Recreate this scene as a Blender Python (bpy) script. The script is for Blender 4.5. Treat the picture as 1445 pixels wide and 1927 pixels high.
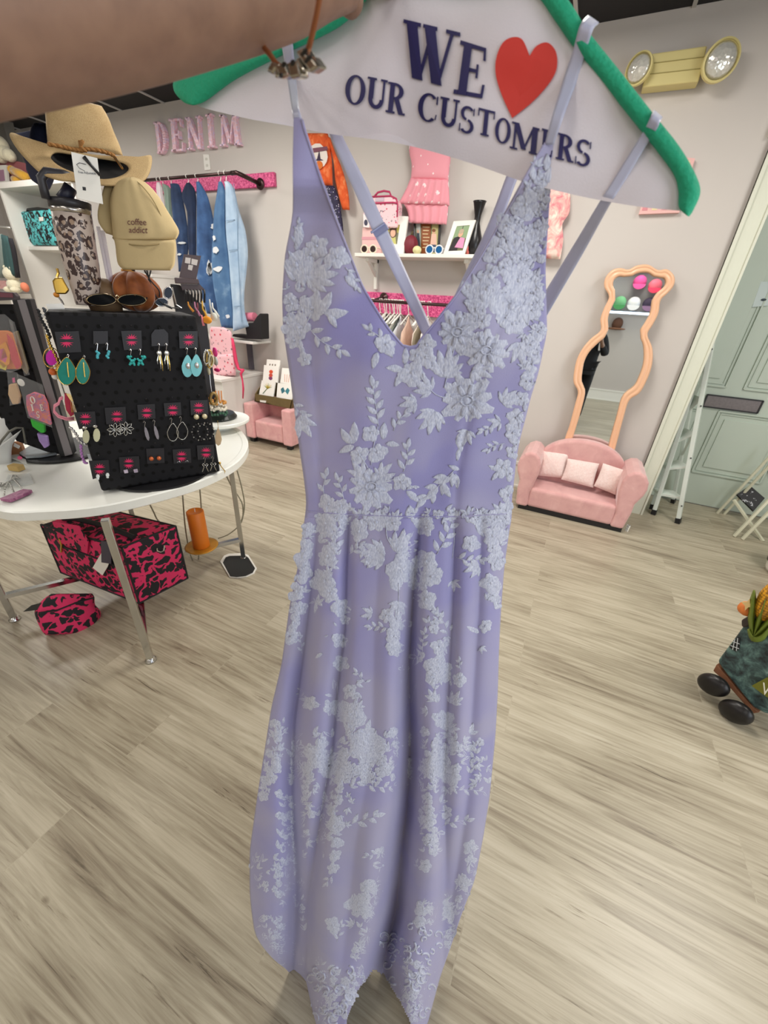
import bpy, bmesh, math, random
import numpy as np
from mathutils import Vector as V, Matrix
random.seed(7)
for o in list(bpy.data.objects): bpy.data.objects.remove(o)
SC = bpy.context.scene; COL = SC.collection
# ------------------------------------------------------------------ camera
FPX = 737.0; PX, PY = 722.5, 963.5; EYE = 1.5
def _setup():
    N = np.array([640., 2330.]); V1 = (-1120., 455.)
    d = np.array([N[0]-PX, -(N[1]-PY), -FPX]); d /= np.linalg.norm(d); up = -d
    v = np.array([V1[0]-PX, -(V1[1]-PY), -FPX]); v -= (v@up)*up; v /= np.linalg.norm(v)
    X = -v; Y = np.cross(up, X)
    return np.array([X, Y, up])
RW = _setup()
cam_d = bpy.data.cameras.new('camera'); cam = bpy.data.objects.new('camera', cam_d); COL.objects.link(cam)
cam_d.sensor_fit = 'HORIZONTAL'; cam_d.sensor_width = 36.0; cam_d.lens = 36.0*FPX/1445.0
cam_d.clip_start = 0.02; cam_d.clip_end = 60
m4 = Matrix(RW.tolist()).to_4x4(); m4.translation = (0, 0, EYE); cam.matrix_world = m4
SC.camera = cam
cam_d.dof.use_dof = True; cam_d.dof.focus_distance = 0.9; cam_d.dof.aperture_fstop = 9.0
# ------------------------------------------------------------------ view, world, lights
SC.view_settings.view_transform = 'Standard'; SC.view_settings.look = 'None'
SC.view_settings.gamma = 1; SC.view_settings.use_curve_mapping = False; SC.view_settings.exposure = 0.16
w = bpy.data.worlds.new('world'); SC.world = w; w.use_nodes = True
w.node_tree.nodes['Background'].inputs[0].default_value = (0.80, 0.88, 1.0, 1)
w.node_tree.nodes['Background'].inputs[1].default_value = 1.0
def area(name, loc, size, power, col=(1, 1, 1), rot=(0, 0, 0)):
    l = bpy.data.lights.new(name, 'AREA'); l.shape = 'RECTANGLE'; l.size, l.size_y = size; l.energy = power; l.color = col
    o = bpy.data.objects.new(name, l); COL.objects.link(o); o.location = loc; o.rotation_euler = rot
    return o
WARM = (1.0, 0.95, 0.88)
for lx, ly, pw_ in ((-5.2, 2.0, 40), (-2.9, 2.0, 46), (-0.6, 2.1, 46), (1.7, 2.0, 40), (-4.0, -0.7, 24), (-1.2, -0.9, 9), (1.2, -1.0, 9), (-5.2, -2.9, 26), (-2.4, -2.9, 26), (0.6, -2.9, 26)):
    area('ceiling_panel_light', (lx, ly, 3.0), (0.6, 1.2), pw_, WARM)
area('shop_window_light', (2.8, -0.8, 1.48), (1.9, 3.5), 58, (0.86, 0.93, 1.0), (0, math.radians(90), 0))

# ------------------------------------------------------------------ pixel helpers (frame 1445 x 1927)
def ray(x, y): return V((RW @ np.array([x-PX, PY-y, -FPX])).tolist())
O = V((0, 0, EYE))
def pw(x, y, Y): r = ray(x, y); return O + r*(Y/r.y)
def pf(x, y, z=0.0): r = ray(x, y); return O + r*((z-EYE)/r.z)
def pd(x, y, dep): return O + ray(x, y)*(dep/FPX)
class Pl:                                   # vertical or tilted plane the outline of a thing is measured on
    def __init__(s, o, n): s.o = V(o); s.n = V(n).normalized()
    def __call__(s, x, y, off=0.0):         # off > 0 : towards the normal
        r = ray(x, y); t = ((s.o-O).dot(s.n)+off)/r.dot(s.n); return O + r*t
def WY(Y): return Pl((0, Y, 0), (0, -1, 0))
def face_plane(px, z0, yaw=None):           # plane standing at a point, facing a yaw direction
    p = pf(*px, z0); n = V((-p.x, -p.y, 0)).normalized() if yaw is None else V((math.sin(yaw), -math.cos(yaw), 0))
    return Pl(p, n)

# ------------------------------------------------------------------ object helpers
WL = {}
def tag(o, label=None, cat=None, group=None, kind=None):
    if label: o['label'] = label
    if cat: o['category'] = cat
    if group: o['group'] = group
    if kind: o['kind'] = kind
    return o
def thing(name, loc, label, cat, group=None):
    o = bpy.data.objects.new(name, None); COL.objects.link(o); o.empty_display_size = 0.05
    o.location = loc; WL[o.name] = V(loc); return tag(o, label, cat, group)
class G:
    def __init__(s): s.v = []; s.f = []; s.uv = {}
    def add(s, vs, fs, uvs=None):
        b = len(s.v); s.v += [V(p) for p in vs]
        for f in fs: s.f.append(tuple(b+i for i in f))
        if uvs:
            for i, u in enumerate(uvs): s.uv[b+i] = u
        return s
    def box(s, c, sz, ax=None, rz=0.0, taper=1.0):
        c = V(c)
        if ax is None: ax = (V((math.cos(rz), math.sin(rz), 0)), V((-math.sin(rz), math.cos(rz), 0)), V((0, 0, 1)))
        vs = []
        for k in (-.5, .5):
            t = 1.0 if k < 0 else taper
            for i, j in ((-.5, -.5), (.5, -.5), (.5, .5), (-.5, .5)):
                vs.append(c + ax[0]*sz[0]*i*t + ax[1]*sz[1]*j*t + ax[2]*sz[2]*k)
        return s.add(vs, [(3, 2, 1, 0), (4, 5, 6, 7), (0, 1, 5, 4), (1, 2, 6, 5), (2, 3, 7, 6), (3, 0, 4, 7)])
    def bar(s, a, b, w, h=None, up=(0, 0, 1)):
        a = V(a); b = V(b); d = b-a; L = d.length; d.normalize(); h = h or w
        u = V(up)
        if abs(d.dot(u)) > .95: u = V((1, 0, 0))
        sx = d.cross(u).normalized(); uu = sx.cross(d)
        return s.box((a+b)/2, (L, w, h), (d, sx, uu))
    def tube(s, pts, r, n=8, cap=True, closed=False):
        pts = [V(p) for p in pts]; m = len(pts); rs = r if isinstance(r, (list, tuple)) else [r]*m
        vs = []; prev = None
        for i in range(m):
            if closed: t = pts[(i+1) % m]-pts[i-1]
            else: t = pts[min(i+1, m-1)]-pts[max(i-1, 0)]
            if t.length < 1e-9: t = V((0, 0, 1))
            t.normalize()
            if prev is None: a = t.orthogonal().normalized()
            else:
                a = prev - t*prev.dot(t)
                a = a.normalized() if a.length > 1e-6 else t.orthogonal().normalized()
            prev = a; b = t.cross(a)
            for k in range(n):
                th = 2*math.pi*k/n; vs.append(pts[i] + (a*math.cos(th)+b*math.sin(th))*rs[i])
        fs = []
        for i in range(m if closed else m-1):
            j = (i+1) % m
            for k in range(n): fs.append((i*n+k, i*n+(k+1) % n, j*n+(k+1) % n, j*n+k))
        if cap and not closed: fs += [tuple(range(n-1, -1, -1)), tuple((m-1)*n+k for k in range(n))]
        return s.add(vs, fs)
    def lathe(s, prof, c, n=32, ax=(0, 0, 1), sx=1.0, sy=1.0, lob=None):
        c = V(c); ax = V(ax).normalized(); a = ax.orthogonal().normalized() if abs(ax.z) < .999 else V((1, 0, 0)); b = ax.cross(a)
        vs = []
        for r, h in prof:
            for k in range(n):
                th = 2*math.pi*k/n; rr = r*(lob(th, h) if lob else 1)
                vs.append(c + a*math.cos(th)*rr*sx + b*math.sin(th)*rr*sy + ax*h)
        fs = []
        for i in range(len(prof)-1):
            for k in range(n): fs.append((i*n+k, i*n+(k+1) % n, (i+1)*n+(k+1) % n, (i+1)*n+k))
        fs += [tuple(range(n-1, -1, -1)), tuple((len(prof)-1)*n+k for k in range(n))]
        return s.add(vs, fs)
    def ell(s, c, r, n=16, m=10, ax=None, lob=None):
        c = V(c); r = r if isinstance(r, (list, tuple)) else (r, r, r); ax = ax or (V((1, 0, 0)), V((0, 1, 0)), V((0, 0, 1)))
        vs = []
        for i in range(m+1):
            ph = -math.pi/2 + math.pi*i/m
            for k in range(n):
                th = 2*math.pi*k/n; q = lob(th, ph) if lob else 1
                vs.append(c + ax[0]*r[0]*math.cos(ph)*math.cos(th)*q + ax[1]*r[1]*math.cos(ph)*math.sin(th)*q + ax[2]*r[2]*math.sin(ph))
        fs = []
        for i in range(m):
            for k in range(n): fs.append((i*n+k, i*n+(k+1) % n, (i+1)*n+(k+1) % n, (i+1)*n+k))
        return s.add(vs, fs)
    def prism(s, pts, ext):                 # pts 3-D polygon, ext vector
        pts = [V(p) for p in pts]; n = len(pts); e = V(ext)
        fs = [tuple(range(n)), tuple(2*n-1-i for i in range(n))]
        for i in range(n): fs.append((i, n+i, n+(i+1) % n, (i+1) % n))
        return s.add(pts+[p+e for p in pts], fs)
    def sheet(s, fn, nu, nv, close=None):   # fn(u, v) -> V
        vs = []; uv = []
        for j in range(nv+1):
            for i in range(nu+1): vs.append(fn(i/nu, j/nv)); uv.append((i/nu, j/nv))
        fs = [(j*(nu+1)+i, j*(nu+1)+i+1, (j+1)*(nu+1)+i+1, (j+1)*(nu+1)+i) for j in range(nv) for i in range(nu)]
        return s.add(vs, fs, uv)
    def build(s, name, mat, parent=None, smooth=False, bevel=0, bseg=2, sub=0, solid=0, weld=False):
        me = bpy.data.meshes.new(name)
        if parent is not None: org = WL[parent.name]
        else:
            xs = [p.x for p in s.v]; ys = [p.y for p in s.v]
            org = V(((min(xs)+max(xs))/2, (min(ys)+max(ys))/2, min(p.z for p in s.v)))
        me.from_pydata([p-org for p in s.v], [], s.f); me.validate()
        if s.uv and len(me.polygons) == len(s.f):
            ul = me.uv_layers.new(name='UVMap')
            for l in me.loops: ul.data[l.index].uv = s.uv.get(l.vertex_index, (0, 0))
        bm = bmesh.new(); bm.from_mesh(me)
        if weld: bmesh.ops.remove_doubles(bm, verts=bm.verts, dist=1e-5)
        bmesh.ops.recalc_face_normals(bm, faces=bm.faces)
        bm.to_mesh(me); bm.free()
        if smooth: me.shade_smooth()
        me.materials.append(mat)
        o = bpy.data.objects.new(name, me); COL.objects.link(o); WL[o.name] = V(org)
        if parent is not None: o.parent = parent
        else: o.location = org
        if bevel:
            b = o.modifiers.new('bevel', 'BEVEL'); b.width = bevel; b.segments = bseg; b.limit_method = 'ANGLE'; b.angle_limit = 0.7
        if solid:
            b = o.modifiers.new('solid', 'SOLIDIFY'); b.thickness = solid; b.offset = 0
        if sub:
            b = o.modifiers.new('sub', 'SUBSURF'); b.levels = sub; b.render_levels = sub
        return o
def dup(root, delta=(0, 0, 0), label=None):
    c = root.copy(); COL.objects.link(c); c.location = V(root.location)+V(delta); WL[c.name] = V(c.location)
    if label: c['label'] = label
    for ch in list(root.children):
        d = ch.copy(); COL.objects.link(d); d.parent = c; WL[d.name] = V(c.location)
        for g in list(ch.children):
            e = g.copy(); COL.objects.link(e); e.parent = d
    return c
def interp(tab, x):
    if x <= tab[0][0]: return tab[0][1]
    for (a, va), (b, vb) in zip(tab, tab[1:]):
        if x <= b: return va + (vb-va)*(x-a)/(b-a)
    return tab[-1][1]
def smooth_pts(pts, k=6, closed=False):     # catmull-rom
    n = len(pts); out = []
    pts = [V(p) if len(p) == 3 else V((p[0], p[1], 0)) for p in pts]
    rng = range(n if closed else n-1)
    for i in rng:
        p0 = pts[(i-1) % n] if closed or i > 0 else pts[i]; p1 = pts[i]; p2 = pts[(i+1) % n]
        p3 = pts[(i+2) % n] if closed or i+2 < n else p2
        for j in range(k):
            t = j/k
            out.append(0.5*((2*p1)+(p2-p0)*t+(2*p0-5*p1+4*p2-p3)*t*t+(3*p1-p0-3*p2+p3)*t**3))
    if not closed: out.append(pts[-1])
    return out
def loft(g, rows, pl, thick, back=None, nu=16, k=3, fold=0.0, nf=3, ph=0.0, flat=False, edge=0.0):
    """rows: ((x1,y1),(x2,y2)) pixel pairs down the outline; front domed by thick, back by back; closed"""
    A = smooth_pts([r[0] for r in rows], k); B = smooth_pts([r[1] for r in rows], k); n = len(A)
    back = thick if back is None else back
    def dep(u): return math.sqrt(max(0, 1-(2*u-1)**2))
    def fr(u, v, s):
        i = min(int(round(v*(n-1))), n-1); a, b = A[i], B[i]
        x = a.x+(b.x-a.x)*u; y = a.y+(b.y-a.y)*u
        e = dep(u)**0.6 if not flat else (1 if 0 < u < 1 else 0)
        ev = math.sqrt(max(0.0, 1-max(0, (abs(2*v-1)-.8)/.2)**2)) if not flat else 1
        f = fold*math.sin(u*math.pi*2*nf+ph+v*1.5)*e*(0.4+0.6*v)
        return pl(x, y, (edge+thick*e*(.35+.65*ev)+f) if s else -(edge+back*e*(.35+.65*ev))+f)
    g.sheet(lambda u, v: fr(u, v, True), nu, n-1); b1 = len(g.v)-(nu+1)*n
    g.sheet(lambda u, v: fr(u, v, False), nu, n-1); b2 = len(g.v)-(nu+1)*n
    w_ = nu+1
    for i in range(nu):
        g.f.append((b1+i, b2+i, b2+i+1, b1+i+1)); t = (n-1)*w_
        g.f.append((b1+t+i, b1+t+i+1, b2+t+i+1, b2+t+i))
    for j in range(n-1):
        g.f.append((b1+j*w_, b1+(j+1)*w_, b2+(j+1)*w_, b2+j*w_))
        g.f.append((b1+j*w_+nu, b2+j*w_+nu, b2+(j+1)*w_+nu, b1+(j+1)*w_+nu))
    return g
def slab(g, px, pl, off, th): return g.prism([pl(x, y, off) for x, y in px], -pl.n*th)
# ------------------------------------------------------------------ materials
def s2l(c):
    if isinstance(c, str): c = tuple(int(c[i:i+2], 16)/255 for i in (0, 2, 4))
    return tuple((x/12.92 if x <= .04045 else ((x+.055)/1.055)**2.4) for x in c)+(1,)
MC = {}
class NT:
    def __init__(s, name):
        s.m = bpy.data.materials.new(name); s.m.use_nodes = True; s.t = s.m.node_tree; s.b = s.t.nodes['Principled BSDF']
    def n(s, ty, **kw):
        x = s.t.nodes.new(ty)
        for k, v in kw.items():
            if k.startswith('i_'): x.inputs[k[2:].replace('_', ' ')].default_value = v
            else: setattr(x, k, v)
        return x
    def l(s, a, b): s.t.links.new(a, b)
    def co(s, which='Object', scale=(1, 1, 1), rot=(0, 0, 0)):
        t = s.n('ShaderNodeTexCoord'); mp = s.n('ShaderNodeMapping'); mp.inputs['Scale'].default_value = scale; mp.inputs['Rotation'].default_value = rot
        s.l(t.outputs[which], mp.inputs[0]); return mp.outputs[0]
    def ramp(s, fac, stops, const=False):
        r = s.n('ShaderNodeValToRGB'); e = r.color_ramp
        if const: e.interpolation = 'CONSTANT'
        while len(e.elements) < len(stops): e.elements.new(0.5)
        for el, (p, c) in zip(e.elements, stops): el.position = p; el.color = s2l(c)
        s.l(fac, r.inputs[0]); return r.outputs[0]
    def math(s, op, a, b=None):
        x = s.n('ShaderNodeMath', operation=op)
        for i, q in enumerate((a, b)):
            if q is None: continue
            if isinstance(q, (int, float)): x.inputs[i].default_value = q
            else: s.l(q, x.inputs[i])
        return x.outputs[0]
    def noise(s, vec, sc, det=3, rough=.5, dist=0):
        x = s.n('ShaderNodeTexNoise'); x.inputs['Scale'].default_value = sc; x.inputs['Detail'].default_value = det
        x.inputs['Roughness'].default_value = rough; x.inputs['Distortion'].default_value = dist
        s.l(vec, x.inputs['Vector']); return x.outputs['Fac']
    def bump(s, h, st, d=0.01):
        b = s.n('ShaderNodeBump'); b.inputs['Strength'].default_value = st; b.inputs['Distance'].default_value = d
        s.l(h, b.inputs['Height']); s.l(b.outputs[0], s.b.inputs['Normal'])
    def set(s, col=None, rough=.5, metal=0, **kw):
        if col is not None:
            if isinstance(col, (str, tuple)): s.b.inputs['Base Color'].default_value = s2l(col)
            else: s.l(col, s.b.inputs['Base Color'])
        s.b.inputs['Roughness'].default_value = rough; s.b.inputs['Metallic'].default_value = metal
        for k, v in kw.items(): s.b.inputs[k.replace('_', ' ')].default_value = v
        return s.m
def M(col, rough=.55, metal=0, var=0.0, sc=40, bump=0.0, **kw):   # plain paint / plastic / cloth with slight procedural variation
    key = (col, rough, metal, var, sc, bump, tuple(kw.items()))
    if key in MC: return MC[key]
    t = NT('surface_'+(col if isinstance(col, str) else 'mix'))
    if var or bump:
        nz = t.noise(t.co('Object'), sc, 4)
        if var:
            mx = t.n('ShaderNodeMixRGB', blend_type='MULTIPLY'); mx.inputs[0].default_value = 1; mx.inputs[1].default_value = s2l(col)
            rp = t.n('ShaderNodeMapRange'); rp.inputs['To Min'].default_value = 1-var; rp.inputs['To Max'].default_value = 1+var
            t.l(nz, rp.inputs[0]); t.l(rp.outputs[0], mx.inputs[2]); t.set(None, rough, metal, **kw); t.l(mx.outputs[0], t.b.inputs['Base Color'])
        else: t.set(col, rough, metal, **kw)
        if bump: t.bump(nz, bump)
    else: t.set(col, rough, metal, **kw)
    MC[key] = t.m; return t.m
CHROME = M('c9c9c6', .18, 1); BLACKM = M('17171a', .45); WHITEP = M('e9e7df', .45); GOLD = M('d8b25c', .25, 1); SILVER = M('d5d5d5', .2, 1)
def glassy(col='ffffff', rough=.05, alpha=.25):
    key = ('gl', col, rough, alpha)
    if key in MC: return MC[key]
    t = NT('clear_plastic'); t.set(col, rough); t.b.inputs['Alpha'].default_value = alpha; MC[key] = t.m; return t.m
# text
def text_mesh(txt):
    cu = bpy.data.curves.new('t', 'FONT'); cu.body = txt; cu.align_x = 'LEFT'; o = bpy.data.objects.new('t', cu)
    COL.objects.link(o); dg = bpy.context.evaluated_depsgraph_get(); dg.update()
    me = bpy.data.meshes.new_from_object(o.evaluated_get(dg)); vs = [tuple(v.co[:2]) for v in me.vertices]; fs = [tuple(p.vertices) for p in me.polygons]
    bpy.data.objects.remove(o); bpy.data.curves.remove(cu)
    x0 = min(v[0] for v in vs); x1 = max(v[0] for v in vs); y0 = min(v[1] for v in vs); y1 = max(v[1] for v in vs)
    return [((x-x0)/(x1-x0), (y-y0)/(y1-y0)) for x, y in vs], fs
def bil(q, u, v):   # q = TL, TR, BR, BL pixel quad; v up
    a = (q[3][0]+(q[2][0]-q[3][0])*u, q[3][1]+(q[2][1]-q[3][1])*u); b = (q[0][0]+(q[1][0]-q[0][0])*u, q[0][1]+(q[1][1]-q[0][1])*u)
    return a[0]+(b[0]-a[0])*v, a[1]+(b[1]-a[1])*v
def put_text(txt, quad, pl, off, mat, name, parent):
    vs, fs = text_mesh(txt); g = G(); P3 = [pl(*bil(quad, u, v), off) for u, v in vs]; n = len(P3)
    g.add(P3, fs); return g.build(name, mat, parent, solid=0.0004)
# ================================================================== SETTING
WALLY = 3.683; CEIL = 3.05; XL, XR, YF = -7.6, 2.9, -3.9
def struct(o): o['kind'] = 'structure'; return o
# floor: wood-look planks running along the back wall
t = NT('wood_planks'); co = t.co('Object')
br = t.n('ShaderNodeTexBrick', offset=0.37, offset_frequency=2, squash=1.0)
br.inputs['Scale'].default_value = 1; br.inputs['Brick Width'].default_value = 1.22; br.inputs['Row Height'].default_value = 0.185
br.inputs['Mortar Size'].default_value = 0.0016; br.inputs['Mortar Smooth'].default_value = .1; br.inputs['Bias'].default_value = 0
br.inputs['Color1'].default_value = (0, 0, 0, 1); br.inputs['Color2'].default_value = (1, 1, 1, 1); br.inputs['Mortar'].default_value = (.5, .5, .5, 1)
t.l(co, br.inputs['Vector'])
sh = t.n('ShaderNodeVectorMath', operation='MULTIPLY_ADD'); sh.inputs[1].default_value = (13.7, 4.3, 0)
t.l(br.outputs['Color'], sh.inputs[0]); t.l(co, sh.inputs[2])
mp = t.n('ShaderNodeMapping'); mp.inputs['Scale'].default_value = (.55, 9, 1); t.l(sh.outputs[0], mp.inputs[0])
n1 = t.noise(mp.outputs[0], 2.0, 9, .64, 2.4)
mp2 = t.n('ShaderNodeMapping'); mp2.inputs['Scale'].default_value = (1.2, 55, 1); t.l(sh.outputs[0], mp2.inputs[0])
n2 = t.noise(mp2.outputs[0], 2.0, 5, .6, .3)
mp3 = t.n('ShaderNodeMapping'); mp3.inputs['Scale'].default_value = (.8, 3.2, 1); t.l(sh.outputs[0], mp3.inputs[0])
n3 = t.noise(mp3.outputs[0], 1.6, 3, .5, .4)
s1 = t.math('ADD', t.math('MULTIPLY', n1, .5), t.math('MULTIPLY', n2, .22)); s1 = t.math('ADD', s1, t.math('MULTIPLY', n3, .34))
s1 = t.math('ADD', s1, t.math('MULTIPLY', br.outputs['Color'], .04))
mp4 = t.n('ShaderNodeMapping'); mp4.inputs['Scale'].default_value = (1.3, 26, 1); t.l(sh.outputs[0], mp4.inputs[0])
n4 = t.noise(mp4.outputs[0], 1.7, 6, .7, 1.2); st4 = t.math('MULTIPLY', t.math('MAXIMUM', t.math('SUBTRACT', n4, .60), 0.0), 1.5); s1 = t.math('SUBTRACT', s1, st4)
vk = t.n('ShaderNodeTexVoronoi'); vk.inputs['Scale'].default_value = 2.6; mk = t.n('ShaderNodeMapping'); mk.inputs['Scale'].default_value = (.8, 1.6, 1); t.l(sh.outputs[0], mk.inputs[0]); t.l(mk.outputs[0], vk.inputs['Vector'])
s1 = t.math('SUBTRACT', s1, t.math('MULTIPLY', t.math('MAXIMUM', t.math('SUBTRACT', .045, vk.outputs['Distance']), 0.0), 7.0))
colr = t.ramp(s1, [(.36, '5f5546'), (.44, '877c69'), (.52, '9f9681'), (.60, 'b1a893'), (.74, 'c1baa6')])
mo = t.n('ShaderNodeMixRGB', blend_type='MIX'); mo.inputs[2].default_value = s2l('a89f8a')
t.l(t.math('MULTIPLY', br.outputs['Fac'], .55), mo.inputs[0]); t.l(colr, mo.inputs[1]); t.l(mo.outputs[0], t.b.inputs['Base Color'])
t.b.inputs['Roughness'].default_value = .33; t.bump(s1, .12, .004); FLOORM = t.m
g = G().box(((XL+XR)/2, (YF+WALLY+.6)/2, -.03), (XR-XL+.4, WALLY+.6-YF+.4, .06)); struct(g.build('floor', FLOORM))
WALLM = M('cbc5bf', .75, 0, .02, 3)
WALLM2 = M('c3bcb6', .75, 0, .02, 3)
DX0, DX1, DZ = 0.775, 2.1, 2.45           # door opening
g = G(); TW = .12
g.box(((XL+DX0)/2, WALLY+TW/2, CEIL/2), (DX0-XL, TW, CEIL)); g.box(((DX1+XR)/2, WALLY+TW/2, CEIL/2), (XR-DX1, TW, CEIL))
g.box(((DX0+DX1)/2, WALLY+TW/2, (DZ+CEIL)/2), (DX1-DX0, TW, CEIL-DZ)); struct(g.build('wall_back', WALLM))
struct(G().box((XL-.06, (YF+WALLY)/2, CEIL/2), (.12, WALLY-YF+.24, CEIL)).build('wall_left', WALLM))
g = G(); WY0, WY1 = -2.6, 1.0
g.box((XR+.06, (YF+WY0)/2-.06, CEIL/2), (.12, WY0-YF+.12, CEIL)); g.box((XR+.06, (WY1+WALLY)/2, CEIL/2), (.12, WALLY-WY1+.24, CEIL))
g.box((XR+.06, (WY0+WY1)/2, 2.75), (.12, WY1-WY0, .6)); g.box((XR+.06, (WY0+WY1)/2, .25), (.12, WY1-WY0, .5)); struct(g.build('wall_right', WALLM))
struct(G().box(((XL+XR)/2, YF-.06, CEIL/2), (XR-XL, .12, CEIL)).build('wall_front', WALLM2))
# black tile ceiling with pale grid
BLK = M('1d1b1d', .85, 0, .15, 60); struct(G().box(((XL+XR)/2, (YF+WALLY)/2, CEIL+.03), (XR-XL+.24, WALLY-YF+.24, .06)).build('ceiling', BLK))
g = G(); x = XL+.35
while x < XR: g.box((x, (YF+WALLY)/2, CEIL-.004), (.022, WALLY-YF, .01)); x += .61
y = YF+.3
while y < WALLY: g.box(((XL+XR)/2, y, CEIL-.004), (XR-XL, .022, .01)); y += .61
struct(g.build('trim_1', M('b9b7b4', .5)))
# baseboard
def baseboard(name, x0, x1, y, s=-1):
    g = G(); g.box(((x0+x1)/2, y+s*.009, .11), (x1-x0, .018, .22)); g.box(((x0+x1)/2, y+s*.014, .235), (x1-x0, .028, .03)); g.box(((x0+x1)/2, y+s*.015, .012), (x1-x0, .03, .024))
    struct(g.build(name, WHITEP, bevel=.003))
baseboard('baseboard_back', XL, DX0-.11, WALLY)
# door recess, casing and panelled door
CAS = M('d9dccb', .45, 0, .02, 8); DOORM = M('bfcbbf', .4, 0, .02, 6); DY = 4.18
g = G(); g.box((DX0-.03, (WALLY+DY)/2+.03, DZ/2), (.06, DY-WALLY-.0, DZ)); g.box((DX1+.03, (WALLY+DY)/2+.03, DZ/2), (.06, DY-WALLY, DZ))
g.box(((DX0+DX1)/2, (WALLY+DY)/2+.03, DZ+.03), (DX1-DX0+.12, DY-WALLY, .06)); struct(g.build('trim_2', DOORM))
g = G(); g.box((DX0-.045, WALLY-.012, DZ/2+.04), (.12, .024, DZ+.08)); g.box((DX0-.095, WALLY-.018, DZ/2+.05), (.02, .036, DZ+.1)); g.box((DX0+.008, WALLY-.016, DZ/2), (.014, .032, DZ))
g.box((DX1+.045, WALLY-.012, DZ/2+.04), (.12, .024, DZ+.08)); g.box(((DX0+DX1)/2, WALLY-.014, DZ+.075), (DX1-DX0+.26, .034, .15)); struct(g.build('trim_3', CAS))
door = G(); door.box(((DX0+DX1)/2, DY+.03, DZ/2+.004), (DX1-DX0, .05, DZ-.008)); door = struct(door.build('door_1', DOORM))
def panel(x0, x1, z0, z1):
    g = G()
    for e, tck, d in ((0, .012, .014), (.022, .008, .008)):
        a, b, c, d2 = x0+e, x1-e, z0+e, z1-e
        g.box(((a+b)/2, DY+.005-d/2, c), (b-a, d, tck)); g.box(((a+b)/2, DY+.005-d/2, d2), (b-a, d, tck))
        g.box((a, DY+.005-d/2, (c+d2)/2), (tck, d, d2-c)); g.box((b, DY+.005-d/2, (c+d2)/2), (tck, d, d2-c))
    g.box(((x0+x1)/2, DY+.001, (z0+z1)/2), (x1-x0-.12, .012, z1-z0-.12)); g.build('door_panel', DOORM, door, bevel=.002)
panel(.80, 1.02, .30, .84); panel(1.13, 1.62, .30, .84); panel(.80, 1.10, 1.03, 2.3); panel(1.22, 1.62, 1.03, 2.3); panel(1.72, 2.05, .3, .84)
g = G(); a = pw(1333, 743, DY-.005); b = pw(1425, 777, DY-.005); x0, x1, z0, z1 = 1.005, 1.375, .862, .958
g.box(((x0+x1)/2, DY-.004, z0), (x1-x0, .014, .01)); g.box(((x0+x1)/2, DY-.004, z1), (x1-x0, .014, .01)); g.box((x0, DY-.004, .91), (.01, .014, .1)); g.box((x1, DY-.004, .91), (.01, .014, .1))
ms = g.build('mail_slot', M('1c1b1d', .4), door); G().box(((x0+x1)/2, DY+.0, .91), (x1-x0-.008, .008, .09)).build('flap', M('77706f', .35, .6, .25, 60), ms)
g = G(); q = [(1415, 578), (1445, 575), (1445, 530), (1432, 530)]
slab(g, q, WY(DY), .006, .004); nt = g.build('notice', M('c9d6d6', .5), door); G().ell(pw(1437, 564, DY-.01), (.016, .002, .008)).build('picture', M('22333d', .5), nt)
baseboard('baseboard_front', XL, XR, YF, 1)
# shop window in the right-hand wall
g = G()
for yy in (WY0, (WY0+WY1)/2, WY1): g.box((XR+.06, yy, 1.475), (.1, .06, 1.95))
for zz_ in (.5, 2.45): g.box((XR+.06, (WY0+WY1)/2, zz_), (.1, WY1-WY0, .06))
struct(g.build('window_1', WHITEP))
# ================================================================== DRESS
DEP = [(-120, .29), (0, .290), (222, .304), (350, .325), (400, .352), (520, .385), (650, .418), (800, .468), (970, .521), (1100, .557), (1200, .589), (1350, .640), (1500, .69), (1600, .73), (1700, .78), (1800, .82), (1850, .838), (1927, .855), (2000, .86)]
LE = [(222, 553), (300, 551), (400, 551), (430, 546), (480, 536), (560, 531), (620, 533), (700, 545), (760, 553), (840, 563), (900, 572), (945, 577), (965, 575), (1000, 570), (1060, 562), (1140, 545), (1250, 530), (1330, 511), (1400, 500), (1500, 484), (1600, 470), (1680, 470), (1720, 474), (1760, 480), (1790, 500), (1815, 525), (1829, 545), (1832, 557), (1880, 563), (1927, 572), (1990, 585)]
RE = [(222, 1040), (270, 1040), (341, 1037), (443, 1030), (503, 1026), (584, 1028), (625, 1029), (665, 1020), (706, 1011), (746, 998), (787, 988), (827, 977), (867, 970), (908, 966), (948, 961), (969, 963), (989, 959), (1066, 948), (1144, 942), (1221, 938), (1299, 936), (1376, 932), (1400, 930), (1497, 921), (1574, 909), (1656, 893), (1726, 866), (1772, 851), (1838, 828), (1927, 804), (1990, 795)]
VL = [(222, 567), (244, 573), (329, 601), (438, 642), (540, 682), (608, 723), (645, 751), (652, 765)]
VR = [(270, 1026), (309, 1002), (390, 957), (483, 905), (548, 864), (600, 824), (629, 799), (649, 783), (652, 780)]
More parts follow.
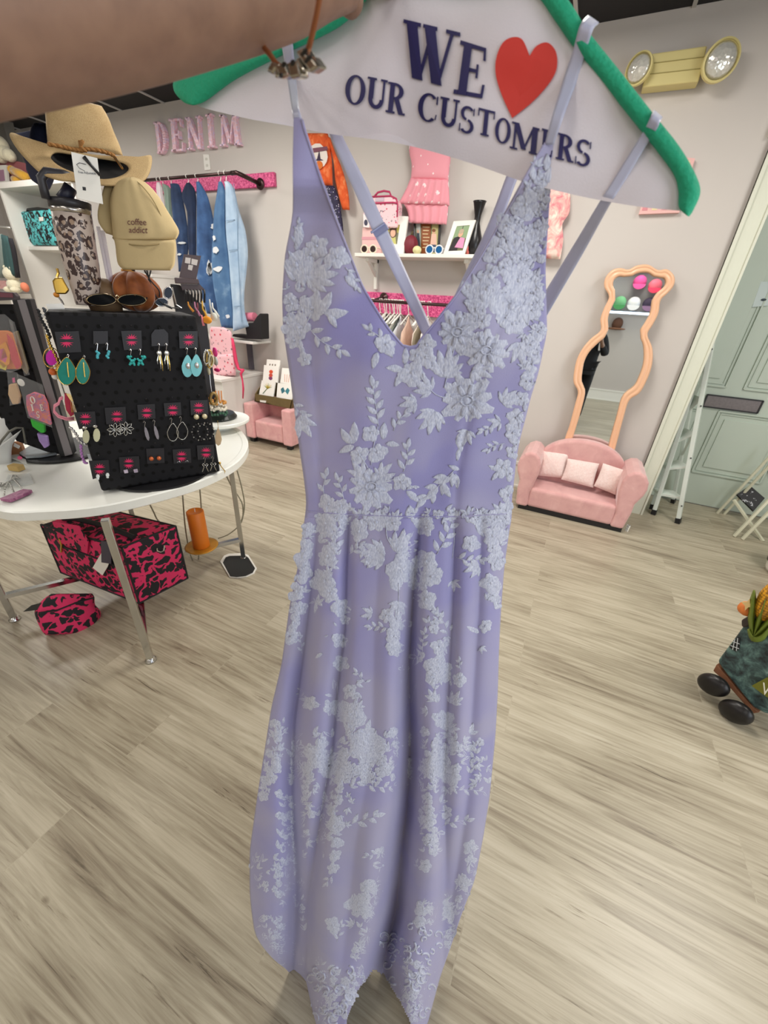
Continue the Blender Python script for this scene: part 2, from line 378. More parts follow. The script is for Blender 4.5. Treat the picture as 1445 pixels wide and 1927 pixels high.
VAL = [ # creases of the skirt: pixel path (y, x), start depth, end depth, width
 ([(975, 597), (1040, 594), (1221, 572), (1357, 552), (1490, 548), (1650, 556), (1830, 553)], .006, .070, 13, 24),
 ([(975, 655), (1066, 651), (1182, 649), (1299, 634), (1415, 624), (1560, 600), (1700, 580), (1850, 575)], .011, .032, 9, 16),
 ([(981, 789), (1105, 777), (1260, 769), (1415, 771), (1520, 765), (1594, 756), (1710, 745), (1810, 722), (1900, 715)], .008, .110, 10, 28),
 ([(1008, 855), (1144, 851), (1299, 843), (1450, 836), (1650, 838), (1900, 830)], .006, .034, 9, 20),
 ([(985, 905), (1144, 900), (1299, 890), (1500, 880), (1700, 850)], .004, .02, 9, 20),
 ([(1000, 715), (1200, 705), (1400, 700), (1600, 668), (1850, 640)], .001, .014, 16, 30)]
def sm(tab, y):
    return (interp(tab, y-14)+2*interp(tab, y)+interp(tab, y+14))/4
def dfold(x, y):
    d = 0.0
    if y > 940:
        k = min(1, max(0, (y-960)/900)); on = min(1, max(0, (y-950)/40))
        for path, a0, a1, w0, w1 in VAL:
            c = sm(path, y); w_ = w0+(w1-w0)*k; a = (a0+(a1-a0)*k)*1.5
            q = abs((x-c)/w_); d += on*a*math.exp(-q**1.5)
        d -= on*(.002+.007*k)*math.sin((x-470)/27.0+y/260.0)+on*.003*math.sin((x)/11.0-y/150)*k
    if y < 1010:
        on = min(1, max(0, (1000-y)/60))
        for path, a in (([(480, 590), (640, 586), (700, 590), (840, 600), (960, 602)], .0035), ([(560, 960), (700, 905), (800, 878), (900, 860), (975, 855)], .004)):
            c = interp(path, y)
            if path[0][0] < y: d += on*a*math.exp(-abs((x-c)/7))
        d += on*.004*math.sin(x/52+1.2+y/300)*math.exp(-((y-760)/260)**2)+on*.0015*math.sin(x/17+y/90)
        for (cx, cy, wx, wy, a) in ((640, 560, 70, 120, -.012), (900, 600, 80, 110, -.014), (640, 880, 40, 60, .003), (760, 930, 90, 26, .004)):
            d += on*a*math.exp(-((x-cx)/wx)**2-((y-cy)/wy)**2)
    return d
def dround(x, y):
    l = sm(LE, y); r = sm(RE, y); h = (r-l)/2; q = abs((x-(l+r)/2)/h) if h > 1 else 0
    k = .02+.05*min(1, max(0, (y-900)/700)); k *= min(1, max(0, (y-420)/220))
    return k*min(1, q)**3.2
def DS(x, y, off=0.0):
    p = pd(x, y, sm(DEP, y)+dfold(x, y)+dround(x, y))
    if off: p = p - ray(x, y).normalized()*off
    return p
DR = thing('evening_dress', (0.02, .42, .05), 'long lilac evening gown with silvery floral lace and deep V neck on the hanger', 'dress')
# tulle over lining
def tulle(name, fac):
    t = NT(name); co = t.co('Object'); nz = t.noise(co, 900, 2); pn = t.ramp(t.noise(co, 7, 2, .4, .6), [(.38, '8d88bb'), (.62, 'a39db8')]); lw = t.n('ShaderNodeLayerWeight'); lw.inputs[0].default_value = .35
    mx = t.n('ShaderNodeMixRGB'); mx.inputs[2].default_value = s2l('a5a2c0'); t.l(pn, mx.inputs[1])
    t.l(lw.outputs['Facing'], mx.inputs[0]); t.l(mx.outputs[0], t.b.inputs['Base Color']); t.b.inputs['Roughness'].default_value = .5
    t.b.inputs['Sheen Weight'].default_value = .35; t.b.inputs['Sheen Roughness'].default_value = .4; t.bump(nz, .15, .001); return t.m
TUL = tulle('lilac_tulle', 1)
LAC = NT('lace_thread'); co = LAC.co('Object', (1, 1, 1)); nz = LAC.noise(co, 520, 3, .7); wv = LAC.noise(LAC.co('Object', (900, 250, 250), (0, .6, .4)), 1, 2)
LAC.set(LAC.ramp(wv, [(.3, 'a3a6be'), (.7, 'd2d4e0')]), .38, .0, Sheen_Weight=.3); LAC.bump(LAC.math('ADD', nz, wv), .4, .001); LACE = LAC.m
def grid_mesh(g, x0f, x1f, y0, y1, nu, nv, fn, mask=None):
    idx = {}
    b = len(g.v)
    for j in range(nv+1):
        y = y0+(y1-y0)*j/nv
        for i in range(nu+1):
            x = x0f(y)+(x1f(y)-x0f(y))*i/nu; g.v.append(fn(x, y)); idx[i, j] = (x, y)
    for j in range(nv):
        for i in range(nu):
            if mask:
                cx = (idx[i, j][0]+idx[i+1, j+1][0])/2; cy = (idx[i, j][1]+idx[i, j+1][1])/2
                if mask(cx, cy): continue
            g.f.append((b+j*(nu+1)+i, b+j*(nu+1)+i+1, b+(j+1)*(nu+1)+i+1, b+(j+1)*(nu+1)+i))
def inpoly(x, y, poly):
    c = False; j = len(poly)-1
    for i in range(len(poly)):
        xi, yi = poly[i]; xj, yj = poly[j]
        if (yi > y) != (yj > y) and x < (xj-xi)*(y-yi)/(yj-yi)+xi: c = not c
        j = i
    return c
NOTCH = [(705, 1822), (690, 1840), (672, 1865), (653, 1919), (636, 2010), (800, 2010), (773, 1925), (750, 1877), (725, 1840)]
L_ = lambda y: sm(LE, y); R_ = lambda y: sm(RE, y)
g = G(); VLf = lambda y: min(765, sm(VL, y)) if y < 652 else 765; VRf = lambda y: max(780, sm(VR, y)) if y < 652 else 780
grid_mesh(g, L_, VLf, 222, 652, 30, 110, DS); grid_mesh(g, VRf, R_, 268, 652, 32, 100, DS)
grid_mesh(g, L_, VLf, 652, 978, 30, 84, DS); grid_mesh(g, VLf, VRf, 652, 978, 3, 84, DS); grid_mesh(g, VRf, R_, 652, 978, 32, 84, DS)
bod = g.build('bodice', TUL, DR, smooth=True, solid=.0012, weld=True)
g = G(); grid_mesh(g, L_, R_, 974, 1985, 150, 240, DS, lambda x, y: inpoly(x, y, NOTCH))
skirt = g.build('skirt', TUL, DR, smooth=True, solid=.0012)
def backfn(x, y):
    l = L_(y); r = R_(y); q = min(1, abs((x-(l+r)/2)/((r-l)/2))); e = math.sqrt(max(0, 1-q*q))
    k = interp([(640, .045), (970, .05), (1300, .11), (1700, .16), (1985, .16)], y)
    p = DS(x, y); return p+V((0, k*e+.001, 0))
g = G(); grid_mesh(g, L_, R_, 668, 1985, 60, 130, backfn, lambda x, y: inpoly(x, y, NOTCH)); g.build('back_panel', TUL, DR, smooth=True, solid=.0012)
# waist seam, neckline piping
g = G(); g.tube([DS(x, interp([(575, 962), (655, 968), (760, 972), (860, 972), (962, 966)], x), .0012) for x in range(578, 962, 8)], .0011, 6); g.build('waist_seam', TUL, DR, smooth=True)
g = G(); g.tube([DS(sm(VL, y), y, .0008) for y in range(226, 652, 8)]+[DS(772, 653, .0008)]+[DS(sm(VR, y), y, .0008) for y in range(650, 272, -8)], .0012, 6); g.build('neckline_piping', TUL, DR, smooth=True)
g = G(); g.tube([DS(interp([(660, 588), (700, 590), (840, 600), (960, 602)], y), y, .0006) for y in range(690, 962, 10)], .0007, 5); g.build('princess_seam', TUL, DR, smooth=True); g = G(); g.tube([DS(interp([(700, 905), (800, 878), (900, 860), (975, 855)], y), y, .0006) for y in range(700, 966, 10)], .0007, 5); g.build('princess_seam', TUL, DR, smooth=True)
# ---- lace: raised embroidered leaves and petals, laid out after the photograph
class Lace:
    def __init__(s): s.g = G(); s.T = lambda x, y: (x, y); s.S = 1.0
    def frame(s, ox, oy, sc): s.T = lambda x, y: (ox+x/sc, oy+y/sc); s.S = 1/sc
    def ok(s, x, y):
        if y < 652:
            if not ((L_(y)-3 < x < sm(VL, y)+4) or (sm(VR, y)-4 < x < R_(y)+4 and y > 275)): return False
        return L_(y)-3 < x < R_(y)+4 and not inpoly(x, y, NOTCH) and y < 1975
    def blade(s, x, y, dx, dy, w, pt=1.0, ser=.0, h=.0012):     # raised leaf / petal from (x,y) along (dx,dy), frame px already
        n = 6; L = math.hypot(dx, dy)
        if L < .5: return
        if not s.ok(x+dx*.5, y+dy*.5) or not (L_(y+dy)-1.5 < x+dx < R_(y+dy)+1.5) or not (L_(y)-1.5 < x < R_(y)+1.5): return
        nx, ny = -dy/L, dx/L; lift = random.uniform(.0003, .0010); b = len(s.g.v); tw = random.uniform(-.5, .5)
        for i in range(n+1):
            tt = i/n
            ww = w*math.sin(math.pi*min(1, tt**.8*1.0))**.8*(1.0 if i % 2 else 1-ser) if pt else w*math.sin(math.pi*(.12+.8*tt))
            if i == 0: ww = w*.12
            if i == n: ww = w*(.05 if pt else .45)
            cx, cy = x+dx*tt+nx*tw*L*.12*math.sin(math.pi*tt), y+dy*tt+ny*tw*L*.12*math.sin(math.pi*tt)
            for k, (q, hh) in enumerate(((-1, .0), (-.55, .85), (0, .35), (.55, .85), (1, .0))):
                s.g.v.append(DS(cx+nx*ww*q, cy+ny*ww*q, lift+h*hh+(.0003 if i in (0, n) else .0004)))
        for i in range(n):
            for k in range(4): s.g.f.append((b+i*5+k, b+i*5+k+1, b+(i+1)*5+k+1, b+(i+1)*5+k))
    def leaf(s, x, y, x2, y2, w=None):
        a = s.T(x, y); c = s.T(x2, y2); d = math.hypot(c[0]-a[0], c[1]-a[1]); s.blade(a[0], a[1], c[0]-a[0], c[1]-a[1], (w*s.S if w else d*.23), 1, .12)
    def flower(s, x, y, r, n=5, a0=None):
        cx, cy = s.T(x, y); r *= s.S; a0 = random.uniform(0, 6.28) if a0 is None else a0
        for k in range(n):
            a = a0+6.283*k/n; rr = r*random.uniform(.72, 1.15)
            s.blade(cx+math.cos(a)*r*.1, cy+math.sin(a)*r*.1, math.cos(a)*rr, math.sin(a)*rr, rr*math.sin(math.pi/n)*random.uniform(.75, 1.05), 0, .1)
        s.dot(cx, cy, r*.16)
    def dot(s, cx, cy, r):
        if not s.ok(cx, cy): return
        b = len(s.g.v); s.g.v.append(DS(cx, cy, .0046))
        for k in range(8): s.g.v.append(DS(cx+math.cos(k*.785)*r, cy+math.sin(k*.785)*r, .002))
        for k in range(8): s.g.f.append((b, b+1+k, b+1+(k+1) % 8))
    def daisy(s, x, y, r):
        s.flower(x, y, r, 11); s.flower(x, y, r*.8, 9); cx, cy = s.T(x, y); R2 = r*s.S
        for k in range(8):
            a = k*.785+.3; s.blade(cx+math.cos(a)*R2*.18, cy+math.sin(a)*R2*.18, math.cos(a)*R2*.5, math.sin(a)*R2*.5, R2*.14, 0, h=.003)
        s.ring(cx, cy, R2*.26)
    def ring(s, cx, cy, r):
        if s.ok(cx, cy): s.g.tube([DS(cx+math.cos(k*.524)*r, cy+math.sin(k*.524)*r*.8, .005) for k in range(12)], .0006, 5, closed=True)
    def rose(s, x, y, r):
        s.flower(x, y, r, 5); s.flower(x+random.uniform(-.1, .1)*r, y-.1*r, r*.62, 4); s.flower(x, y, r*.35, 3)
    def fan(s, x, y, r, ang, n=5, spread=2.3):              # toothed leaf spread out from its stalk
        cx, cy = s.T(x, y); r *= s.S; a = math.radians(ang)
        for k in range(n):
            f = (k/(n-1)-.5); th = a+f*spread; L = r*(1-.7*abs(f)**1.4*1.4)
            s.blade(cx, cy, math.cos(th)*L, math.sin(th)*L, L*.2, 1, .2)
    def sprig(s, x, y, x2, y2, n=5, ll=None):
        a = V((*s.T(x, y), 0)); c = V((*s.T(x2, y2), 0)); d = c-a; L = d.length; d.normalize(); ll = (ll*s.S if ll else L*.38); p = V((-d.y, d.x, 0)); bow = random.uniform(-.1, .1)
        pts = [a+d*L*i/8+p*bow*L*math.sin(math.pi*i/8) for i in range(9)]
        if all(s.ok(q.x, q.y) for q in pts[1:8]): s.g.tube([DS(q.x, q.y, .0014) for q in pts], .0005, 5)
        for i in range(n):
            tt = (i+.6)/n; q = a+d*L*tt+p*bow*L*math.sin(math.pi*tt); sd = 1 if i % 2 else -1
            v = (d*.72+p*sd*.7)*ll*(1-.25*tt); s.blade(q.x, q.y, v.x, v.y, ll*.21, 1)
        v = d*ll*.9; s.blade(c.x, c.y, v.x, v.y, ll*.21, 1)
    def stem(s, *pts):
        P_ = [V((*s.T(*p), 0)) for p in pts]; Q = smooth_pts([tuple(p) for p in P_], 5)
        if all(s.ok(q.x, q.y) for q in Q): s.g.tube([DS(q.x, q.y, .0016) for q in Q], .0006, 5)
    def fill(s, poly, n, r0, r1, dens=.8):                            # crowded small leaves and blossoms
        s.seen = []; xs = [p[0] for p in poly]; ys = [p[1] for p in poly]; k = 0; tries = 0
        while k < n*dens and tries < n*20:
            tries += 1; x = random.uniform(min(xs), max(xs)); y = random.uniform(min(ys), max(ys))
            if not inpoly(x, y, poly): continue
            r = random.uniform(r0, r1)*1.1; c = random.random()
            if any((x-px_)**2+(y-py_)**2 < (.8*r)**2 for px_, py_ in s.seen): continue
            s.seen.append((x, y)); k += 1
            if c < .2: s.flower(x, y, r*.85, 5)
            elif c < .5: s.fan(x, y, r*1.4, random.uniform(0, 360), 4)
            else:
                a = random.uniform(-2.6, -.5); s.leaf(x, y, x+math.cos(a)*r*1.5, y+math.sin(a)*r*1.5); s.leaf(x, y, x+math.cos(a+1)*r*1.3, y+math.sin(a+1)*r*1.3)
L = Lace(); L.frame(500, 220, 2.471)
for a in ((235, 600, 50), (330, 650, 58), (205, 640, 40), (215, 890, 62), (120, 870, 40), (100, 960, 42), (130, 1040, 45), (150, 980, 60), (560, 1060, 48), (680, 1190, 55), (745, 1060, 45), (700, 1110, 40), (745, 1120, 45), (1200, 570, 60), (1125, 505, 55), (1085, 600, 48), (1210, 410, 62), (1190, 660, 50), (1265, 640, 45), (1060, 640, 45), (1290, 290, 38), (1300, 360, 40), (1270, 520, 45), (1180, 760, 80), (1250, 820, 55), (1150, 960, 60), (1010, 950, 40),
          (490, 1470, 42), (435, 1570, 44), (520, 1560, 44), (630, 1700, 46), (290, 1800, 42), (350, 1810, 40), (1100, 1630, 46), (1240, 900, 45), (1270, 1000, 40), (1235, 1060, 45), (1240, 1150, 40), (1215, 1230, 42), (1190, 1310, 40), (1165, 1400, 38), (1150, 1470, 40), (1150, 1560, 34), (1140, 1660, 34), (1130, 1760, 40), (1120, 1830, 42), (180, 1130, 34), (1110, 700, 45), (1050, 720, 40)): L.flower(*a)
for a in ((140, 690, 82), (1140, 880, 110), (1030, 800, 80)): L.rose(*a)
for a in ((890, 1000, 100), (1025, 1085, 96), (935, 1320, 112), (490, 1720, 98)): L.daisy(*a)
for a in ((190, 740, 150, -5, 7), (180, 700, 110, 60, 5), (1010, 860, 140, -110, 7), (830, 1210, 140, -80, 7), (770, 1270, 100, -150, 5), (700, 1330, 85, 170, 5), (790, 1370, 120, 120, 6), (150, 1400, 110, 55, 5), (120, 960, 90, 90, 5), (1180, 1050, 120, 80, 5), (450, 1680, 95, -120, 5), (960, 1180, 100, 20, 5), (940, 1460, 80, 110, 5), (1100, 1330, 90, -40, 5), (560, 1070, 60, 60, 3), (1090, 1420, 70, 170, 4), (1260, 230, 60, -80, 4), (1230, 560, 90, 60, 5), (530, 1680, 90, -50, 5), (980, 930, 80, 160, 4), (1190, 880, 110, 40, 5), (1160, 640, 80, -120, 5)): L.fan(*a)
for a in ((265, 905, 305, 812), (270, 912, 385, 905), (290, 920, 330, 982), (235, 930, 240, 800), (640, 1180, 558, 1166), (640, 1195, 600, 1255), (645, 1150, 650, 1072), (520, 1095, 498, 1172), (400, 1520, 350, 1448), (405, 1520, 412, 1418), (410, 1530, 340, 1562), (545, 1500, 552, 1420), (560, 1520, 622, 1528), (540, 1480, 545, 1430), (680, 1720, 716, 1722), (655, 1740, 712, 1792), (900, 1470, 910, 1560), (905, 1540, 890, 1600), (1080, 1640, 1035, 1620), (1080, 1650, 1050, 1690), (1300, 250, 1310, 170), (1250, 300, 1240, 220), (1310, 320, 1325, 230), (960, 890, 920, 860), (370, 740, 430, 800), (385, 720, 420, 770), (150, 600, 155, 490), (140, 620, 160, 560), (160, 1060, 182, 1112), (930, 1060, 900, 1100), (900, 1640, 850, 1620), (880, 1660, 890, 1730), (820, 1700, 860, 1770), (800, 1720, 740, 1780), (860, 1680, 780, 1700), (770, 1760, 730, 1775)): L.leaf(*a)
for a in ((200, 980, 350, 1085, 6, 60), (560, 1060, 480, 992, 4, 50), (525, 1440, 497, 1255, 8, 62), (640, 1650, 660, 1540, 5, 55), (595, 1460, 645, 1385, 4, 50), (272, 1760, 282, 1672, 3, 50), (362, 1780, 336, 1692, 4, 48), (1110, 1520, 1035, 1545, 5, 38), (880, 1640, 745, 1775, 6, 70), (370, 700, 425, 790, 4, 40), (130, 1330, 175, 1385, 4, 45), (700, 1720, 650, 1700, 3, 40), (1060, 1430, 1010, 1460, 4, 40), (135, 600, 150, 500, 4, 40)): L.sprig(*a)
L.stem((880, 1060), (850, 1180), (830, 1260)); L.stem((720, 1210), (790, 1290), (870, 1310)); L.stem((490, 1620), (500, 1540), (520, 1440)); L.stem((560, 1690), (620, 1690), (700, 1730)); L.stem((220, 900), (180, 980), (150, 1060)); L.stem((420, 1540), (450, 1590), (480, 1640))
L.fill([(1210, 260), (1320, 160), (1310, 700), (1300, 1000), (1240, 1300), (1150, 1800), (1100, 1800), (1180, 1300), (1200, 900), (1130, 640), (1080, 560)], 90, 18, 34)
L.fill([(880, 800), (1150, 600), (1280, 700), (1250, 950), (1100, 1000), (960, 950)], 26, 24, 40)
L.fill([(90, 650), (160, 600), (220, 760), (180, 1000), (100, 1020)], 18, 22, 36)
L.fill([(215, 1850), (1140, 1830), (1140, 1870), (215, 1900)], 34, 18, 30)
L.g.build('bodice_lace', LACE, DR, smooth=True)
L.g = G(); L.frame(440, 950, 2.58)
for a in ((440, 90, 58), (605, 130, 46), (690, 85, 58), (775, 90, 45), (450, 250, 50), (435, 370, 62), (470, 430, 44), (350, 120, 42), (330, 225, 55), (325, 330, 60), (300, 420, 50), (280, 500, 30), (322, 500, 34), (285, 570, 40), (280, 640, 36), (930, 110, 50), (930, 275, 56), (1150, 190, 46), (960, 350, 50), (900, 385, 46), (930, 460, 50), (1260, 150, 58), (1290, 260, 58), (1250, 380, 50), (1280, 60, 50), (740, 540, 38), (810, 570, 46), (780, 640, 40), (780, 700, 46), (825, 800, 24), (520, 495, 42), (520, 660, 40), (520, 770, 40), (1000, 690, 40), (890, 740, 34), (1090, 850, 34), (1010, 1040, 50), (370, 965, 36), (470, 990, 42), (560, 900, 34), (340, 1290, 50), (1060, 1320, 46), (740, 1280, 36), (180, 1330, 34), (1220, 590, 30), (1260, 440, 30), (820, 1170, 40), (540, 560, 26)): L.flower(*a)
for a in ((820, 320, 90), (1000, 800, 74), (560, 1020, 74), (670, 1190, 66), (490, 1280, 72), (980, 1270, 72), (640, 1160, 90)): L.rose(*a)
for a in ((790, 230, 130, -50, 7), (730, 250, 130, 190, 7), (800, 470, 85, 100, 5), (670, 530, 62, 190, 4), (1190, 300, 80, 160, 5), (1060, 370, 60, 60, 4), (1180, 120, 80, -20, 5), (975, 950, 66, -120, 5), (1060, 965, 74, -60, 5), (210, 1130, 66, -100, 5), (340, 910, 44, 190, 4), (1200, 690, 40, 60, 4), (640, 1120, 60, -70, 3), (940, 1000, 50, 180, 4), (1040, 1090, 60, 0, 5), (400, 470, 60, 100, 3)): L.fan(*a)
for a in ((485, 900, 485, 842), (480, 930, 440, 922), (820, 740, 812, 776), (815, 870, 835, 825), (440, 640, 458, 632), (430, 720, 395, 745), (240, 1060, 245, 1030), (1190, 620, 1130, 590), (520, 570, 560, 560), (990, 560, 965, 540), (1000, 570, 1010, 530), (1050, 610, 1060, 580), (1055, 880, 1050, 845), (640, 860, 668, 848), (500, 590, 485, 570), (640, 1100, 660, 1040)): L.leaf(*a)
for a in ((490, 240, 512, 100, 6, 62), (600, 200, 645, 275, 4, 40), (985, 240, 1060, 75, 7, 62), (1080, 255, 1200, 262, 6, 50), (750, 600, 665, 592, 5, 40), (915, 715, 925, 625, 5, 40), (640, 865, 600, 815, 3, 36), (1040, 640, 980, 520, 5, 44), (420, 970, 350, 950, 4, 40), (860, 960, 875, 900, 3, 34), (560, 240, 610, 200, 4, 44), (330, 720, 320, 640, 4, 30), (1100, 800, 1095, 760, 3, 30)): L.sprig(*a)
L.stem((560, 70), (500, 120), (490, 230)); L.stem((740, 80), (745, 160), (790, 230)); L.stem((1060, 80), (1070, 160), (1060, 260)); L.stem((800, 380), (800, 470), (790, 560)); L.stem((710, 530), (750, 560), (790, 650)); L.stem((500, 860), (510, 960), (540, 1020))
L.fill([(410, 30), (1340, 20), (1335, 90), (410, 90)], 40, 22, 36)
L.fill([(330, 60), (400, 60), (380, 350), (250, 680), (240, 600)], 26, 18, 30)
L.fill([(400, 100), (540, 100), (500, 380), (400, 520)], 16, 22, 36)
L.fill([(1240, 60), (1340, 60), (1290, 500), (1220, 480)], 26, 22, 36)
L.fill([(940, 540), (1060, 520), (1040, 900), (960, 1080)], 16, 18, 30)
L.fill([(285, 1110), (860, 1090), (850, 1340), (280, 1350)], 95, 20, 34)
L.fill([(920, 1060), (1120, 1080), (1250, 1180), (1240, 1360), (910, 1360)], 52, 20, 34)
L.fill([(150, 1040), (250, 1080), (230, 1240), (150, 1420), (130, 1420)], 26, 16, 28)
L.fill([(480, 860), (620, 860), (640, 1120), (480, 1120)], 14, 16, 28)
L.g.build('skirt_lace', LACE, DR, smooth=True)
L.g = G(); L.frame(440, 1400, 2.58)
for a in ((480, 400, 50), (500, 480, 30), (490, 540, 30), (480, 605, 30), (720, 530, 32), (725, 590, 42), (640, 690, 32), (480, 880, 40), (610, 990, 40), (940, 380, 46), (990, 430, 30), (960, 462, 30), (985, 520, 32), (930, 590, 30), (1150, 505, 34), (1150, 570, 34), (1110, 680, 48), (920, 800, 42), (900, 865, 30), (1030, 330, 36), (400, 1050, 26)): L.flower(*a)
for a in ((690, 710, 60), (600, 780, 62), (1020, 800, 60), (660, 820, 50), (400, 60, 60), (900, 120, 60)): L.rose(*a)
for a in ((1050, 180, 60, -100, 6), (580, 880, 50, -150, 5), (980, 880, 60, 60, 4), (460, 330, 60, -40, 5), (740, 740, 50, 40, 4), (650, 930, 60, 120, 5), (1080, 900, 50, 90, 4)): L.fan(*a)
for a in ((560, 390, 690, 352, 5, 56), (1010, 400, 1130, 372, 5, 48), (1080, 225, 1220, 235, 6, 40), (480, 640, 450, 672, 3, 36), (720, 530, 650, 545, 4, 36), (620, 190, 810, 195, 8, 46), (560, 200, 700, 160, 6, 46), (500, 960, 520, 880, 4, 36), (980, 1010, 1020, 930, 4, 40), (1190, 80, 1120, 60, 4, 44), (900, 600, 880, 560, 3, 30)): L.sprig(*a)
L.fill([(280, 0), (840, 0), (800, 130), (560, 220), (420, 300), (280, 300)], 95, 20, 34)
L.fill([(900, 0), (1100, 0), (1060, 240), (960, 320), (900, 330)], 44, 20, 34)
L.fill([(220, 240), (400, 280), (350, 500), (330, 700), (350, 960), (300, 780), (220, 760), (215, 500)], 86, 18, 32)
L.fill([(420, 260), (580, 240), (540, 420), (420, 560), (390, 520)], 34, 18, 30)
L.fill([(130, 60), (240, 0), (200, 180), (130, 330), (120, 200)], 26, 16, 28)
L.fill([(80, 540), (220, 560), (240, 700), (120, 720), (80, 640)], 26, 14, 26)
L.fill([(110, 840), (240, 840), (240, 930), (150, 930)], 18, 14, 26)
L.fill([(130, 930), (290, 930), (290, 1080), (220, 1060)], 44, 14, 26)
L.fill([(560, 740), (740, 640), (720, 900), (650, 1040), (560, 1040), (600, 900)], 46, 16, 28)
L.fill([(1080, 640), (1180, 620), (1120, 840), (1020, 1020), (1000, 960), (1070, 780)], 40, 16, 28)
L.fill([(880, 760), (1060, 740), (1040, 860), (880, 900)], 18, 18, 28)
L.fill([(900, 300), (1000, 300), (980, 560), (930, 600), (890, 480)], 22, 16, 26)
L.fill([(300, 1040), (420, 1060), (530, 1150), (640, 1080), (640, 1160), (560, 1340), (330, 1380)], 120, 18, 32)
L.fill([(700, 880), (740, 1000), (880, 1060), (1010, 1120), (930, 1360), (860, 1360), (760, 1140), (690, 1060)], 110, 16, 28)
for _ in range(70):     # scrolled cord work at the hem
    if _ < 46: x = random.uniform(690, 1000); y = random.uniform(880, 1330)
    else: x = random.uniform(310, 620); y = random.uniform(1080, 1340)
    cx, cy = L.T(x, y); r = random.uniform(5, 13); a0 = random.uniform(0, 6.28); sg = random.choice((-1, 1))
    q = [(cx+r*(1-k/14)*math.cos(a0+sg*k*.5), cy+r*(1-k/14)*math.sin(a0+sg*k*.5)) for k in range(12)]
    if all(L.ok(*p) and L_(p[1])+2 < p[0] < R_(p[1])-2 for p in q): L.g.tube([DS(*p, .0022) for p in q], [.0022]*6+[.0018]*3+[.0012]*3, 6)
L.g.build('hem_lace', LACE, DR, smooth=True)
# straps
SATIN = M('bbbdd4', .32, 0, .05, 80, Sheen_Weight=.4)
def strap(pairs, name='strap'):     # pairs ((xl,yl),(xr,yr),depth)
    A = smooth_pts([(a[0], a[1], d) for a, b, d in pairs], 5); B = smooth_pts([(b[0], b[1], d) for a, b, d in pairs], 5)
    g = G(); n = len(A); g.sheet(lambda u, v: (lambda a, b: pd(a.x+(b.x-a.x)*u, a.y+(b.y-a.y)*u, a.z))(A[round(v*(n-1))], B[round(v*(n-1))]), 4, n-1)
    return g.build(name, SATIN, DR, smooth=True, solid=.0012)

b1 = strap([((600, 215), (632, 215), .40), ((621, 255), (644, 255), .402), ((658, 340), (682, 332), .405), ((700, 432), (722, 418), .41), ((750, 535), (768, 520), .432), ((786, 610), (800, 590), .45), ((800, 640), (815, 630), .455)])
strap([((968, 290), (998, 290), .36), ((953, 330), (976, 330), .375), ((915, 430), (935, 440), .40), ((872, 520), (896, 530), .425), ((835, 600), (860, 610), .445)])
g = G(); q = [pd(700, 436, .4085), pd(724, 420, .4085), pd(730, 430, .4085), pd(706, 446, .4085)]; g.prism(q, V((0, .003, 0))); g.tube([pd(698, 438, .408), pd(724, 420, .408)], .0012, 6); g.build('strap_slider', M('8f93b5', .4), DR)
# ================================================================== HANGER WITH PRINTED COVER
HP = Pl(pd(722, 200, .362), (RW.T @ np.array([0, 0, 0])).tolist() if False else (-.03, -1, .05))
HN = thing('clothes_hanger', pd(700, 330, .32), 'green edged hanger with white printed cloth cover, held up by a hand', 'hanger')
cov = [(345, 178), (378, 140), (440, 105), (520, 80), (600, 20), (660, -20), (720, -50), (900, -55), (1010, -30), (1050, 25), (1080, 70), (1130, 145), (1195, 222), (1250, 288), (1286, 340), (1283, 397)]
bot = [(345, 186), (380, 202), (430, 215), (480, 226), (550, 238), (620, 252), (700, 262), (760, 272), (830, 290), (900, 312), (950, 330), (1000, 347), (1060, 362), (1130, 377), (1210, 390), (1283, 397)]
T_ = smooth_pts(cov, 4); B_ = smooth_pts(bot, 4)
def cfold(x, y): return .0018*math.sin(x/37+y/60)+.0012*math.sin(x/90-y/30)+.0025*math.sin(x/150+1)
g = G(); n = len(T_)
def topat(x): return interp([(p.x, p.y) for p in T_], x)
def botat(x): return interp([(p.x, p.y) for p in B_], x)
g.sheet(lambda u, v: (lambda x: HP(x, topat(x)+(botat(x)-topat(x))*v, cfold(x, topat(x)+(botat(x)-topat(x))*v)))(345+938*u), 90, 20)
g.sheet(lambda u, v: (lambda x: HP(x, topat(x)+(botat(x)-topat(x))*v, cfold(x, 0)-.012*math.sin(math.pi*v)**.5-.0015))(345+938*u), 90, 10)
t = NT('cover_cloth'); nz = t.noise(t.co('Object'), 700, 2); t.set('e4dde4', .65); t.b.inputs['Sheen Weight'].default_value = .2; t.bump(nz, .2, .001); COVM = t.m
cover = g.build('printed_cover', COVM, HN, smooth=True)
def tz(x, y, o=.0014): return HP(x, y, cfold(x, y)+o)
# green foam edge
GREENF = M('1fa37a', .8, 0, .08, 300, .3)
og = [(1010, -60), (1046, -30), (1078, 12), (1108, 60), (1160, 125), (1228, 212), (1276, 272), (1306, 322), (1318, 360), (1305, 395), (1296, 408)]
ig = [(960, -35), (1010, -6), (1046, 42), (1078, 88), (1130, 152), (1186, 222), (1240, 290), (1268, 330), (1276, 360), (1277, 390), (1290, 404)]
def foam(og, ig, th):
    A = smooth_pts(og, 5); B = smooth_pts(ig, 5); g = G(); n = len(A); m = 12
    def f(u, v):
        a = A[round(v*(n-1))]; b = B[round(v*(n-1))]; th_ = 2*math.pi*u; c = .5-.5*math.cos(th_)
        return HP(a.x+(b.x-a.x)*c, a.y+(b.y-a.y)*c, th*math.sin(th_)+.0015)
    g.sheet(f, m, n-1); return g
foam(og, ig, .0085).build('foam_edge', GREENF, HN, smooth=True)
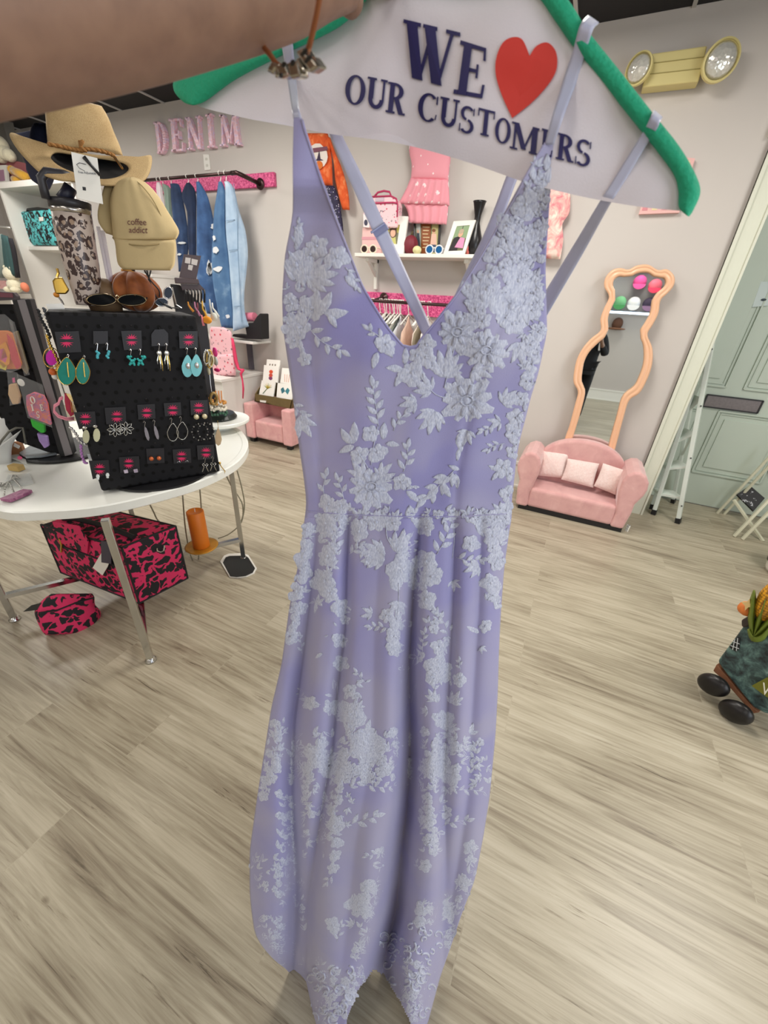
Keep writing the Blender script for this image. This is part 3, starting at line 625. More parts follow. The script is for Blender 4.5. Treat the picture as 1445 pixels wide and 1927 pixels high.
foam([(660, -30), (600, 30), (505, 86), (430, 112), (370, 130), (331, 146), (327, 170), (345, 192), (362, 198)], [(690, 0), (640, 50), (540, 100), (480, 130), (440, 152), (412, 172), (395, 185), (380, 194), (366, 198)], .009).build('foam_edge', GREENF, HN, smooth=True)
foam([(630, -40), (700, -55), (800, -65), (900, -70), (1010, -60)], [(660, 0), (740, -22), (800, -30), (900, -35), (980, -30)], .0085).build('foam_edge', GREENF, HN, smooth=True)
g = G(); c = HP(770, -60, 0); g.tube([c+V((0, 0, -.01)), c+V((0, 0, .03)), c+V((.012, 0, .045)), c+V((.03, 0, .055)), c+V((.045, 0, .045)), c+V((.047, 0, .03))], .0015, 8); g.build('hook', CHROME, HN, smooth=True)
def hstrap(pairs):
    A = smooth_pts([(a[0], a[1], d) for a, b, d in pairs], 5); B = smooth_pts([(b[0], b[1], d) for a, b, d in pairs], 5); g = G(); n = len(A)
    def f(u, v):
        a = A[round(v*(n-1))]; b = B[round(v*(n-1))]; return HP(a.x+(b.x-a.x)*u, a.y+(b.y-a.y)*u, a.z)
    g.sheet(f, 4, n-1); return g.build('strap', SATIN, DR, smooth=True, solid=.001)
def offd(x, y, dep):   # offset from the hanger plane of a point at optical depth dep
    return (pd(x, y, dep)-HP.o).dot(HP.n)
hstrap([((520, 36), (542, 34), .012), ((525, 60), (547, 58), .014), ((531, 90), (551, 88), .012), ((541, 150), (557, 148), .003), ((548, 200), (562, 199), offd(556, 200, .311)), ((553, 226), (567, 224), offd(560, 225, sm(DEP, 224))+.0005)])
hstrap([((1106, 30), (1126, 44), -.004), ((1098, 38), (1119, 50), .009), ((1090, 52), (1113, 62), .0125), ((1078, 96), (1100, 104), .006), ((1060, 150), (1084, 156), .004), ((1040, 215), (1060, 220), .002+max(0, offd(1050, 218, .3))), ((1025, 272), (1042, 272), offd(1033, 272, sm(DEP, 272))+.0005)])
hstrap([((1230, 208), (1246, 222), -.004), ((1226, 216), (1242, 228), .0125), ((1219, 232), (1236, 242), .0115), ((1206, 255), (1222, 264), .004), ((1150, 345), (1168, 353), .002), ((1128, 380), (1146, 388), -.004), ((1080, 460), (1098, 475), offd(1090, 468, .375)), ((1024, 552), (1030, 592), offd(1028, 570, .425)), ((1004, 585), (1010, 630), offd(1010, 600, .445))])
# serif lettering
def st(x0, y0, x1, y1, w): return [[(x0-w/2, y0), (x0+w/2, y0), (x1+w/2, y1), (x1-w/2, y1)]]
def hb(x0, x1, y, t=.07): return [[(x0, y), (x1, y), (x1, y+t), (x0, y+t)]]
def arc(cx, cy, rx, ry, a0, a1, wk, wn, n=18):
    out = []
    for i in range(n):
        a, b = (math.radians(a0+(a1-a0)*k/n) for k in (i, i+1))
        out.append([(cx+rx*math.cos(a), cy+ry*math.sin(a)), (cx+rx*math.cos(b), cy+ry*math.sin(b)), (cx+(rx-wk)*math.cos(b), cy+(ry-wn)*math.sin(b)), (cx+(rx-wk)*math.cos(a), cy+(ry-wn)*math.sin(a))])
    return out
GL = {
 'I': st(.5, 0, .5, 1, .34)+hb(.12, .88, 0)+hb(.12, .88, .93),
 'E': st(.3, 0, .3, 1, .26)+hb(.04, .92, 0, .08)+hb(.04, .9, .92, .08)+hb(.3, .7, .47, .07)+st(.88, 0, .92, .27, .08)+st(.88, .74, .86, 1, .08)+st(.68, .37, .68, .64, .07),
 'O': arc(.5, .5, .5, .51, 0, 360, .23, .07, 32),
 'U': st(.24, .3, .24, 1, .24)+st(.84, .3, .84, 1, .1)+arc(.505, .31, .385, .33, 180, 360, .2, .13)+hb(.0, .46, .93)+hb(.66, 1, .93),
 'R': st(.27, 0, .27, 1, .24)+hb(.03, .5, 0)+hb(.03, .45, .93)+arc(.4, .735, .46, .265, -90, 90, .23, .07)+st(.52, .5, .82, 0, .26)+hb(.78, 1.02, 0),
 'C': arc(.52, .5, .52, .51, 48, 312, .24, .07, 24)+st(.92, .66, .92, .95, .07)+st(.9, .12, .93, .3, .05),
 'S': arc(.5, .735, .42, .275, 35, 262, .2, .09)+arc(.5, .265, .44, .275, 82, -145, .22, .09)+st(.88, .7, .88, .97, .07)+st(.09, .03, .09, .32, .07),
 'T': st(.5, 0, .5, 1, .25)+hb(.25, .75, 0)+hb(.02, .98, .92, .08)+st(.04, .7, .04, 1, .07)+st(.96, .7, .96, 1, .07),
 'M': st(.14, 0, .14, 1, .08)+st(.85, 0, .85, 1, .2)+st(.17, 1, .5, .08, .19)+st(.8, 1, .5, .08, .07)+hb(0, .28, 0)+hb(.7, 1, 0)+hb(0, .25, .93)+hb(.75, 1, .93),
 'D': st(.25, 0, .25, 1, .26)+hb(.03, .45, 0, .08)+hb(.03, .45, .92, .08)+arc(.38, .5, .55, .5, -90, 90, .26, .08),
 'N': st(.15, 0, .15, 1, .1)+st(.85, 0, .85, 1, .1)+st(.15, 1, .82, 0, .28)+hb(0, .32, 0)+hb(0, .25, .93)+hb(.68, 1, .93),
 'W': st(.13, 1, .32, 0, .2)+st(.35, 0, .5, .85, .06)+st(.46, 1, .68, 0, .2)+st(.7, 0, .88, 1, .06)+hb(-.02, .3, .94)+hb(.34, .6, .94)+hb(.76, 1.02, .94)}
def glyph(g, ch, quad, fn, th=None):
    for k, poly in enumerate(GL[ch]):
        P3 = [fn(*bil(quad, u, v)) for u, v in poly]
        if th is None: g.add(P3, [tuple(range(len(P3)))])
        else: g.prism(P3, th)
z = lambda x, y: (600+x/1.71, y/1.71)
NAVY = M('25205a', .6); REDH = M('d8392f', .6)
def gquad(x, y, w_, h, s, sh=.1): return [z(x, y), z(x+w_, y+s*w_), z(x+w_-sh*h, y+s*w_+h), z(x-sh*h, y+h)]
def fng(k): return lambda x, y: HP(x, y, cfold(x, y)+.0012+k*.00005)
g = G(); glyph(g, 'W', [z(276, 64), z(452, 106), z(432, 287), z(262, 240)], fng(0)); g.build('letter', NAVY, cover, solid=.0003)
g = G(); glyph(g, 'E', [z(452, 128), z(548, 158), z(534, 318), z(428, 300)], fng(0)); g.build('letter', NAVY, cover, solid=.0003)
for ch, x, y, w_, h, s in (('O', 90, 236, 64, 94, .2), ('U', 158, 246, 64, 96, .2), ('R', 222, 262, 62, 98, .2), ('C', 324, 294, 64, 90, .22), ('U', 392, 310, 62, 90, .22), ('S', 455, 336, 52, 86, .25), ('T', 514, 346, 54, 84, .25), ('O', 571, 374, 50, 80, .27), ('M', 622, 390, 88, 86, .27), ('E', 716, 412, 44, 84, .27), ('R', 768, 426, 58, 84, .25), ('S', 828, 444, 54, 84, .22)):
    g = G(); glyph(g, ch, gquad(x, y, w_, h, s), fng(0)); g.build('letter', NAVY, cover, solid=.0003)
hp = smooth_pts([(622, 380), (590, 310), (570, 245), (570, 190), (590, 140), (622, 120), (655, 128), (678, 180)], 5)+smooth_pts([(678, 180), (700, 148), (735, 137), (762, 165), (766, 215), (745, 262), (690, 325), (622, 380)], 5)
g = G(); cx, cy = 670, 240; ring_ = [(p.x, p.y) for p in hp]
vs = [HP(*z(cx, cy), cfold(*z(cx, cy))+.0013)]
for p in ring_: q = z((p[0]+cx)/2, (p[1]+cy)/2); vs.append(HP(*q, cfold(*q)+.0013))
for p in ring_: q = z(*p); vs.append(HP(*q, cfold(*q)+.0013))
m = len(ring_); g.add(vs, [(0, 1+i, 1+(i+1) % m) for i in range(m)]+[(1+i, 1+m+i, 1+m+(i+1) % m, 1+(i+1) % m) for i in range(m)]); g.build('heart', REDH, cover, solid=.0003)
# ================================================================== BACK WALL: DENIM CORNER
def zz(ox, oy, s): return lambda x, y: (ox+x/s, oy+y/s)
def rw(zf, *rows): return [(zf(*a), zf(*b)) for a, b in rows]
Z2 = zz(250, 180, 4.587); Z6 = zz(560, 220, 4.25); ZT = zz(600, 0, 1.71); Z3 = zz(950, 480, 3.637); Z1 = zz(0, 150, 4.0139); ZC = zz(380, 560, 6.425)
WP = WY(WALLY-.002)
def iri():
    t = NT('iridescent_foil'); co = t.co('Object'); n1 = t.noise(co, 28, 3, .6, 1.5); t.set(t.ramp(n1, [(.35, 'efb6c8'), (.5, 'fad6df'), (.62, 'e2cdf0'), (.75, 'fff0f2')]), .25, .1); t.bump(n1, .6, .01); return t.m
IRI = iri(); DP = WY(WALLY-.045)
for ch, q in (('D', [(170, 225), (275, 212), (298, 497), (205, 502)]), ('E', [(297, 197), (415, 190), (440, 475), (325, 486)]), ('N', [(445, 185), (575, 168), (597, 458), (470, 470)]), ('I', [(610, 160), (685, 146), (715, 445), (630, 452)]), ('M', [(740, 160), (888, 162), (926, 425), (745, 437)])):
    g = G(); glyph(g, ch, [Z2(*p) for p in q], lambda x, y: DP(x, y), V((0, .045, 0)))
    tag(g.build('letter', IRI, bevel=.004), {'D': 'leftmost pink foil wall letter, D, in the word DENIM', 'E': 'pink foil wall letter E between the D and N of the wall sign', 'N': 'pink foil wall letter N in the middle of the wall sign', 'I': 'pink foil wall letter I above the white wall plate', 'M': 'rightmost pink foil wall letter, M, of the wall sign'}[ch], 'wall letter', 'pink DENIM letters on the wall')
g = G(); q = [Z2(605, 506), Z2(653, 506), Z2(668, 640), Z2(618, 646)]; slab(g, q, WY(WALLY), .008, .008); g = g
ou = g.build('outlet_plate', WHITEP, bevel=.002); tag(ou, 'white outlet plate on the wall under the pink DENIM letters', 'outlet')
g = G()
for v in (.3, .7): g = G(); g.prism([WY(WALLY)(*bil(q, u, v+dv), .0095) for u, dv in ((.3, -.08), (.7, -.08), (.7, .08), (.3, .08))], (0, .002, 0)); g.build('socket', M('cfcdc2', .5), ou)
def glitter(c1, c2):
    t = NT('glitter'); co = t.co('Object'); v = t.n('ShaderNodeTexVoronoi'); v.inputs['Scale'].default_value = 90; t.l(co, v.inputs['Vector'])
    t.set(t.ramp(t.math('MULTIPLY', v.outputs['Color'], 1.0), [(.2, c1), (.8, c2)]), .45, .1); t.bump(v.outputs['Distance'], .5, .004); return t.m
PINKG = glitter('b8326e', 'ee6f9f')
IRONM = M('43302f', .35, .7, .1, 60)
def rack(nm, x0, x1, zc, hh, rodY, rodz, fx, lab):
    t_ = thing(nm, ((x0+x1)/2, WALLY, zc-hh/2), lab, 'clothes rack')
    G().box(((x0+x1)/2, WALLY-.018, zc), (x1-x0, .032, hh)).build('board', PINKG, t_, bevel=.004)
    g = G(); g.tube([(x0+.1, rodY, rodz), (fx-.04, rodY, rodz)], .0125, 10); g.build('rod', IRONM, t_, smooth=True)
    g = G(); g.tube([(fx-.06, rodY, rodz), (fx, rodY, rodz), (fx+.03, rodY+.03, rodz-.01), (fx+.05, WALLY-.05, rodz-.03)], .017, 10); g.lathe([(.045, 0), (.045, .008), (.02, .012)], (fx+.05, WALLY-.04, rodz-.03), 16, (0, -1, 0)); g.tube([(fx+.05, WALLY-.05, rodz-.03), (fx+.05, WALLY-.03, rodz-.03)], .02, 10)
    g.build('bracket', IRONM, t_, smooth=True); return t_
a = WP(*Z2(1235, 665)); b = WP(*Z2(1235, 790)); r0 = pw(433, 326, 3.40)
rack('clothes_rack', -4.86, a.x, (a.z+b.z)/2, abs(a.z-b.z), 3.40, r0.z, pw(445, 325, 3.4).x, 'glittery pink wall board with an iron pipe rail carrying jeans')
def denim(c1, c2, c3, sc=7):
    t = NT('denim'); co = t.co('Object'); n1 = t.noise(co, sc, 3, .5); n2 = t.noise(t.co('Object', (1, 1, .25)), 160, 2)
    t.set(t.ramp(n1, [(.3, c1), (.55, c2), (.72, c3)]), .85); t.bump(n2, .4, .003); return t.m
D1 = denim('22324f', '2d4266', '3d567e'); D2 = denim('2b466f', '3f6190', '6f8fb3'); D3 = denim('3c5e86', '4f7298', '8aa7c0'); D4 = denim('8fa9c4', 'a9bfd4', 'c3d2df'); D5 = denim('16223a', '1e2d4a', '2b3d5e')
FRAY = M('d9dde0', .9, 0, .15, 150, .4); HANGW = M('e8e4dc', .4)
def jplane(hx): p = pw(hx, 330, 3.40); return Pl((p.x, 3.40, 1.5), (.62, -.78, 0))
def garment(nm, zf, rows, mat, hook, lab, cat, grp, thick=.035, fold=.006, nf=2, Y=3.40, pl=None, extra=None):
    pl = pl or jplane(hook[0]); t_ = thing(nm, pl(*zf(*rows[-1][0])), lab, cat, grp)
    g = G(); loft(g, rw(zf, *rows), pl, thick, nu=14, k=3, fold=fold, nf=nf); o = g.build('cloth', mat, t_, smooth=True)
    if extra: extra(pl, t_, o)
    hk(hook, rows[0], zf, pl, nm.replace('_', ' '), lab)
    return t_
HKN = [0]
def hk(hook, row, zf, pl, nm, lab):
    c = pw(hook[0], hook[1], 3.40) if hook[1] < 400 else pw(hook[0], hook[1], 3.45)
    top = c+V((0, 0, .012)); a = pl(*zf((row[0][0]+row[1][0])/2, (row[0][1]+row[1][1])/2+8))
    g = G(); g.tube([c+V((.0, -.012, -.012)), c+V((0, -.018, .006)), top+V((0, 0, .01)), c+V((0, .018, .002)), c+V((0, .01, -.03)), a], .0035, 6)
    h = g.build('clothes_hanger', HANGW, smooth=True); tag(h, 'white hanger under the '+lab.split(',')[0].split(' on ')[0].split(' with ')[0], 'hanger', 'white hangers on the iron rails')
def patches(*ps):
    def f(pl, t_, o):
        for (x, y, rx, ry, m) in ps:
            g = G(); pts = [Z2(x+rx*.8*math.cos(k*.449)*random.uniform(.55, 1.2), y+ry*.8*math.sin(k*.449)*random.uniform(.6, 1.2)) for k in range(14)]
            g.prism([pl(px, py, .044) for px, py in pts], -pl.n*.012); g.build('frayed_patch' if m is FRAY else 'dark_patch', m, o)
    return f
def seams(*ls):
    def f(pl, t_, o):
        for l in ls:
            g = G(); g.tube([pl(*Z2(*p), .042) for p in l], .0025, 5); g.build('seam', M('2c4263', .8) if l[0][0] < 790 else M('7f9ab5', .8), o)
    return f
garment('hanging_blouse', Z2, [((205, 745), (232, 748)), ((200, 800), (258, 800)), ((210, 860), (262, 862)), ((240, 1000), (290, 1000)), ((260, 1150), (310, 1150))], M('dccfd2', .85, 0, .12, 20), Z2(215, 725), 'white and pink patterned top hanging leftmost on the jeans rail', 'top', 'garments on the denim rail', .03)
garment('hanging_blouse', Z2, [((250, 760), (275, 762)), ((258, 800), (326, 802)), ((275, 900), (330, 905)), ((290, 1100), (345, 1100)), ((310, 1300), (360, 1300))], M('7f9186', .85, 0, .08, 20), Z2(245, 722), 'grey green top on the jeans rail beside the dark jeans', 'top', 'garments on the denim rail', .03)
garment('jeans', Z2, [((318, 760), (345, 756)), ((325, 780), (400, 770)), ((330, 900), (430, 880)), ((345, 1060), (468, 1100)), ((372, 1250), (482, 1275)), ((385, 1380), (474, 1390)), ((395, 1520), (470, 1520))], D1, Z2(318, 715), 'dark ripped jeans nearest the tan baseball cap', 'jeans', 'jeans on the denim rail', extra=patches((420, 1270, 55, 12, FRAY), (400, 1370, 24, 14, FRAY)))
garment('jeans', Z2, [((462, 752), (488, 750)), ((430, 820), (530, 800)), ((422, 880), (548, 880)), ((466, 1000), (548, 1000)), ((472, 1200), (548, 1200)), ((482, 1350), (548, 1370)), ((486, 1480), (548, 1480))], D5, Z2(468, 700), 'navy jeans with a black waistband, second pair along the rail', 'jeans', 'jeans on the denim rail')
garment('jeans', Z2, [((545, 742), (572, 740)), ((548, 800), (605, 790)), ((550, 900), (650, 880)), ((550, 1050), (690, 1040)), ((550, 1200), (705, 1150)), ((550, 1400), (705, 1400)), ((556, 1600), (720, 1650)), ((600, 1750), (740, 1780)), ((640, 1880), (755, 1900))], D2, Z2(548, 695), 'mid blue jeans with a black thigh patch, hung centre of the rail', 'jeans', 'jeans on the denim rail', extra=patches((662, 1495, 44, 90, FRAY), (660, 1492, 26, 66, M('1b1d24', .8)), (690, 1130, 26, 30, FRAY)))
garment('jeans', Z2, [((738, 742), (766, 740)), ((725, 840), (800, 830)), ((700, 1000), (800, 1000)), ((690, 1200), (805, 1200)), ((680, 1400), (840, 1420)), ((690, 1600), (856, 1620)), ((720, 1780), (866, 1780)), ((742, 1900), (870, 1900)), ((766, 2000), (866, 2010))], D3, Z2(748, 672), 'faded blue jeans with torn knees and white fraying', 'jeans', 'jeans on the denim rail', extra=patches((712, 1330, 38, 40, FRAY), (735, 1495, 52, 30, FRAY), (820, 1905, 30, 22, FRAY), (700, 1230, 20, 30, FRAY)))
garment('jeans', Z2, [((788, 740), (822, 738)), ((796, 800), (872, 800)), ((800, 1000), (920, 1000)), ((805, 1200), (970, 1160)), ((822, 1350), (992, 1340)), ((835, 1500), (985, 1480)), ((850, 1700), (962, 1700)), ((862, 1850), (965, 1850)), ((862, 1960), (985, 1940)), ((866, 2035), (1006, 1992))], D4, Z2(795, 668), 'pale washed jeans at the right end of the rail', 'jeans', 'jeans on the denim rail', extra=seams([(870, 760), (900, 1000), (905, 1330), (920, 1600), (940, 1950)], [(830, 1335), (905, 1325)], [(800, 1080), (880, 1070)], [(870, 1820), (935, 1812)]))
# black folder shape at cap side
# white display furniture below the jeans
LAM = M('e3e0da', .5, 0, .02, 5)
def unit_box(name, x0, x1, y0, z0, z1, lab, cat='cabinet'):
    t_ = thing(name, ((x0+x1)/2, (y0+WALLY)/2, z0), lab, cat); yb = WALLY-.03
    G().box(((x0+x1)/2, (y0+yb)/2, z1-.015), (x1-x0+.02, yb-y0+.02, .03)).build('top', LAM, t_, bevel=.004)
    G().box(((x0+x1)/2, (y0+yb)/2+.005, (z0+z1-.03)/2), (x1-x0, yb-y0-.01, z1-.03-z0)).build('body', LAM, t_, bevel=.003)
    return t_
za = .712
unit_box('display_plinth', -4.32, -3.25, 3.02, 0, za, 'white display plinth left of the pink armchair')
unit_box('tall_cabinet', -4.85, -4.34, 3.3, 0, 1.62, 'tall white cabinet behind the orange velvet pumpkin')
z1_ = 1.05; xr = -3.13
sh = thing('wall_shelf', (-3.6, 3.5, z1_), 'white shelf under the jeans holding black boots', 'shelf')
G().box(((xr-4.3)/2, (3.40+WALLY)/2, z1_-.012), (xr+4.3, WALLY-3.40, .024)).build('board', LAM, sh, bevel=.004)
G().box((-4.28, 3.56, (z1_+za)/2), (.03, .2, z1_-za-.03)).build('side_panel', LAM, sh)
G().box((pw(471, 670, 3.62).x, 3.62, (z1_+za)/2), (.05, .04, z1_-za-.03)).build('support', M('4a4750', .4), sh)
# black boots in a box, pink rolled item
BP2 = WY(3.50)
g = G(); slab(g, [ZC(*p) for p in ((362, 470), (375, 440), (540, 460), (520, 350), (565, 305), (610, 310), (660, 230), (700, 190), (712, 200), (722, 505), (530, 502))], BP2, .06, .12)
tag(g.build('boots', M('121114', .6), bevel=.006), 'black boots lying on the white shelf beneath the pale jeans', 'boots')
g = G(); a = BP2(*ZC(535, 235)); b = BP2(*ZC(640, 235)); g.tube([a, b], .042, 16); g.tube([a+V((.02, 0, .0)), b+V((.002, 0, 0))], .02, 12); tag(g.build('pink_roll', M('d97d93', .7, 0, .08, 30), smooth=False), 'rolled pink item resting on the black boots', 'roll')
# pink backpack on plinth
def printcloth(base, dark, red, s1=32):
    t = NT('printed_cloth'); co = t.co('Object')
    v = t.n('ShaderNodeTexVoronoi', feature='F1'); v.inputs['Scale'].default_value = s1; t.l(co, v.inputs['Vector']); v2 = t.n('ShaderNodeTexVoronoi'); v2.inputs['Scale'].default_value = s1*.8; t.l(t.co('Object', (1, 1.7, 1), (.3, .9, .5)), v2.inputs['Vector'])
    m1 = t.math('LESS_THAN', v.outputs['Distance'], .26); nz = t.noise(co, s1*4, 2); m1 = t.math('MULTIPLY', m1, t.math('GREATER_THAN', nz, .47)); m2 = t.math('LESS_THAN', v2.outputs['Distance'], .2)
    a = t.n('ShaderNodeMixRGB'); a.inputs[1].default_value = s2l(base); a.inputs[2].default_value = s2l(red); t.l(m2, a.inputs[0])
    b = t.n('ShaderNodeMixRGB'); b.inputs[2].default_value = s2l(dark); t.l(a.outputs[0], b.inputs[1]); t.l(m1, b.inputs[0]); t.l(b.outputs[0], t.b.inputs['Base Color']); t.b.inputs['Roughness'].default_value = .7; return t.m
WESTERN = printcloth('f0bcc4', '4d4148', 'd6455a', 24)
BYY = pf(424, 706, .712).y; bpk = thing('backpack', WY(BYY)(*ZC(250, 950)), 'pink western print backpack standing on the white plinth', 'backpack'); PB = WY(BYY)
g = G(); loft(g, rw(ZC, ((110, 352), (260, 358)), ((95, 380), (330, 395)), ((95, 450), (362, 440)), ((100, 600), (370, 590)), ((115, 750), (392, 740)), ((130, 880), (408, 880)), ((150, 945), (410, 942))), PB, .03, .10, nu=14, edge=.02); g.build('body', WESTERN, bpk, smooth=True)
g = G(); loft(g, rw(ZC, ((140, 690), (370, 680)), ((140, 760), (385, 760)), ((150, 860), (395, 870)), ((165, 930), (395, 930))), PB, .02, .02, nu=10, edge=.04); g.build('front_pocket', WESTERN, bpk, smooth=True)
g = G(); g.tube([PB(*ZC(*p), .02) for p in ((365, 490), (385, 600), (410, 760), (440, 860), (480, 880), (500, 870))], [.012, .016, .018, .016, .012, .01], 8); g.tube([PB(*ZC(*p), .06) for p in ((500, 870), (470, 920), (490, 1000), (500, 1100), (495, 1220))], [.014, .012, .008, .01, .006], 8); g.build('strap', M('d83a63', .7), bpk, smooth=True)
# crate of greeting cards on the pink armchair
PEACHV = NT('pink_velvet'); nz = PEACHV.noise(PEACHV.co('Object'), 14, 4, .6, .5); PEACHV.set(PEACHV.ramp(nz, [(.3, 'd8999a'), (.6, 'e3aca9'), (.8, 'edc0ba')]), .8, 0, Sheen_Weight=.5); PINKV = PEACHV.m
ac = thing('armchair', (-2.85, 3.4, 0), 'small square pink velvet armchair holding a crate of cards', 'armchair')
AX0 = pw(455, 800, 3.28).x; AX1 = pw(530, 800, 3.28).x+.0
fl = pf(462, 829); frt = pf(535, 846); AYF = 3.265; ax0, ax1 = -3.235, -2.60
ht = pw(470, 760, AYF).z; AW = .12
for s_, xx in ((0, ax0+AW/2), (1, ax1-AW/2)): G().box((xx, AYF+.17, .05+(ht-.05)/2), (AW, .34, ht-.05)).build('arm', PINKV, ac, bevel=.02, bseg=3)
G().box(((ax0+ax1)/2, AYF+.335, .05+(ht+.01)/2), (ax1-ax0, .09, ht+.0)).build('backrest', PINKV, ac, bevel=.02, bseg=3)
G().box(((ax0+ax1)/2, AYF+.16, .16), (ax1-ax0-2*AW-.004, .29, .2)).build('seat', PINKV, ac, bevel=.025, bseg=3)
for sx in (ax0+.06, ax1-.06):
    for sy in (AYF+.05, AYF+.31): G().box((sx, sy, .025), (.05, .05, .05), taper=1.2).build('leg', BLACKM, ac)
WOODD = M('6b5a35', .7, 0, .2, 25, .3)
CP = WY(3.36); crate = thing('wooden_crate', CP(*ZC(850, 1330)), 'dark wooden crate of greeting cards on the pink armchair', 'crate')
q = [ZC(*p) for p in ((640, 1165), (1095, 1240), (1070, 1345), (635, 1255))]; g = G(); slab(g, q, CP, .0, .012); g.build('front_panel', WOODD, crate, bevel=.002)
a, b, c, d = [CP(*p) for p in q]; bk = V((0, .2, .1))
g = G(); g.prism([a, d, d+V((0, .2, 0)), a+V((0, .2, .16))], (.012, 0, 0)); g.build('side_panel', WOODD, crate); g = G(); g.prism([b, c, c+V((0, .2, 0)), b+V((0, .2, .16))], (-.012, 0, 0)); g.build('side_panel', WOODD, crate)
g = G(); g.prism([d, c, c+V((0, .2, 0)), d+V((0, .2, 0))], (0, 0, .01)); g.prism([d+V((0, .2, 0)), c+V((0, .2, 0)), c+V((0, .2, .2)), d+V((0, .2, .2))], (0, .01, 0)); g.build('base', WOODD, crate)
g = G(); slab(g, [ZC(*p) for p in ((700, 1240), (775, 1248), (770, 1272), (702, 1262))], CP, .003, .003); g.build('label_plate', WHITEP, crate)
CARD = M('f2efe8', .5)
def card(q, off, mk, lab):
    P_ = Pl(V((-2.7, 3.385-off, .5)), (0, -1, .3)); t_ = thing('greeting_card', P_(*ZC(*q[3])), lab, 'greeting card', 'greeting cards in the crate')
    qq = [ZC(*p) for p in q]; g = G(); slab(g, qq, P_, .0, .012); g.build('card', CARD, t_)
    def pt(u, v): return bil(qq, u, v)
    def blob(name, pts, col, h=.002):
        g = G(); g.prism([P_(*pt(u, v), h) for u, v in pts], -P_.n*.0016); g.build(name, M(col, .6), t_)
    mk(blob)
def cactus(b):
    for cx, cy, c in ((.5, .62, 'd8502e'), (.5, .4, 'c94a3a'), (.5, .22, '7a3560')): b('picture', [(cx+.13*math.cos(k*.785), cy+.12*math.sin(k*.785)) for k in range(8)], c, .002+cy*.001)
def plant(b):
    b('stalk', [(.22, .1), (.28, .1), (.52, .5), (.48, .52)], '3a5a30')
    for k in range(7): a = .3+k*.4; b('leaf', [(.5+.04*math.cos(a+1.57), .5+.04*math.sin(a+1.57)), (.5+.34*math.cos(a), .55+.34*math.sin(a)), (.5-.04*math.cos(a+1.57), .5-.04*math.sin(a+1.57))], ('8a9a4a', 'd8a83a', 'c9c07a')[k % 3], .0025)
def butterfly(b):
    b('wing', [(.5, .5), (.36, .75), (.22, .6), (.32, .3)], '2f6a78'); b('wing', [(.5, .5), (.64, .75), (.78, .6), (.68, .3)], '3a7f8a')
def lines(b):
    for k in range(3): b('stroke', [(.35+.15*k, .1), (.38+.15*k, .1), (.3+.2*k, .6), (.27+.2*k, .6)], 'd88a6a', .002)
def dots(b):
    for k in range(3): b('figure', [(.22+.2*k, .2), (.3+.2*k, .2), (.3+.2*k, .5), (.22+.2*k, .5)], '6a5a4a', .002)
card([(785, 745), (945, 758), (935, 860), (775, 850)], -.05, dots, 'white card with small figures, rear left of the crate')
card([(750, 815), (930, 830), (915, 1030), (735, 1005)], -.025, cactus, 'white card with a red stacked picture in the crate')
card([(970, 850), (1110, 860), (1090, 1050), (945, 1030)], -.025, lines, 'white card with thin orange strokes, rear right of the crate')
card([(722, 1000), (888, 1022), (862, 1200), (690, 1170)], .0, plant, 'white card with a yellow plant, front left of the crate')
card([(915, 1030), (1110, 1050), (1090, 1240), (900, 1205)], .0, butterfly, 'white card with a blue butterfly, front right of the crate')
# ================================================================== BACK WALL: CHILDRENS OUTFITS AND SHELF
ORG = NT('tie_dye_orange'); nz = ORG.noise(ORG.co('Object'), 16, 3, .6, .6); ORG.set(ORG.ramp(nz, [(.3, 'c8451a'), (.55, 'e2622a'), (.75, 'f29a62')]), .85); ORG = ORG.m
WPO = WY(3.62)
of = thing('halloween_outfit', WPO(*Z6(280, 1000)), 'orange tie dye top with pumpkin print over navy spotted leggings on the wall', 'outfit')
g = G(); loft(g, rw(Z6, ((20, 130), (240, 130)), ((20, 200), (262, 220)), ((30, 350), (275, 370)), ((40, 550), (280, 548))), WPO, .03, .01, nu=14, fold=.004); top = g.build('top', ORG, of, smooth=True)
g = G(); loft(g, rw(Z6, ((225, 150), (260, 165)), ((265, 260), (300, 280)), ((290, 380), (345, 385)), ((300, 500), (388, 520)), ((330, 640), (410, 640)), ((360, 742), (416, 745))), WPO, .025, .0, nu=10, fold=.004, edge=.0); g.build('sleeve', ORG, of, smooth=True)
g = G(); slab(g, [Z6(120+90*math.cos(k*.42)+30, 320+105*math.sin(k*.42)*random.uniform(.85, 1.1)) for k in range(15)], WPO, .036, .003); pr = g.build('print', M('eadfd6', .8), top)
g = G(); slab(g, [Z6(172+28*math.cos(k*.52), 385+34*math.sin(k*.52)) for k in range(12)], WPO, .040, .003); g.build('pumpkin_picture', M('d8722a', .8), pr)
g = G(); slab(g, [Z6(*p) for p in ((140, 350), (205, 345), (180, 335), (172, 270), (155, 335))], WPO, .042, .003); g.build('hat_picture', M('3a2a44', .8), pr)
g = G(); slab(g, [Z6(*p) for p in ((120, 250), (235, 235), (240, 265), (125, 285))], WPO, .041, .003); g.build('lettering_band', M('7a4a5a', .8), pr)
NVS = printcloth('221c3c', 'd9d4e2', '6a5f9a', 60)
g = G(); loft(g, rw(Z6, ((180, 545), (292, 552)), ((195, 620), (325, 640)), ((240, 760), (345, 740)), ((280, 860), (362, 860)), ((320, 960), (372, 1015)), ((345, 1040), (372, 1060))), WPO, .025, .0, nu=10, fold=.003); g.build('leggings', NVS, of, smooth=True)
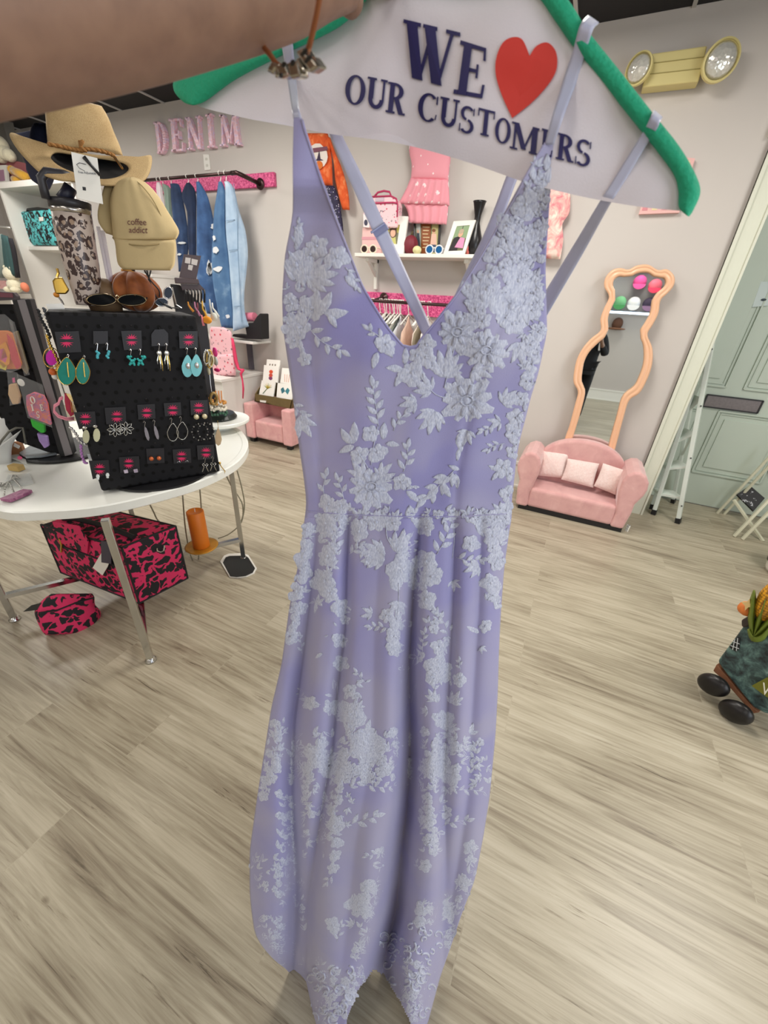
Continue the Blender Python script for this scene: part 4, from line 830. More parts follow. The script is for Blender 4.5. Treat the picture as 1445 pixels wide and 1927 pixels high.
def bowcloth():
    t = NT('pink_bow_print'); co = t.co('Object'); v = t.n('ShaderNodeTexVoronoi'); v.inputs['Scale'].default_value = 17; v.inputs['Randomness'].default_value = .25; t.l(co, v.inputs['Vector'])
    m = t.math('MULTIPLY', t.math('LESS_THAN', v.outputs['Distance'], .30), t.math('GREATER_THAN', t.noise(co, 60, 2), .42))
    mx = t.n('ShaderNodeMixRGB'); mx.inputs[1].default_value = s2l('e79aa6'); mx.inputs[2].default_value = s2l('f7dfe0'); t.l(m, mx.inputs[0]); t.l(mx.outputs[0], t.b.inputs['Base Color']); t.b.inputs['Roughness'].default_value = .85; return t.m
PBW = bowcloth(); DPW = WY(3.60)
pd_ = thing('pink_childs_dress', DPW(*Z6(1000, 860)), 'pink bow print frilled childs dress hanging on the wall above the shelf', 'dress')
g = G(); loft(g, rw(Z6, ((900, 120), (1190, 160)), ((890, 265), (1222, 320)), ((912, 380), (1215, 400)), ((905, 500), (1205, 510))), DPW, .03, .01, nu=16); g.build('bodice', PBW, pd_, smooth=True)
g = G(); loft(g, rw(Z6, ((903, 490), (1206, 500)), ((860, 590), (1212, 600)), ((805, 695), (1215, 712))), DPW, .04, .01, nu=44, fold=.012, nf=6, k=5); g.build('skirt', PBW, pd_, smooth=True)
g = G(); loft(g, rw(Z6, ((845, 690), (1205, 700)), ((880, 760), (1200, 780)), ((890, 850), (1190, 862))), DPW, .02, .01, nu=44, fold=.01, nf=5, k=5); g.build('frill', PBW, pd_, smooth=True)
SHY = 3.43; shz = pw(770, 477, SHY).z; sx0 = pw(*Z6(455, 1080), SHY).x; sx1 = pw(*Z6(1440, 1100), SHY).x+.12
ws = thing('wall_shelf', ((sx0+sx1)/2, 3.55, shz), 'white wall shelf crowded with frames under the pink dress', 'shelf')
G().box(((sx0+sx1)/2, (SHY+WALLY)/2, shz-.0125), (sx1-sx0, WALLY-SHY, .025)).build('board', WHITEP, ws, bevel=.003)
for px in (604, 1380):
    bx = pw(*Z6(px, 1140), 3.6).x; g = G(); g.box((bx, WALLY-.015, shz-.14), (.03, .03, .23)); g.box((bx, WALLY-.1, shz-.04), (.03, .2, .03)); g.prism([(bx-.01, WALLY-.03, shz-.16), (bx-.01, WALLY-.18, shz-.055), (bx-.01, WALLY-.15, shz-.05), (bx-.01, WALLY-.03, shz-.12)], (.02, 0, 0)); g.build('bracket', WHITEP, ws, bevel=.003)
# things on the shelf; each stands with its foot on the board
def foot(px, py, Y, z):  # lift a traced thing so that it stands on z
    return z-pw(px, py, Y).z
SY = 3.52
def frame(q, iq, lab, picture, fr=WHITEP, nm='picture_frame', cat='picture frame', Y=SY):
    qp = [Z6(*p) for p in q]; z0 = min(pw(*p, Y).z for p in (qp[2], qp[3])); P_ = Pl((0, Y, shz), (0, -1, .16)); t_ = thing(nm, P_(*qp[3]), lab, cat)
    ii = [Z6(*p) for p in iq]; A = [P_(*p) for p in qp]; B = [P_(*p) for p in ii]
    lift = V((0, 0, shz-min(p.z for p in A))); A = [p+lift for p in A]; B = [p+lift for p in B]
    g = G(); n = P_.n*.018; g.add(A+B+[p+n for p in A]+[p+n*.7 for p in B], [(8+i, 8+(i+1) % 4, 12+(i+1) % 4, 12+i) for i in range(4)]+[(i, (i+1) % 4, 8+(i+1) % 4, 8+i) for i in range(4)]+[(4+i, 12+i, 12+(i+1) % 4, 4+(i+1) % 4) for i in range(4)]+[(0, 3, 2, 1)]); g.build('frame', fr, t_)
    g = G(); g.prism([p+n*.3 for p in B], n*.05); ph = g.build('photo', M('6a6a4a', .4), t_)
    def pt(u, v): a = B[3]+(B[2]-B[3])*u; b = B[0]+(B[1]-B[0])*u; return a+(b-a)*v
    def blob(name, pts, col, h=.0):
        g = G(); g.prism([pt(max(0, min(1, u)), max(0, min(1, v)))+n*(.42+h) for u, v in pts], n*.03); g.build(name, M(col, .45), ph)
    picture(blob); return t_
def circ(cx, cy, rx, ry, n=12): return [(cx+rx*math.cos(k*6.283/n), cy+ry*math.sin(k*6.283/n)) for k in range(n)]
def pic_girl(b):
    b('background', [(0, .6), (1, .6), (1, 1), (0, 1)], 'a8a04a'); b('shirt', [(.1, 0), (.9, 0), (.75, .38), (.25, .38)], 'c3bf6a', .05); b('hair', circ(.5, .6, .33, .3), '5a3a24', .1); b('face', circ(.5, .55, .22, .2), 'dba98c', .15); b('hat', [(.2, .72), (.8, .72), (.65, .95), (.35, .95)], '4a3020', .2)
def pic_pair(b):
    b('background', [(0, .5), (1, .5), (1, 1), (0, 1)], '8aa07a'); b('window_bar', [(.48, .5), (.53, .5), (.53, 1), (.48, 1)], '3a3a3a', .03); b('jacket', [(0, 0), (.6, 0), (.5, .6), (.1, .55)], '2a2426', .06); b('shirt', [(.35, .15), (.95, .1), (.9, .5), (.55, .55)], 'd88fb4', .1); b('face', circ(.5, .68, .17, .13), 'dba98c', .14); b('hair', circ(.5, .78, .18, .1), 'b5a08a', .16)
def pic_poster(b):
    b('panel', [(.02, .0), (.2, .0), (.22, 1), (.04, 1)], 'b9bdb6', .02); b('panel', [(.72, .0), (.98, 0), (.96, 1), (.7, 1)], 'b8b078', .02); b('panel', [(.24, 0), (.66, 0), (.66, .9), (.26, .9)], '8a4a1c', .04)
    b('person_picture', [(.0, .2), (.2, .2), (.17, .62), (.05, .62)], '38404a', .08); b('face', circ(.11, .66, .05, .05), 'd8a88c', .1)
    b('person_picture', [(.66, .28), (.95, .28), (.9, .6), (.7, .6)], 'e0b7a2', .08); b('trousers', [(.7, .05), (.92, .05), (.92, .28), (.7, .28)], '3b4a66', .08); b('face', circ(.79, .66, .06, .06), 'd8a88c', .1); b('hair', circ(.79, .7, .08, .05), '7a4a28', .12)
    for k in range(7): y = .78-.1*k; b('text_line', [(.31+.02*(k % 2), y), (.61-.03*(k % 3), y), (.61-.03*(k % 3), y+.025), (.31+.02*(k % 2), y+.025)], 'd8c49a', .08)
frame([(680, 790), (890, 800), (852, 1100), (686, 1090)], [(726, 858), (822, 866), (800, 1020), (716, 1010)], 'white framed photo of a child in a hat, left on the wall shelf', pic_girl)
frame([(935, 770), (1156, 775), (1136, 1075), (945, 1075)], [(945, 785), (1142, 790), (1122, 1060), (955, 1060)], 'black framed poster of two women on the wall shelf', pic_poster, BLACKM, Y=3.6)
frame([(1255, 828), (1430, 818), (1338, 1096), (1170, 1092)], [(1277, 866), (1382, 856), (1325, 1060), (1208, 1065)], 'white framed photo of two people, right on the wall shelf', pic_pair)
def pumpkin(g, c, r, h, n=8, am=.1):
    g.ell(c, (r, r, h), 48, 16, lob=lambda th, ph: 1-am+am*abs(math.cos(th*n/2))**.6)
def pump_thing(name, px, r, h, m, lab, Y=SY-.03, z=None, stem='5a4a2a'):
    c = pw(*px, Y); c.z = (shz if z is None else z)+h*.98; t_ = thing(name, (c.x, c.y, c.z-h), lab, 'pumpkin'); g = G(); pumpkin(g, c, r, h); g.build('body', m, t_, smooth=True)
    g = G(); g.tube([c+V((0, 0, h*.85)), c+V((r*.05, 0, h*1.15)), c+V((r*.15, 0, h*1.35))], [r*.14, r*.1, r*.08], 7); g.build('stem', M(stem, .8), t_, smooth=True)
pump_thing('decorative_pumpkin', Z6(905, 1020), .062, .07, M('7a2532', .6, 0, .1, 30), 'dark red pumpkin between the frames on the wall shelf', 3.56)
pump_thing('decorative_pumpkin', Z6(955, 1065), .036, .028, M('e4dca4', .6), 'small cream pumpkin in front of the poster on the wall shelf', 3.47)
pump_thing('decorative_pumpkin', Z6(1372, 1050), .05, .055, M('e2746c', .6), 'coral pumpkin at the right end of the wall shelf', 3.6)
def glasses(c, w_, h_, dirx, rimm, lensm, lab, name='sunglasses', up=V((0, 0, 1)), grp=None, rim=.004):
    c = V(c); dx = V(dirx).normalized(); t_ = thing(name, c-up*h_, lab, 'sunglasses', grp); nrm = dx.cross(up).normalized()
    for s_ in (-1, 1):
        cc = c+dx*s_*w_*.27; ring = [cc+dx*math.cos(k*.3927)*w_*.21+up*math.sin(k*.3927)*h_ for k in range(16)]
        g = G(); g.tube(ring, rim, 6, closed=True); g.build('rim', rimm, t_, smooth=True)
        g = G(); b = len(g.v); g.prism([p+nrm*.001 for p in ring], nrm*-.002); g.build('lens', lensm, t_)
        g = G(); e = c+dx*s_*w_*.48+up*h_*.4; g.tube([e, e-nrm*.02, e-nrm*.09, e-nrm*.12-up*.02], rim*.7, 6); g.build('temple', rimm, t_, smooth=True)
    g = G(); g.tube([c-dx*w_*.07+up*h_*.3, c+up*h_*.45, c+dx*w_*.07+up*h_*.3], rim*.8, 6); g.build('bridge', rimm, t_, smooth=True); return t_
LENSB = M('3a2a28', .1, .3); c = pw(*Z6(568, 1048), 3.46); c.z = shz+.03; glasses(c, .15, .028, (1, 0, 0), M('efe0c8', .4), LENSB, 'cream rimmed sunglasses at the left end of the wall shelf', rim=.006)
c = pw(*Z6(1092, 1055), 3.46); c.z = shz+.03; glasses(c, .14, .028, (1, .1, 0), M('e6e6e6', .3), M('2a6fae', .08, .8), 'white rimmed blue mirrored sunglasses before the poster', rim=.005)
g = G(); c = pw(896, 430, 3.6); zt = pw(896, 379, 3.6).z; H_ = zt-shz; c.z = shz
g.lathe([(.03, 0), (.055, H_*.12), (.06, H_*.3), (.035, H_*.5), (.022, H_*.62), (.024, H_*.75), (.045, H_*.97), (.05, H_), (.04, H_*.99), (.02, H_*.8)], c, 24); tag(g.build('vase', M('121114', .3), smooth=True), 'black waisted vase behind the right frame on the shelf', 'vase')
# lunch bag and pink box
LB = WY(3.56); SPK = printcloth('f2cfd4', '6b6470', 'd8436a', 40)
bx = thing('pink_box', LB(*Z6(600, 1085)), 'pale pink box under the patterned lunch bag on the shelf', 'box'); zb = LB(*Z6(560, 890)).z
p0 = LB(*Z6(528, 1000)).x; p1 = LB(*Z6(700, 1000)).x
G().box(((p0+p1)/2, 3.58, (shz+zb)/2), (p1-p0, .1, zb-shz)).build('body', M('ecc0bc', .6), bx, bevel=.004); G().box(((p0+p1)/2, 3.58, (shz+zb)/2+.02), (p1-p0+.004, .104, .02)).build('band', M('d89aa4', .6), bx)
lb = thing('lunch_bag', V((LB(*Z6(660, 850)).x, 3.57, zb)), 'pink patterned lunch bag with a magenta handle, on the wall shelf', 'lunch bag')
g = G(); slab(g, [Z6(*p) for p in ((522, 770), (575, 640), (745, 632), (790, 655), (800, 700), (796, 800), (790, 886), (522, 886))], LB, .05, .1); g.build('body', SPK, lb, bevel=.012, bseg=3)
MG = M('b8325e', .6); g = G(); g.tube([LB(*Z6(*p), .054) for p in ((545, 705), (600, 690), (760, 685), (795, 690))], .006, 6); g.tube([LB(*Z6(*p), .05) for p in ((575, 640), (745, 632), (790, 655), (800, 700), (796, 800))], .006, 6); g.build('piping', MG, lb, smooth=True)
g = G(); g.tube([LB(*Z6(*p), .0) for p in ((612, 640), (640, 605), (690, 592), (735, 600), (748, 635))], .007, 6); g.build('handle', MG, lb, smooth=True)
g = G(); slab(g, [Z6(*p) for p in ((620, 650), (690, 645), (690, 672), (620, 676))], LB, .054, .003); g.build('name_patch', M('c9b9c4', .6), lb)
g = G(); slab(g, [Z6(*p) for p in ((525, 775), (575, 790), (572, 885), (525, 880))], LB, .058, .006); pp_ = g.build('front_picture', M('f0e6e6', .6), lb); g = G(); slab(g, [Z6(545+14*math.cos(k*.5), 845+24*math.sin(k*.5)) for k in range(12)], LB, .061, .003); g.build('dark_motif', M('3b3a52', .6), pp_)
# lower pink rack with clothes
a = pw(*Z6(530, 1420), WALLY-.03); b = pw(*Z6(560, 1530), WALLY-.03); rz = pw(770, 570, 3.45).z
rack('clothes_rack', -2.45, pw(*Z6(1215, 1480), WALLY-.03).x+.25, (a.z+b.z)/2-.005, .17, 3.45, rz, pw(*Z6(1185, 1480), 3.45).x+.2, 'lower pink glitter rack below the white wall shelf')
g = G(); fx = pw(*Z6(672, 1460), 3.6).x; g.lathe([(.04, 0), (.04, .01), (.015, .03)], (fx, WALLY-.036, rz+.03), 16, (0, -1, 0)); g.tube([(fx, WALLY-.06, rz+.03), (fx, 3.45, rz)], .014, 8); o = g.build('rack_flange', IRONM, bpy.data.objects['clothes_rack.001'])
cols = ['e4dcd2', 'd86a8c', 'e6e0d6', '2b2a2e', 'cfd0c6', '5f6458', 'e6e2da', '9aa29a', '23252c', 'c9ccd0', 'd9b9a6', 'e8d8cc', '8a7f6a', 'ece4de', 'b9c0c4', 'e2b7bd']
names = ['cream', 'rose pink', 'off white', 'black', 'pale sage', 'olive', 'ivory', 'grey green', 'charcoal', 'light grey', 'beige', 'oatmeal', 'khaki', 'white', 'silver grey', 'blush pink']
hx = [600, 665, 700, 720, 745, 770, 785, 805, 820, 835, 895, 985, 1003, 1053]
for i, px in enumerate(hx):
    c = pw(*Z6(px, 1490), 3.45); c.z = rz; lean = (i % 3-1)*.02; yaw = .12+.02*math.sin(i*2.1)
    d = V((math.sin(yaw)*.6, -math.cos(yaw), 0)).normalized()*.2
    g = G(); g.tube([c+V((.006, 0, -.016)), c+V((.018, 0, 0)), c+V((.01, 0, .018)), c+V((-.012, 0, .016)), c+V((-.012, 0, -.02)), c+V((lean*.3, 0, -.09))], .004, 6); g.tube([c+V((lean*.3, 0, -.09))-d+V((0, 0, -.07)), c+V((lean*.3, 0, -.085)), c+V((lean*.3, 0, -.09))+d+V((0, 0, -.07))], .005, 6)
    tag(g.build('clothes_hanger', HANGW, smooth=True), 'white hanger carrying the %s garment on the lower pink rack' % names[i], 'hanger', 'white hangers on the lower rack')
    g = G(); rows = []; bs = c+V((lean*.3, 0, -.1)); nx = V((-d.y, d.x, 0)).normalized()*.011
    def f(u, v, s_, bs=bs, d=d, nx=nx, i=i):
        wd = interp([(0, .12), (.12, .95), (.3, .8), (1, .9)], v); q = (2*u-1); return bs+d*q*wd+V((0, 0, -.72*v-.05*abs(q)*(v < .3)))+nx*s_*(.25+.75*math.sqrt(max(0, 1-q*q)))*(.5+.5*min(1, v*4))*(1+.3*math.sin(q*7+i))
    g.sheet(lambda u, v: f(u, v, 1), 10, 10); g.sheet(lambda u, v: f(u, v, -1), 10, 10)
    b0 = len(g.v)-242
    for j in range(10):
        for k in (0, 10): g.f.append((b0+j*11+k, b0+(j+1)*11+k, b0+121+(j+1)*11+k, b0+121+j*11+k))
    for k in range(10):
        for j in (0, 10): g.f.append((b0+j*11+k, b0+j*11+k+1, b0+121+j*11+k+1, b0+121+j*11+k))
    tag(g.build('hanging_garment', M(cols[i], .85, 0, .2, 25, .2), smooth=True), '%s garment hung on the lower pink rack' % names[i], 'garment', 'garments on the lower rack')
# pink tie-dye garment at right
TD = NT('pink_tie_dye'); nz = TD.noise(TD.co('Object'), 14, 3, .6, 1); TD.set(TD.ramp(nz, [(.35, 'd8808a'), (.5, 'efb6ae'), (.62, 'f5ddcf')]), .85)
oo = lambda x, y: (x, y)
g = G(); loft(g, [((1000, 340), (1072, 350)), ((1000, 380), (1073, 384)), ((1000, 400), (1070, 403)), ((1000, 412), (1058, 422)), ((1000, 450), (1060, 450)), ((1000, 484), (1054, 488))], WPO, .03, .01, nu=16, fold=.006)
tag(g.build('hanging_outfit', TD.m, smooth=True), 'pink and cream tie dye outfit on the wall right of the shelf', 'outfit')
# wall canvas, emergency light
cv = thing('wall_canvas', WP(1202, 403), 'pink and cream plaid canvas on the wall behind the hanger tip', 'canvas')
q = [(1236, 290), (1308, 298), (1278, 400), (1202, 403)]; g = G(); slab(g, q, WY(WALLY), .03, .03); g.build('panel', M('e8b9b4', .7), cv)
for k in range(4):
    g = G(); q2 = [bil(q, .05+.24*k, .95), bil(q, .18+.24*k, .95), bil(q, .18+.24*k, .06), bil(q, .05+.24*k, .06)]; slab(g, q2, WY(WALLY), .032, .003); g.build('stripe', M('ead9a8' if k % 2 else 'd98f96', .7), cv)
em = thing('emergency_light', pw(1265, 160, 3.6), 'yellowed twin head emergency light high on the wall', 'emergency light'); EY = M('d6c98a', .5)
EP = WY(3.585); g = G(); slab(g, [ZT(*p) for p in ((1070, 172), (1250, 146), (1222, 262), (1040, 282))], EP, .0, .09); bd = g.build('housing', EY, em, bevel=.006)
g = G(); g.tube([EP(*ZT(1062, 205), .002), EP(*ZT(1240, 183), .002)], .002, 5); g.build('groove', M('a59a62', .5), bd); g = G(); g.tube([EP(*ZT(1052, 240), .002), EP(*ZT(1232, 220), .002)], .002, 5); g.build('groove', M('a59a62', .5), bd)
def lampm():
    t = NT('ribbed_lens'); v = t.n('ShaderNodeTexVoronoi'); v.inputs['Scale'].default_value = 60; t.l(t.co('Object'), v.inputs['Vector']); t.set('d9d8cf', .12, .35); t.bump(v.outputs['Distance'], .6, .004); return t.m
LM = lampm()
for (cx, cy), rr in ((ZT(1030, 222), .072), (ZT(1292, 196), .088)):
    c = EP(cx, cy, .03); ax = V((.25, -1, -.1)) if cx > 1250 else V((-.35, -1, -.1))
    g = G(); g.lathe([(.02, -.09), (rr*.7, -.05), (rr, -.01), (rr, .012), (rr*.9, .016), (rr*.88, .006)], c, 28, ax); hd = g.build('lamp_head', EY, em, smooth=False)
    g = G(); g.lathe([(rr*.89, .004), (rr*.7, .02), (rr*.35, .028), (.001, .03)], c, 28, ax); g.build('lens', LM, hd, smooth=True)
# ================================================================== MIRROR, SOFA, LADDER, STOOL
MT = math.radians(1.3); MP = Pl((.2, 3.62, 1.81), (0, -math.cos(MT), math.sin(MT)))
outer = [(330, 1560), (375, 1385), (413, 1245), (440, 1170), (480, 1020), (500, 935), (472, 880), (470, 820), (490, 720), (530, 640), (590, 570), (655, 515), (652, 440), (680, 360), (712, 285), (680, 220), (685, 160), (730, 105), (790, 88), (845, 100), (900, 72), (980, 65), (1050, 103), (1110, 96), (1160, 145), (1155, 210), (1110, 265), (1065, 310), (1050, 400), (1010, 480), (975, 545), (1010, 640), (1005, 760), (960, 880), (915, 950), (850, 995), (810, 1120), (765, 1290), (735, 1400), (690, 1560)]
inner = [(385, 1560), (430, 1385), (465, 1250), (490, 1170), (528, 1040), (550, 930), (526, 865), (530, 800), (545, 725), (580, 660), (640, 600), (700, 545), (708, 490), (706, 430), (735, 350), (768, 275), (742, 215), (745, 175), (770, 150), (800, 145), (850, 155), (905, 125), (980, 120), (1035, 155), (1085, 155), (1100, 180), (1090, 215), (1050, 250), (1012, 290), (995, 390), (960, 460), (918, 535), (948, 620), (948, 740), (910, 850), (880, 900), (805, 965), (765, 1100), (715, 1280), (690, 1390), (645, 1560)]
n_ = min(len(outer), len(inner))
So = smooth_pts(outer, 4); Si = smooth_pts(inner, 4)
def resamp(P_, n):
    d = [0]
    for a, b in zip(P_, P_[1:]): d.append(d[-1]+(b-a).length)
    out = []
    j = 0
    for i in range(n):
        s_ = d[-1]*i/(n-1)
        while j < len(d)-2 and d[j+1] < s_: j += 1
        t_ = (s_-d[j])/max(1e-9, d[j+1]-d[j]); out.append(P_[j]+(P_[j+1]-P_[j])*t_)
    return out
So = resamp(So, 200)
Si2 = []   # nearest matching keeps the cross sections square to the frame
Sr = resamp(Si, 400); j0 = 0
for p in So:
    best = min(range(j0, min(len(Sr), j0+26)), key=lambda j: (Sr[j]-p).length); j0 = best; Si2.append(Sr[best])
mir = thing('wavy_mirror', MP(*Z3(540, 1560)), 'peach wavy framed full length mirror leaning behind the pink sofa', 'mirror')
g = G(); m = 14
def ms_(u, v):
    a = So[round(v*199)]; b = Si2[round(v*199)]; th = math.pi*(1-u); c = .5-.5*math.cos(th); h = .012+.022*abs(math.sin(th))**.5*(1-.38*math.exp(-((c-.55)/.12)**2))
    q = (b.x+(a.x-b.x)*c, b.y+(a.y-b.y)*c); return MP(*Z3(*q), h)
g.sheet(ms_, m, 199); b_ = len(g.v); P0 = [MP(*Z3(p.x, p.y), -.012) for p in So]; P1 = [MP(*Z3(p.x, p.y), -.012) for p in Si2]
g.v += P0+P1
for i in range(199): g.f.append((b_+i, b_+i+1, b_+200+i+1, b_+200+i)); g.f.append((b_+i, b_+i+1, (i+1)*(m+1)+m, i*(m+1)+m))
g.build('frame', M('ecbb96', .35, 0, .02, 10), mir, smooth=True)
MR = NT('mirror_glass'); MR.set('e9eeec', .015, 1)
g = G(); bk = [MP(*Z3((p.x+q.x)/2, (p.y+q.y)/2), 0) for p, q in zip(So, Si2)]; g.add(bk, [(i, i+1, 198-i, 199-i) for i in range(0, 99)]); g.build('glass', MR.m, mir)
SF = thing('toddler_sofa', (.23, 3.35, 0), 'low rounded pink velvet childs sofa in front of the mirror', 'sofa')
SV = NT('sofa_velvet'); nz = SV.noise(SV.co('Object'), 10, 4, .6, .4); SV.set(SV.ramp(nz, [(.3, 'cf9a98'), (.6, 'dcaaa6'), (.8, 'e6bab4')]), .8, 0, Sheen_Weight=.5); SV = SV.m
FY = 3.2; FPl = WY(FY); Zs = zz(930, 820, 9.031)
def front_solid(name, pts, y0, y1, mat, bev=.02, seg=3, zf=Zs):
    g = G(); A = [pw(*zf(*p), y0) for p in pts]; g.prism(A, (0, y1-y0, 0)); return g.build(name, mat, SF, bevel=bev, bseg=seg)
a0 = pw(*Zs(360, 1190), FY); a1 = pw(1168, 1003, FY)
G().box(((a0.x+a1.x)/2+.01, FY+.19, .02), (a1.x-a0.x-.02, .36, .04)).build('plinth', BLACKM, SF)
LA = [pw(*Zs(*p), FY) for p in ((352, 1190), (385, 900), (420, 760), (385, 600), (388, 500), (430, 390), (520, 310), (620, 282), (710, 310), (775, 390), (790, 500), (740, 690), (640, 890), (590, 1000), (552, 1215))]
cxm = (a0.x+a1.x)/2
for nm, pts in (('arm', LA),):
    for mirr in (False, True):
        P_ = [V((2*cxm-p.x if mirr else p.x, FY, max(p.z, .03))) for p in pts]; g = G(); g.prism(P_, (0, .38, 0)); g.build('arm', SV, SF, bevel=.022, bseg=4)
iw = pw(*Zs(600, 1000), FY).x; sz_ = pw(*Zs(640, 890), FY).z
g = G(); g.box((cxm, FY+.19, (.035+sz_)/2), (2*(cxm-iw)+.02, .37, sz_-.035)); g.build('seat', SV, SF, bevel=.03, bseg=4)
bt = pw(1075, 824, 3.5).z; hw = cxm-iw+.04
arch = [V((cxm+hw*math.cos(k*math.pi/20), 3.47, .2+(bt-.2)*max(0, math.sin(k*math.pi/20))**.6)) for k in range(21)]
g = G(); g.prism([V((cxm+hw, 3.47, .04)), *arch, V((cxm-hw, 3.47, .04))], (0, .1, 0)); g.build('backrest', SV, SF, bevel=.025, bseg=4)
tg = thing('x', (0, 0, 0), '', '') if False else None
g = G(); TP = WY(FY-.005); q = [zz(1150, 820, 4.898)(*p) for p in ((150, 812), (182, 828), (152, 888), (126, 872))]; slab(g, q, TP, .0, .002); tgo = g.build('fabric_tag', WHITEP, SF); put_text('heat', [q[0], q[1], q[2], q[3]][1:]+[q[0]], TP, .002, BLACKM, 'tag_lettering', tgo)
FUR = NT('fluffy_pile'); nz = FUR.noise(FUR.co('Object'), 70, 5, .7, 1.5); FUR.set(FUR.ramp(nz, [(.3, 'f0cfc8'), (.6, 'fbe6e0')]), .9, 0, Sheen_Weight=.6); FUR.bump(nz, .7, .008); FUR = FUR.m
for q, Yc, lab in (([(238, 1335), (442, 1360), (404, 1526), (222, 1508)], 3.43, 'fluffy pale pink cushion at the left of the childs sofa'), ([(430, 1392), (646, 1428), (604, 1592), (384, 1535)], 3.39, 'fluffy pale pink cushion in the middle of the childs sofa'), ([(672, 1424), (848, 1482), (758, 1642), (608, 1580)], 3.36, 'fluffy pale pink cushion at the right of the childs sofa')):
    P_ = Pl((0, Yc, .3), (0, -1, .35)); g = G(); qq = [Z3(*p) for p in q]
    def cf(u, v, s_): k = (1-abs(2*u-1)**3)*(1-abs(2*v-1)**3); e = 1-.05*(1-abs(2*v-1)**2)*abs(2*u-1); uu = .5+(u-.5)*e; return P_(*bil(qq, uu, 1-v), s_*(.004+.04*k**.6+.004*math.sin(u*31+v*9)*math.sin(v*27-u*7)*k**.3))
    g.sheet(lambda u, v: cf(u, v, 1), 18, 18); g.sheet(lambda u, v: cf(u, v, -1), 18, 18); tag(g.build('cushion', FUR, smooth=True, weld=False), lab, 'cushion', 'fluffy cushions on the sofa')
# baseboard behind shows a white paper at the sofa side
g = G(); c = pf(1194, 963); g.box((c.x, c.y+.02, .02), (.06, .04, .04)); tag(g.build('white_socket_strip', WHITEP, bevel=.004), 'white socket strip on the floor beside the childs sofa', 'socket strip')
# stepladder
ST = M('dde6de', .35, .1); ld = thing('stepladder', (1.0, 3.8, 0), 'white metal stepladder folded upright against the door casing', 'stepladder')
F1 = pf(1275, 984); F2 = pf(1229, 968); BK = pf(1266, 946); F3 = pf(1224, 958)
T1 = pw(1351, 588, 3.80); T2 = pw(1331, 650, 3.83); T3 = pw(1318, 664, 3.95); T4 = pw(1296, 740, 3.95)
def rail(name, a, b, w_, h_): d = (b-a).normalized(); g = G(); g.bar(a+d*.03, b, w_, h_, up=(1, -.4, 0)); o = g.build(name, ST, ld, bevel=.003); g = G(); g.bar(a, a+d*.045, w_*1.25, h_*1.2, up=(1, -.4, 0)); g.build('rubber_foot', BLACKM, o); return o
rail('front_rail', F1, T1, .04, .03); rail('front_rail', F2, T2, .025, .03); rail('rear_rail', BK, T3, .04, .025); rail('rear_rail', F3, T4, .012, .02)
for k in range(5):
    v = .13+.165*k; a = F1.lerp(T1, v); b = F2.lerp(T2, v); g = G(); d = V((-.05, .12, 0)); g.prism([a, b, b+d, a+d], (0, 0, .018)); g.build('step', ST, ld)
for va, vb in ((.5, .35), (.8, .68)): a = F1.lerp(T1, va); b = BK.lerp(T3, vb); g = G(); g.bar(a, b, .016, .006); g.build('brace', ST, ld)
g = G()
g.tube([T1, T1+V((-.03, .02, .03)), T1+V((-.1, .06, .03)), T2+V((-.05, .1, .06))], .012, 8); g.build('top_handle', ST, ld, smooth=True)
for k in range(4): c = F1.lerp(T1, .1+.25*k)+V((0, -.022, 0)); g = G(); g.lathe([(.006, 0), (.006, .004)], c, 8, (0, -1, 0)); g.build('rivet', M('4a4f4c', .4, .6), ld)
# folding step stool
ss = thing('step_stool', (1.55, 3.8, 0), 'cream folding step stool with speckled black treads, right edge by the door', 'step stool'); CR = M('d5d4bd', .4)
ZL = zz(1150, 820, 4.898)
def srail(pb, pt, Y, w_=.028): a = pf(*ZL(*pb)); b = pw(*ZL(*pt), Y); g = G(); g.bar(a, b, w_, .018, up=(1, 0, 0)); g.build('leg', CR, ss, bevel=.003)
srail((975, 715), (1500, 150), 4.0, .02); srail((1040, 722), (1520, 210), 3.97, .02); srail((1130, 928), (1520, 520), 3.72); srail((1205, 955), (1560, 600), 3.68); 
a = pf(*ZL(1400, 972)); b = pw(*ZL(1130, 590), 3.9); g = G(); g.bar(a, b, .022, .014); g.build('leg', CR, ss)
SPK2 = NT('speckled_tread'); nz = SPK2.noise(SPK2.co('Object'), 40, 2); SPK2.set(SPK2.ramp(nz, [(.62, '1b1c20'), (.66, 'b8bac0')]), .6)
P_ = Pl(pf(*ZL(1290, 900))+V((0, .05, .0)), (-.2, -1, .9)); g = G(); slab(g, [ZL(*p) for p in ((1157, 540), (1280, 456), (1418, 574), (1312, 695))], P_, .02, .025); g.build('tread', SPK2.m, ss, bevel=.004)
g = G(); slab(g, [ZL(*p) for p in ((1405, 270), (1470, 225), (1540, 300), (1490, 360))], P_, .02, .025); g.build('tread', SPK2.m, ss, bevel=.004)
# patterned bucket at the right edge
c = pf(1475, 1080); g = G(); bu = thing('planter_bucket', c, 'white ribbed bucket with grey and orange pattern at the right edge', 'bucket')
g.lathe([(.10, 0), (.105, .02), (.135, .26), (.14, .27), (.13, .26), (.1, .03)], c, 40, lob=lambda th, h: 1+.012*math.cos(th*26)); g.build('body', M('e2ded0', .6), bu, smooth=True)
g = G(); g.lathe([(.118, .07), (.128, .16), (.126, .165), (.116, .068)], c, 40); g.build('band', M('55534f', .6, 0, .2, 20), bu, smooth=True)
g = G(); g.ell(c+V((-.075, -.095, .085)), (.03, .02, .03)); g.build('orange_motif', M('cf7a45', .6), bu, smooth=True)
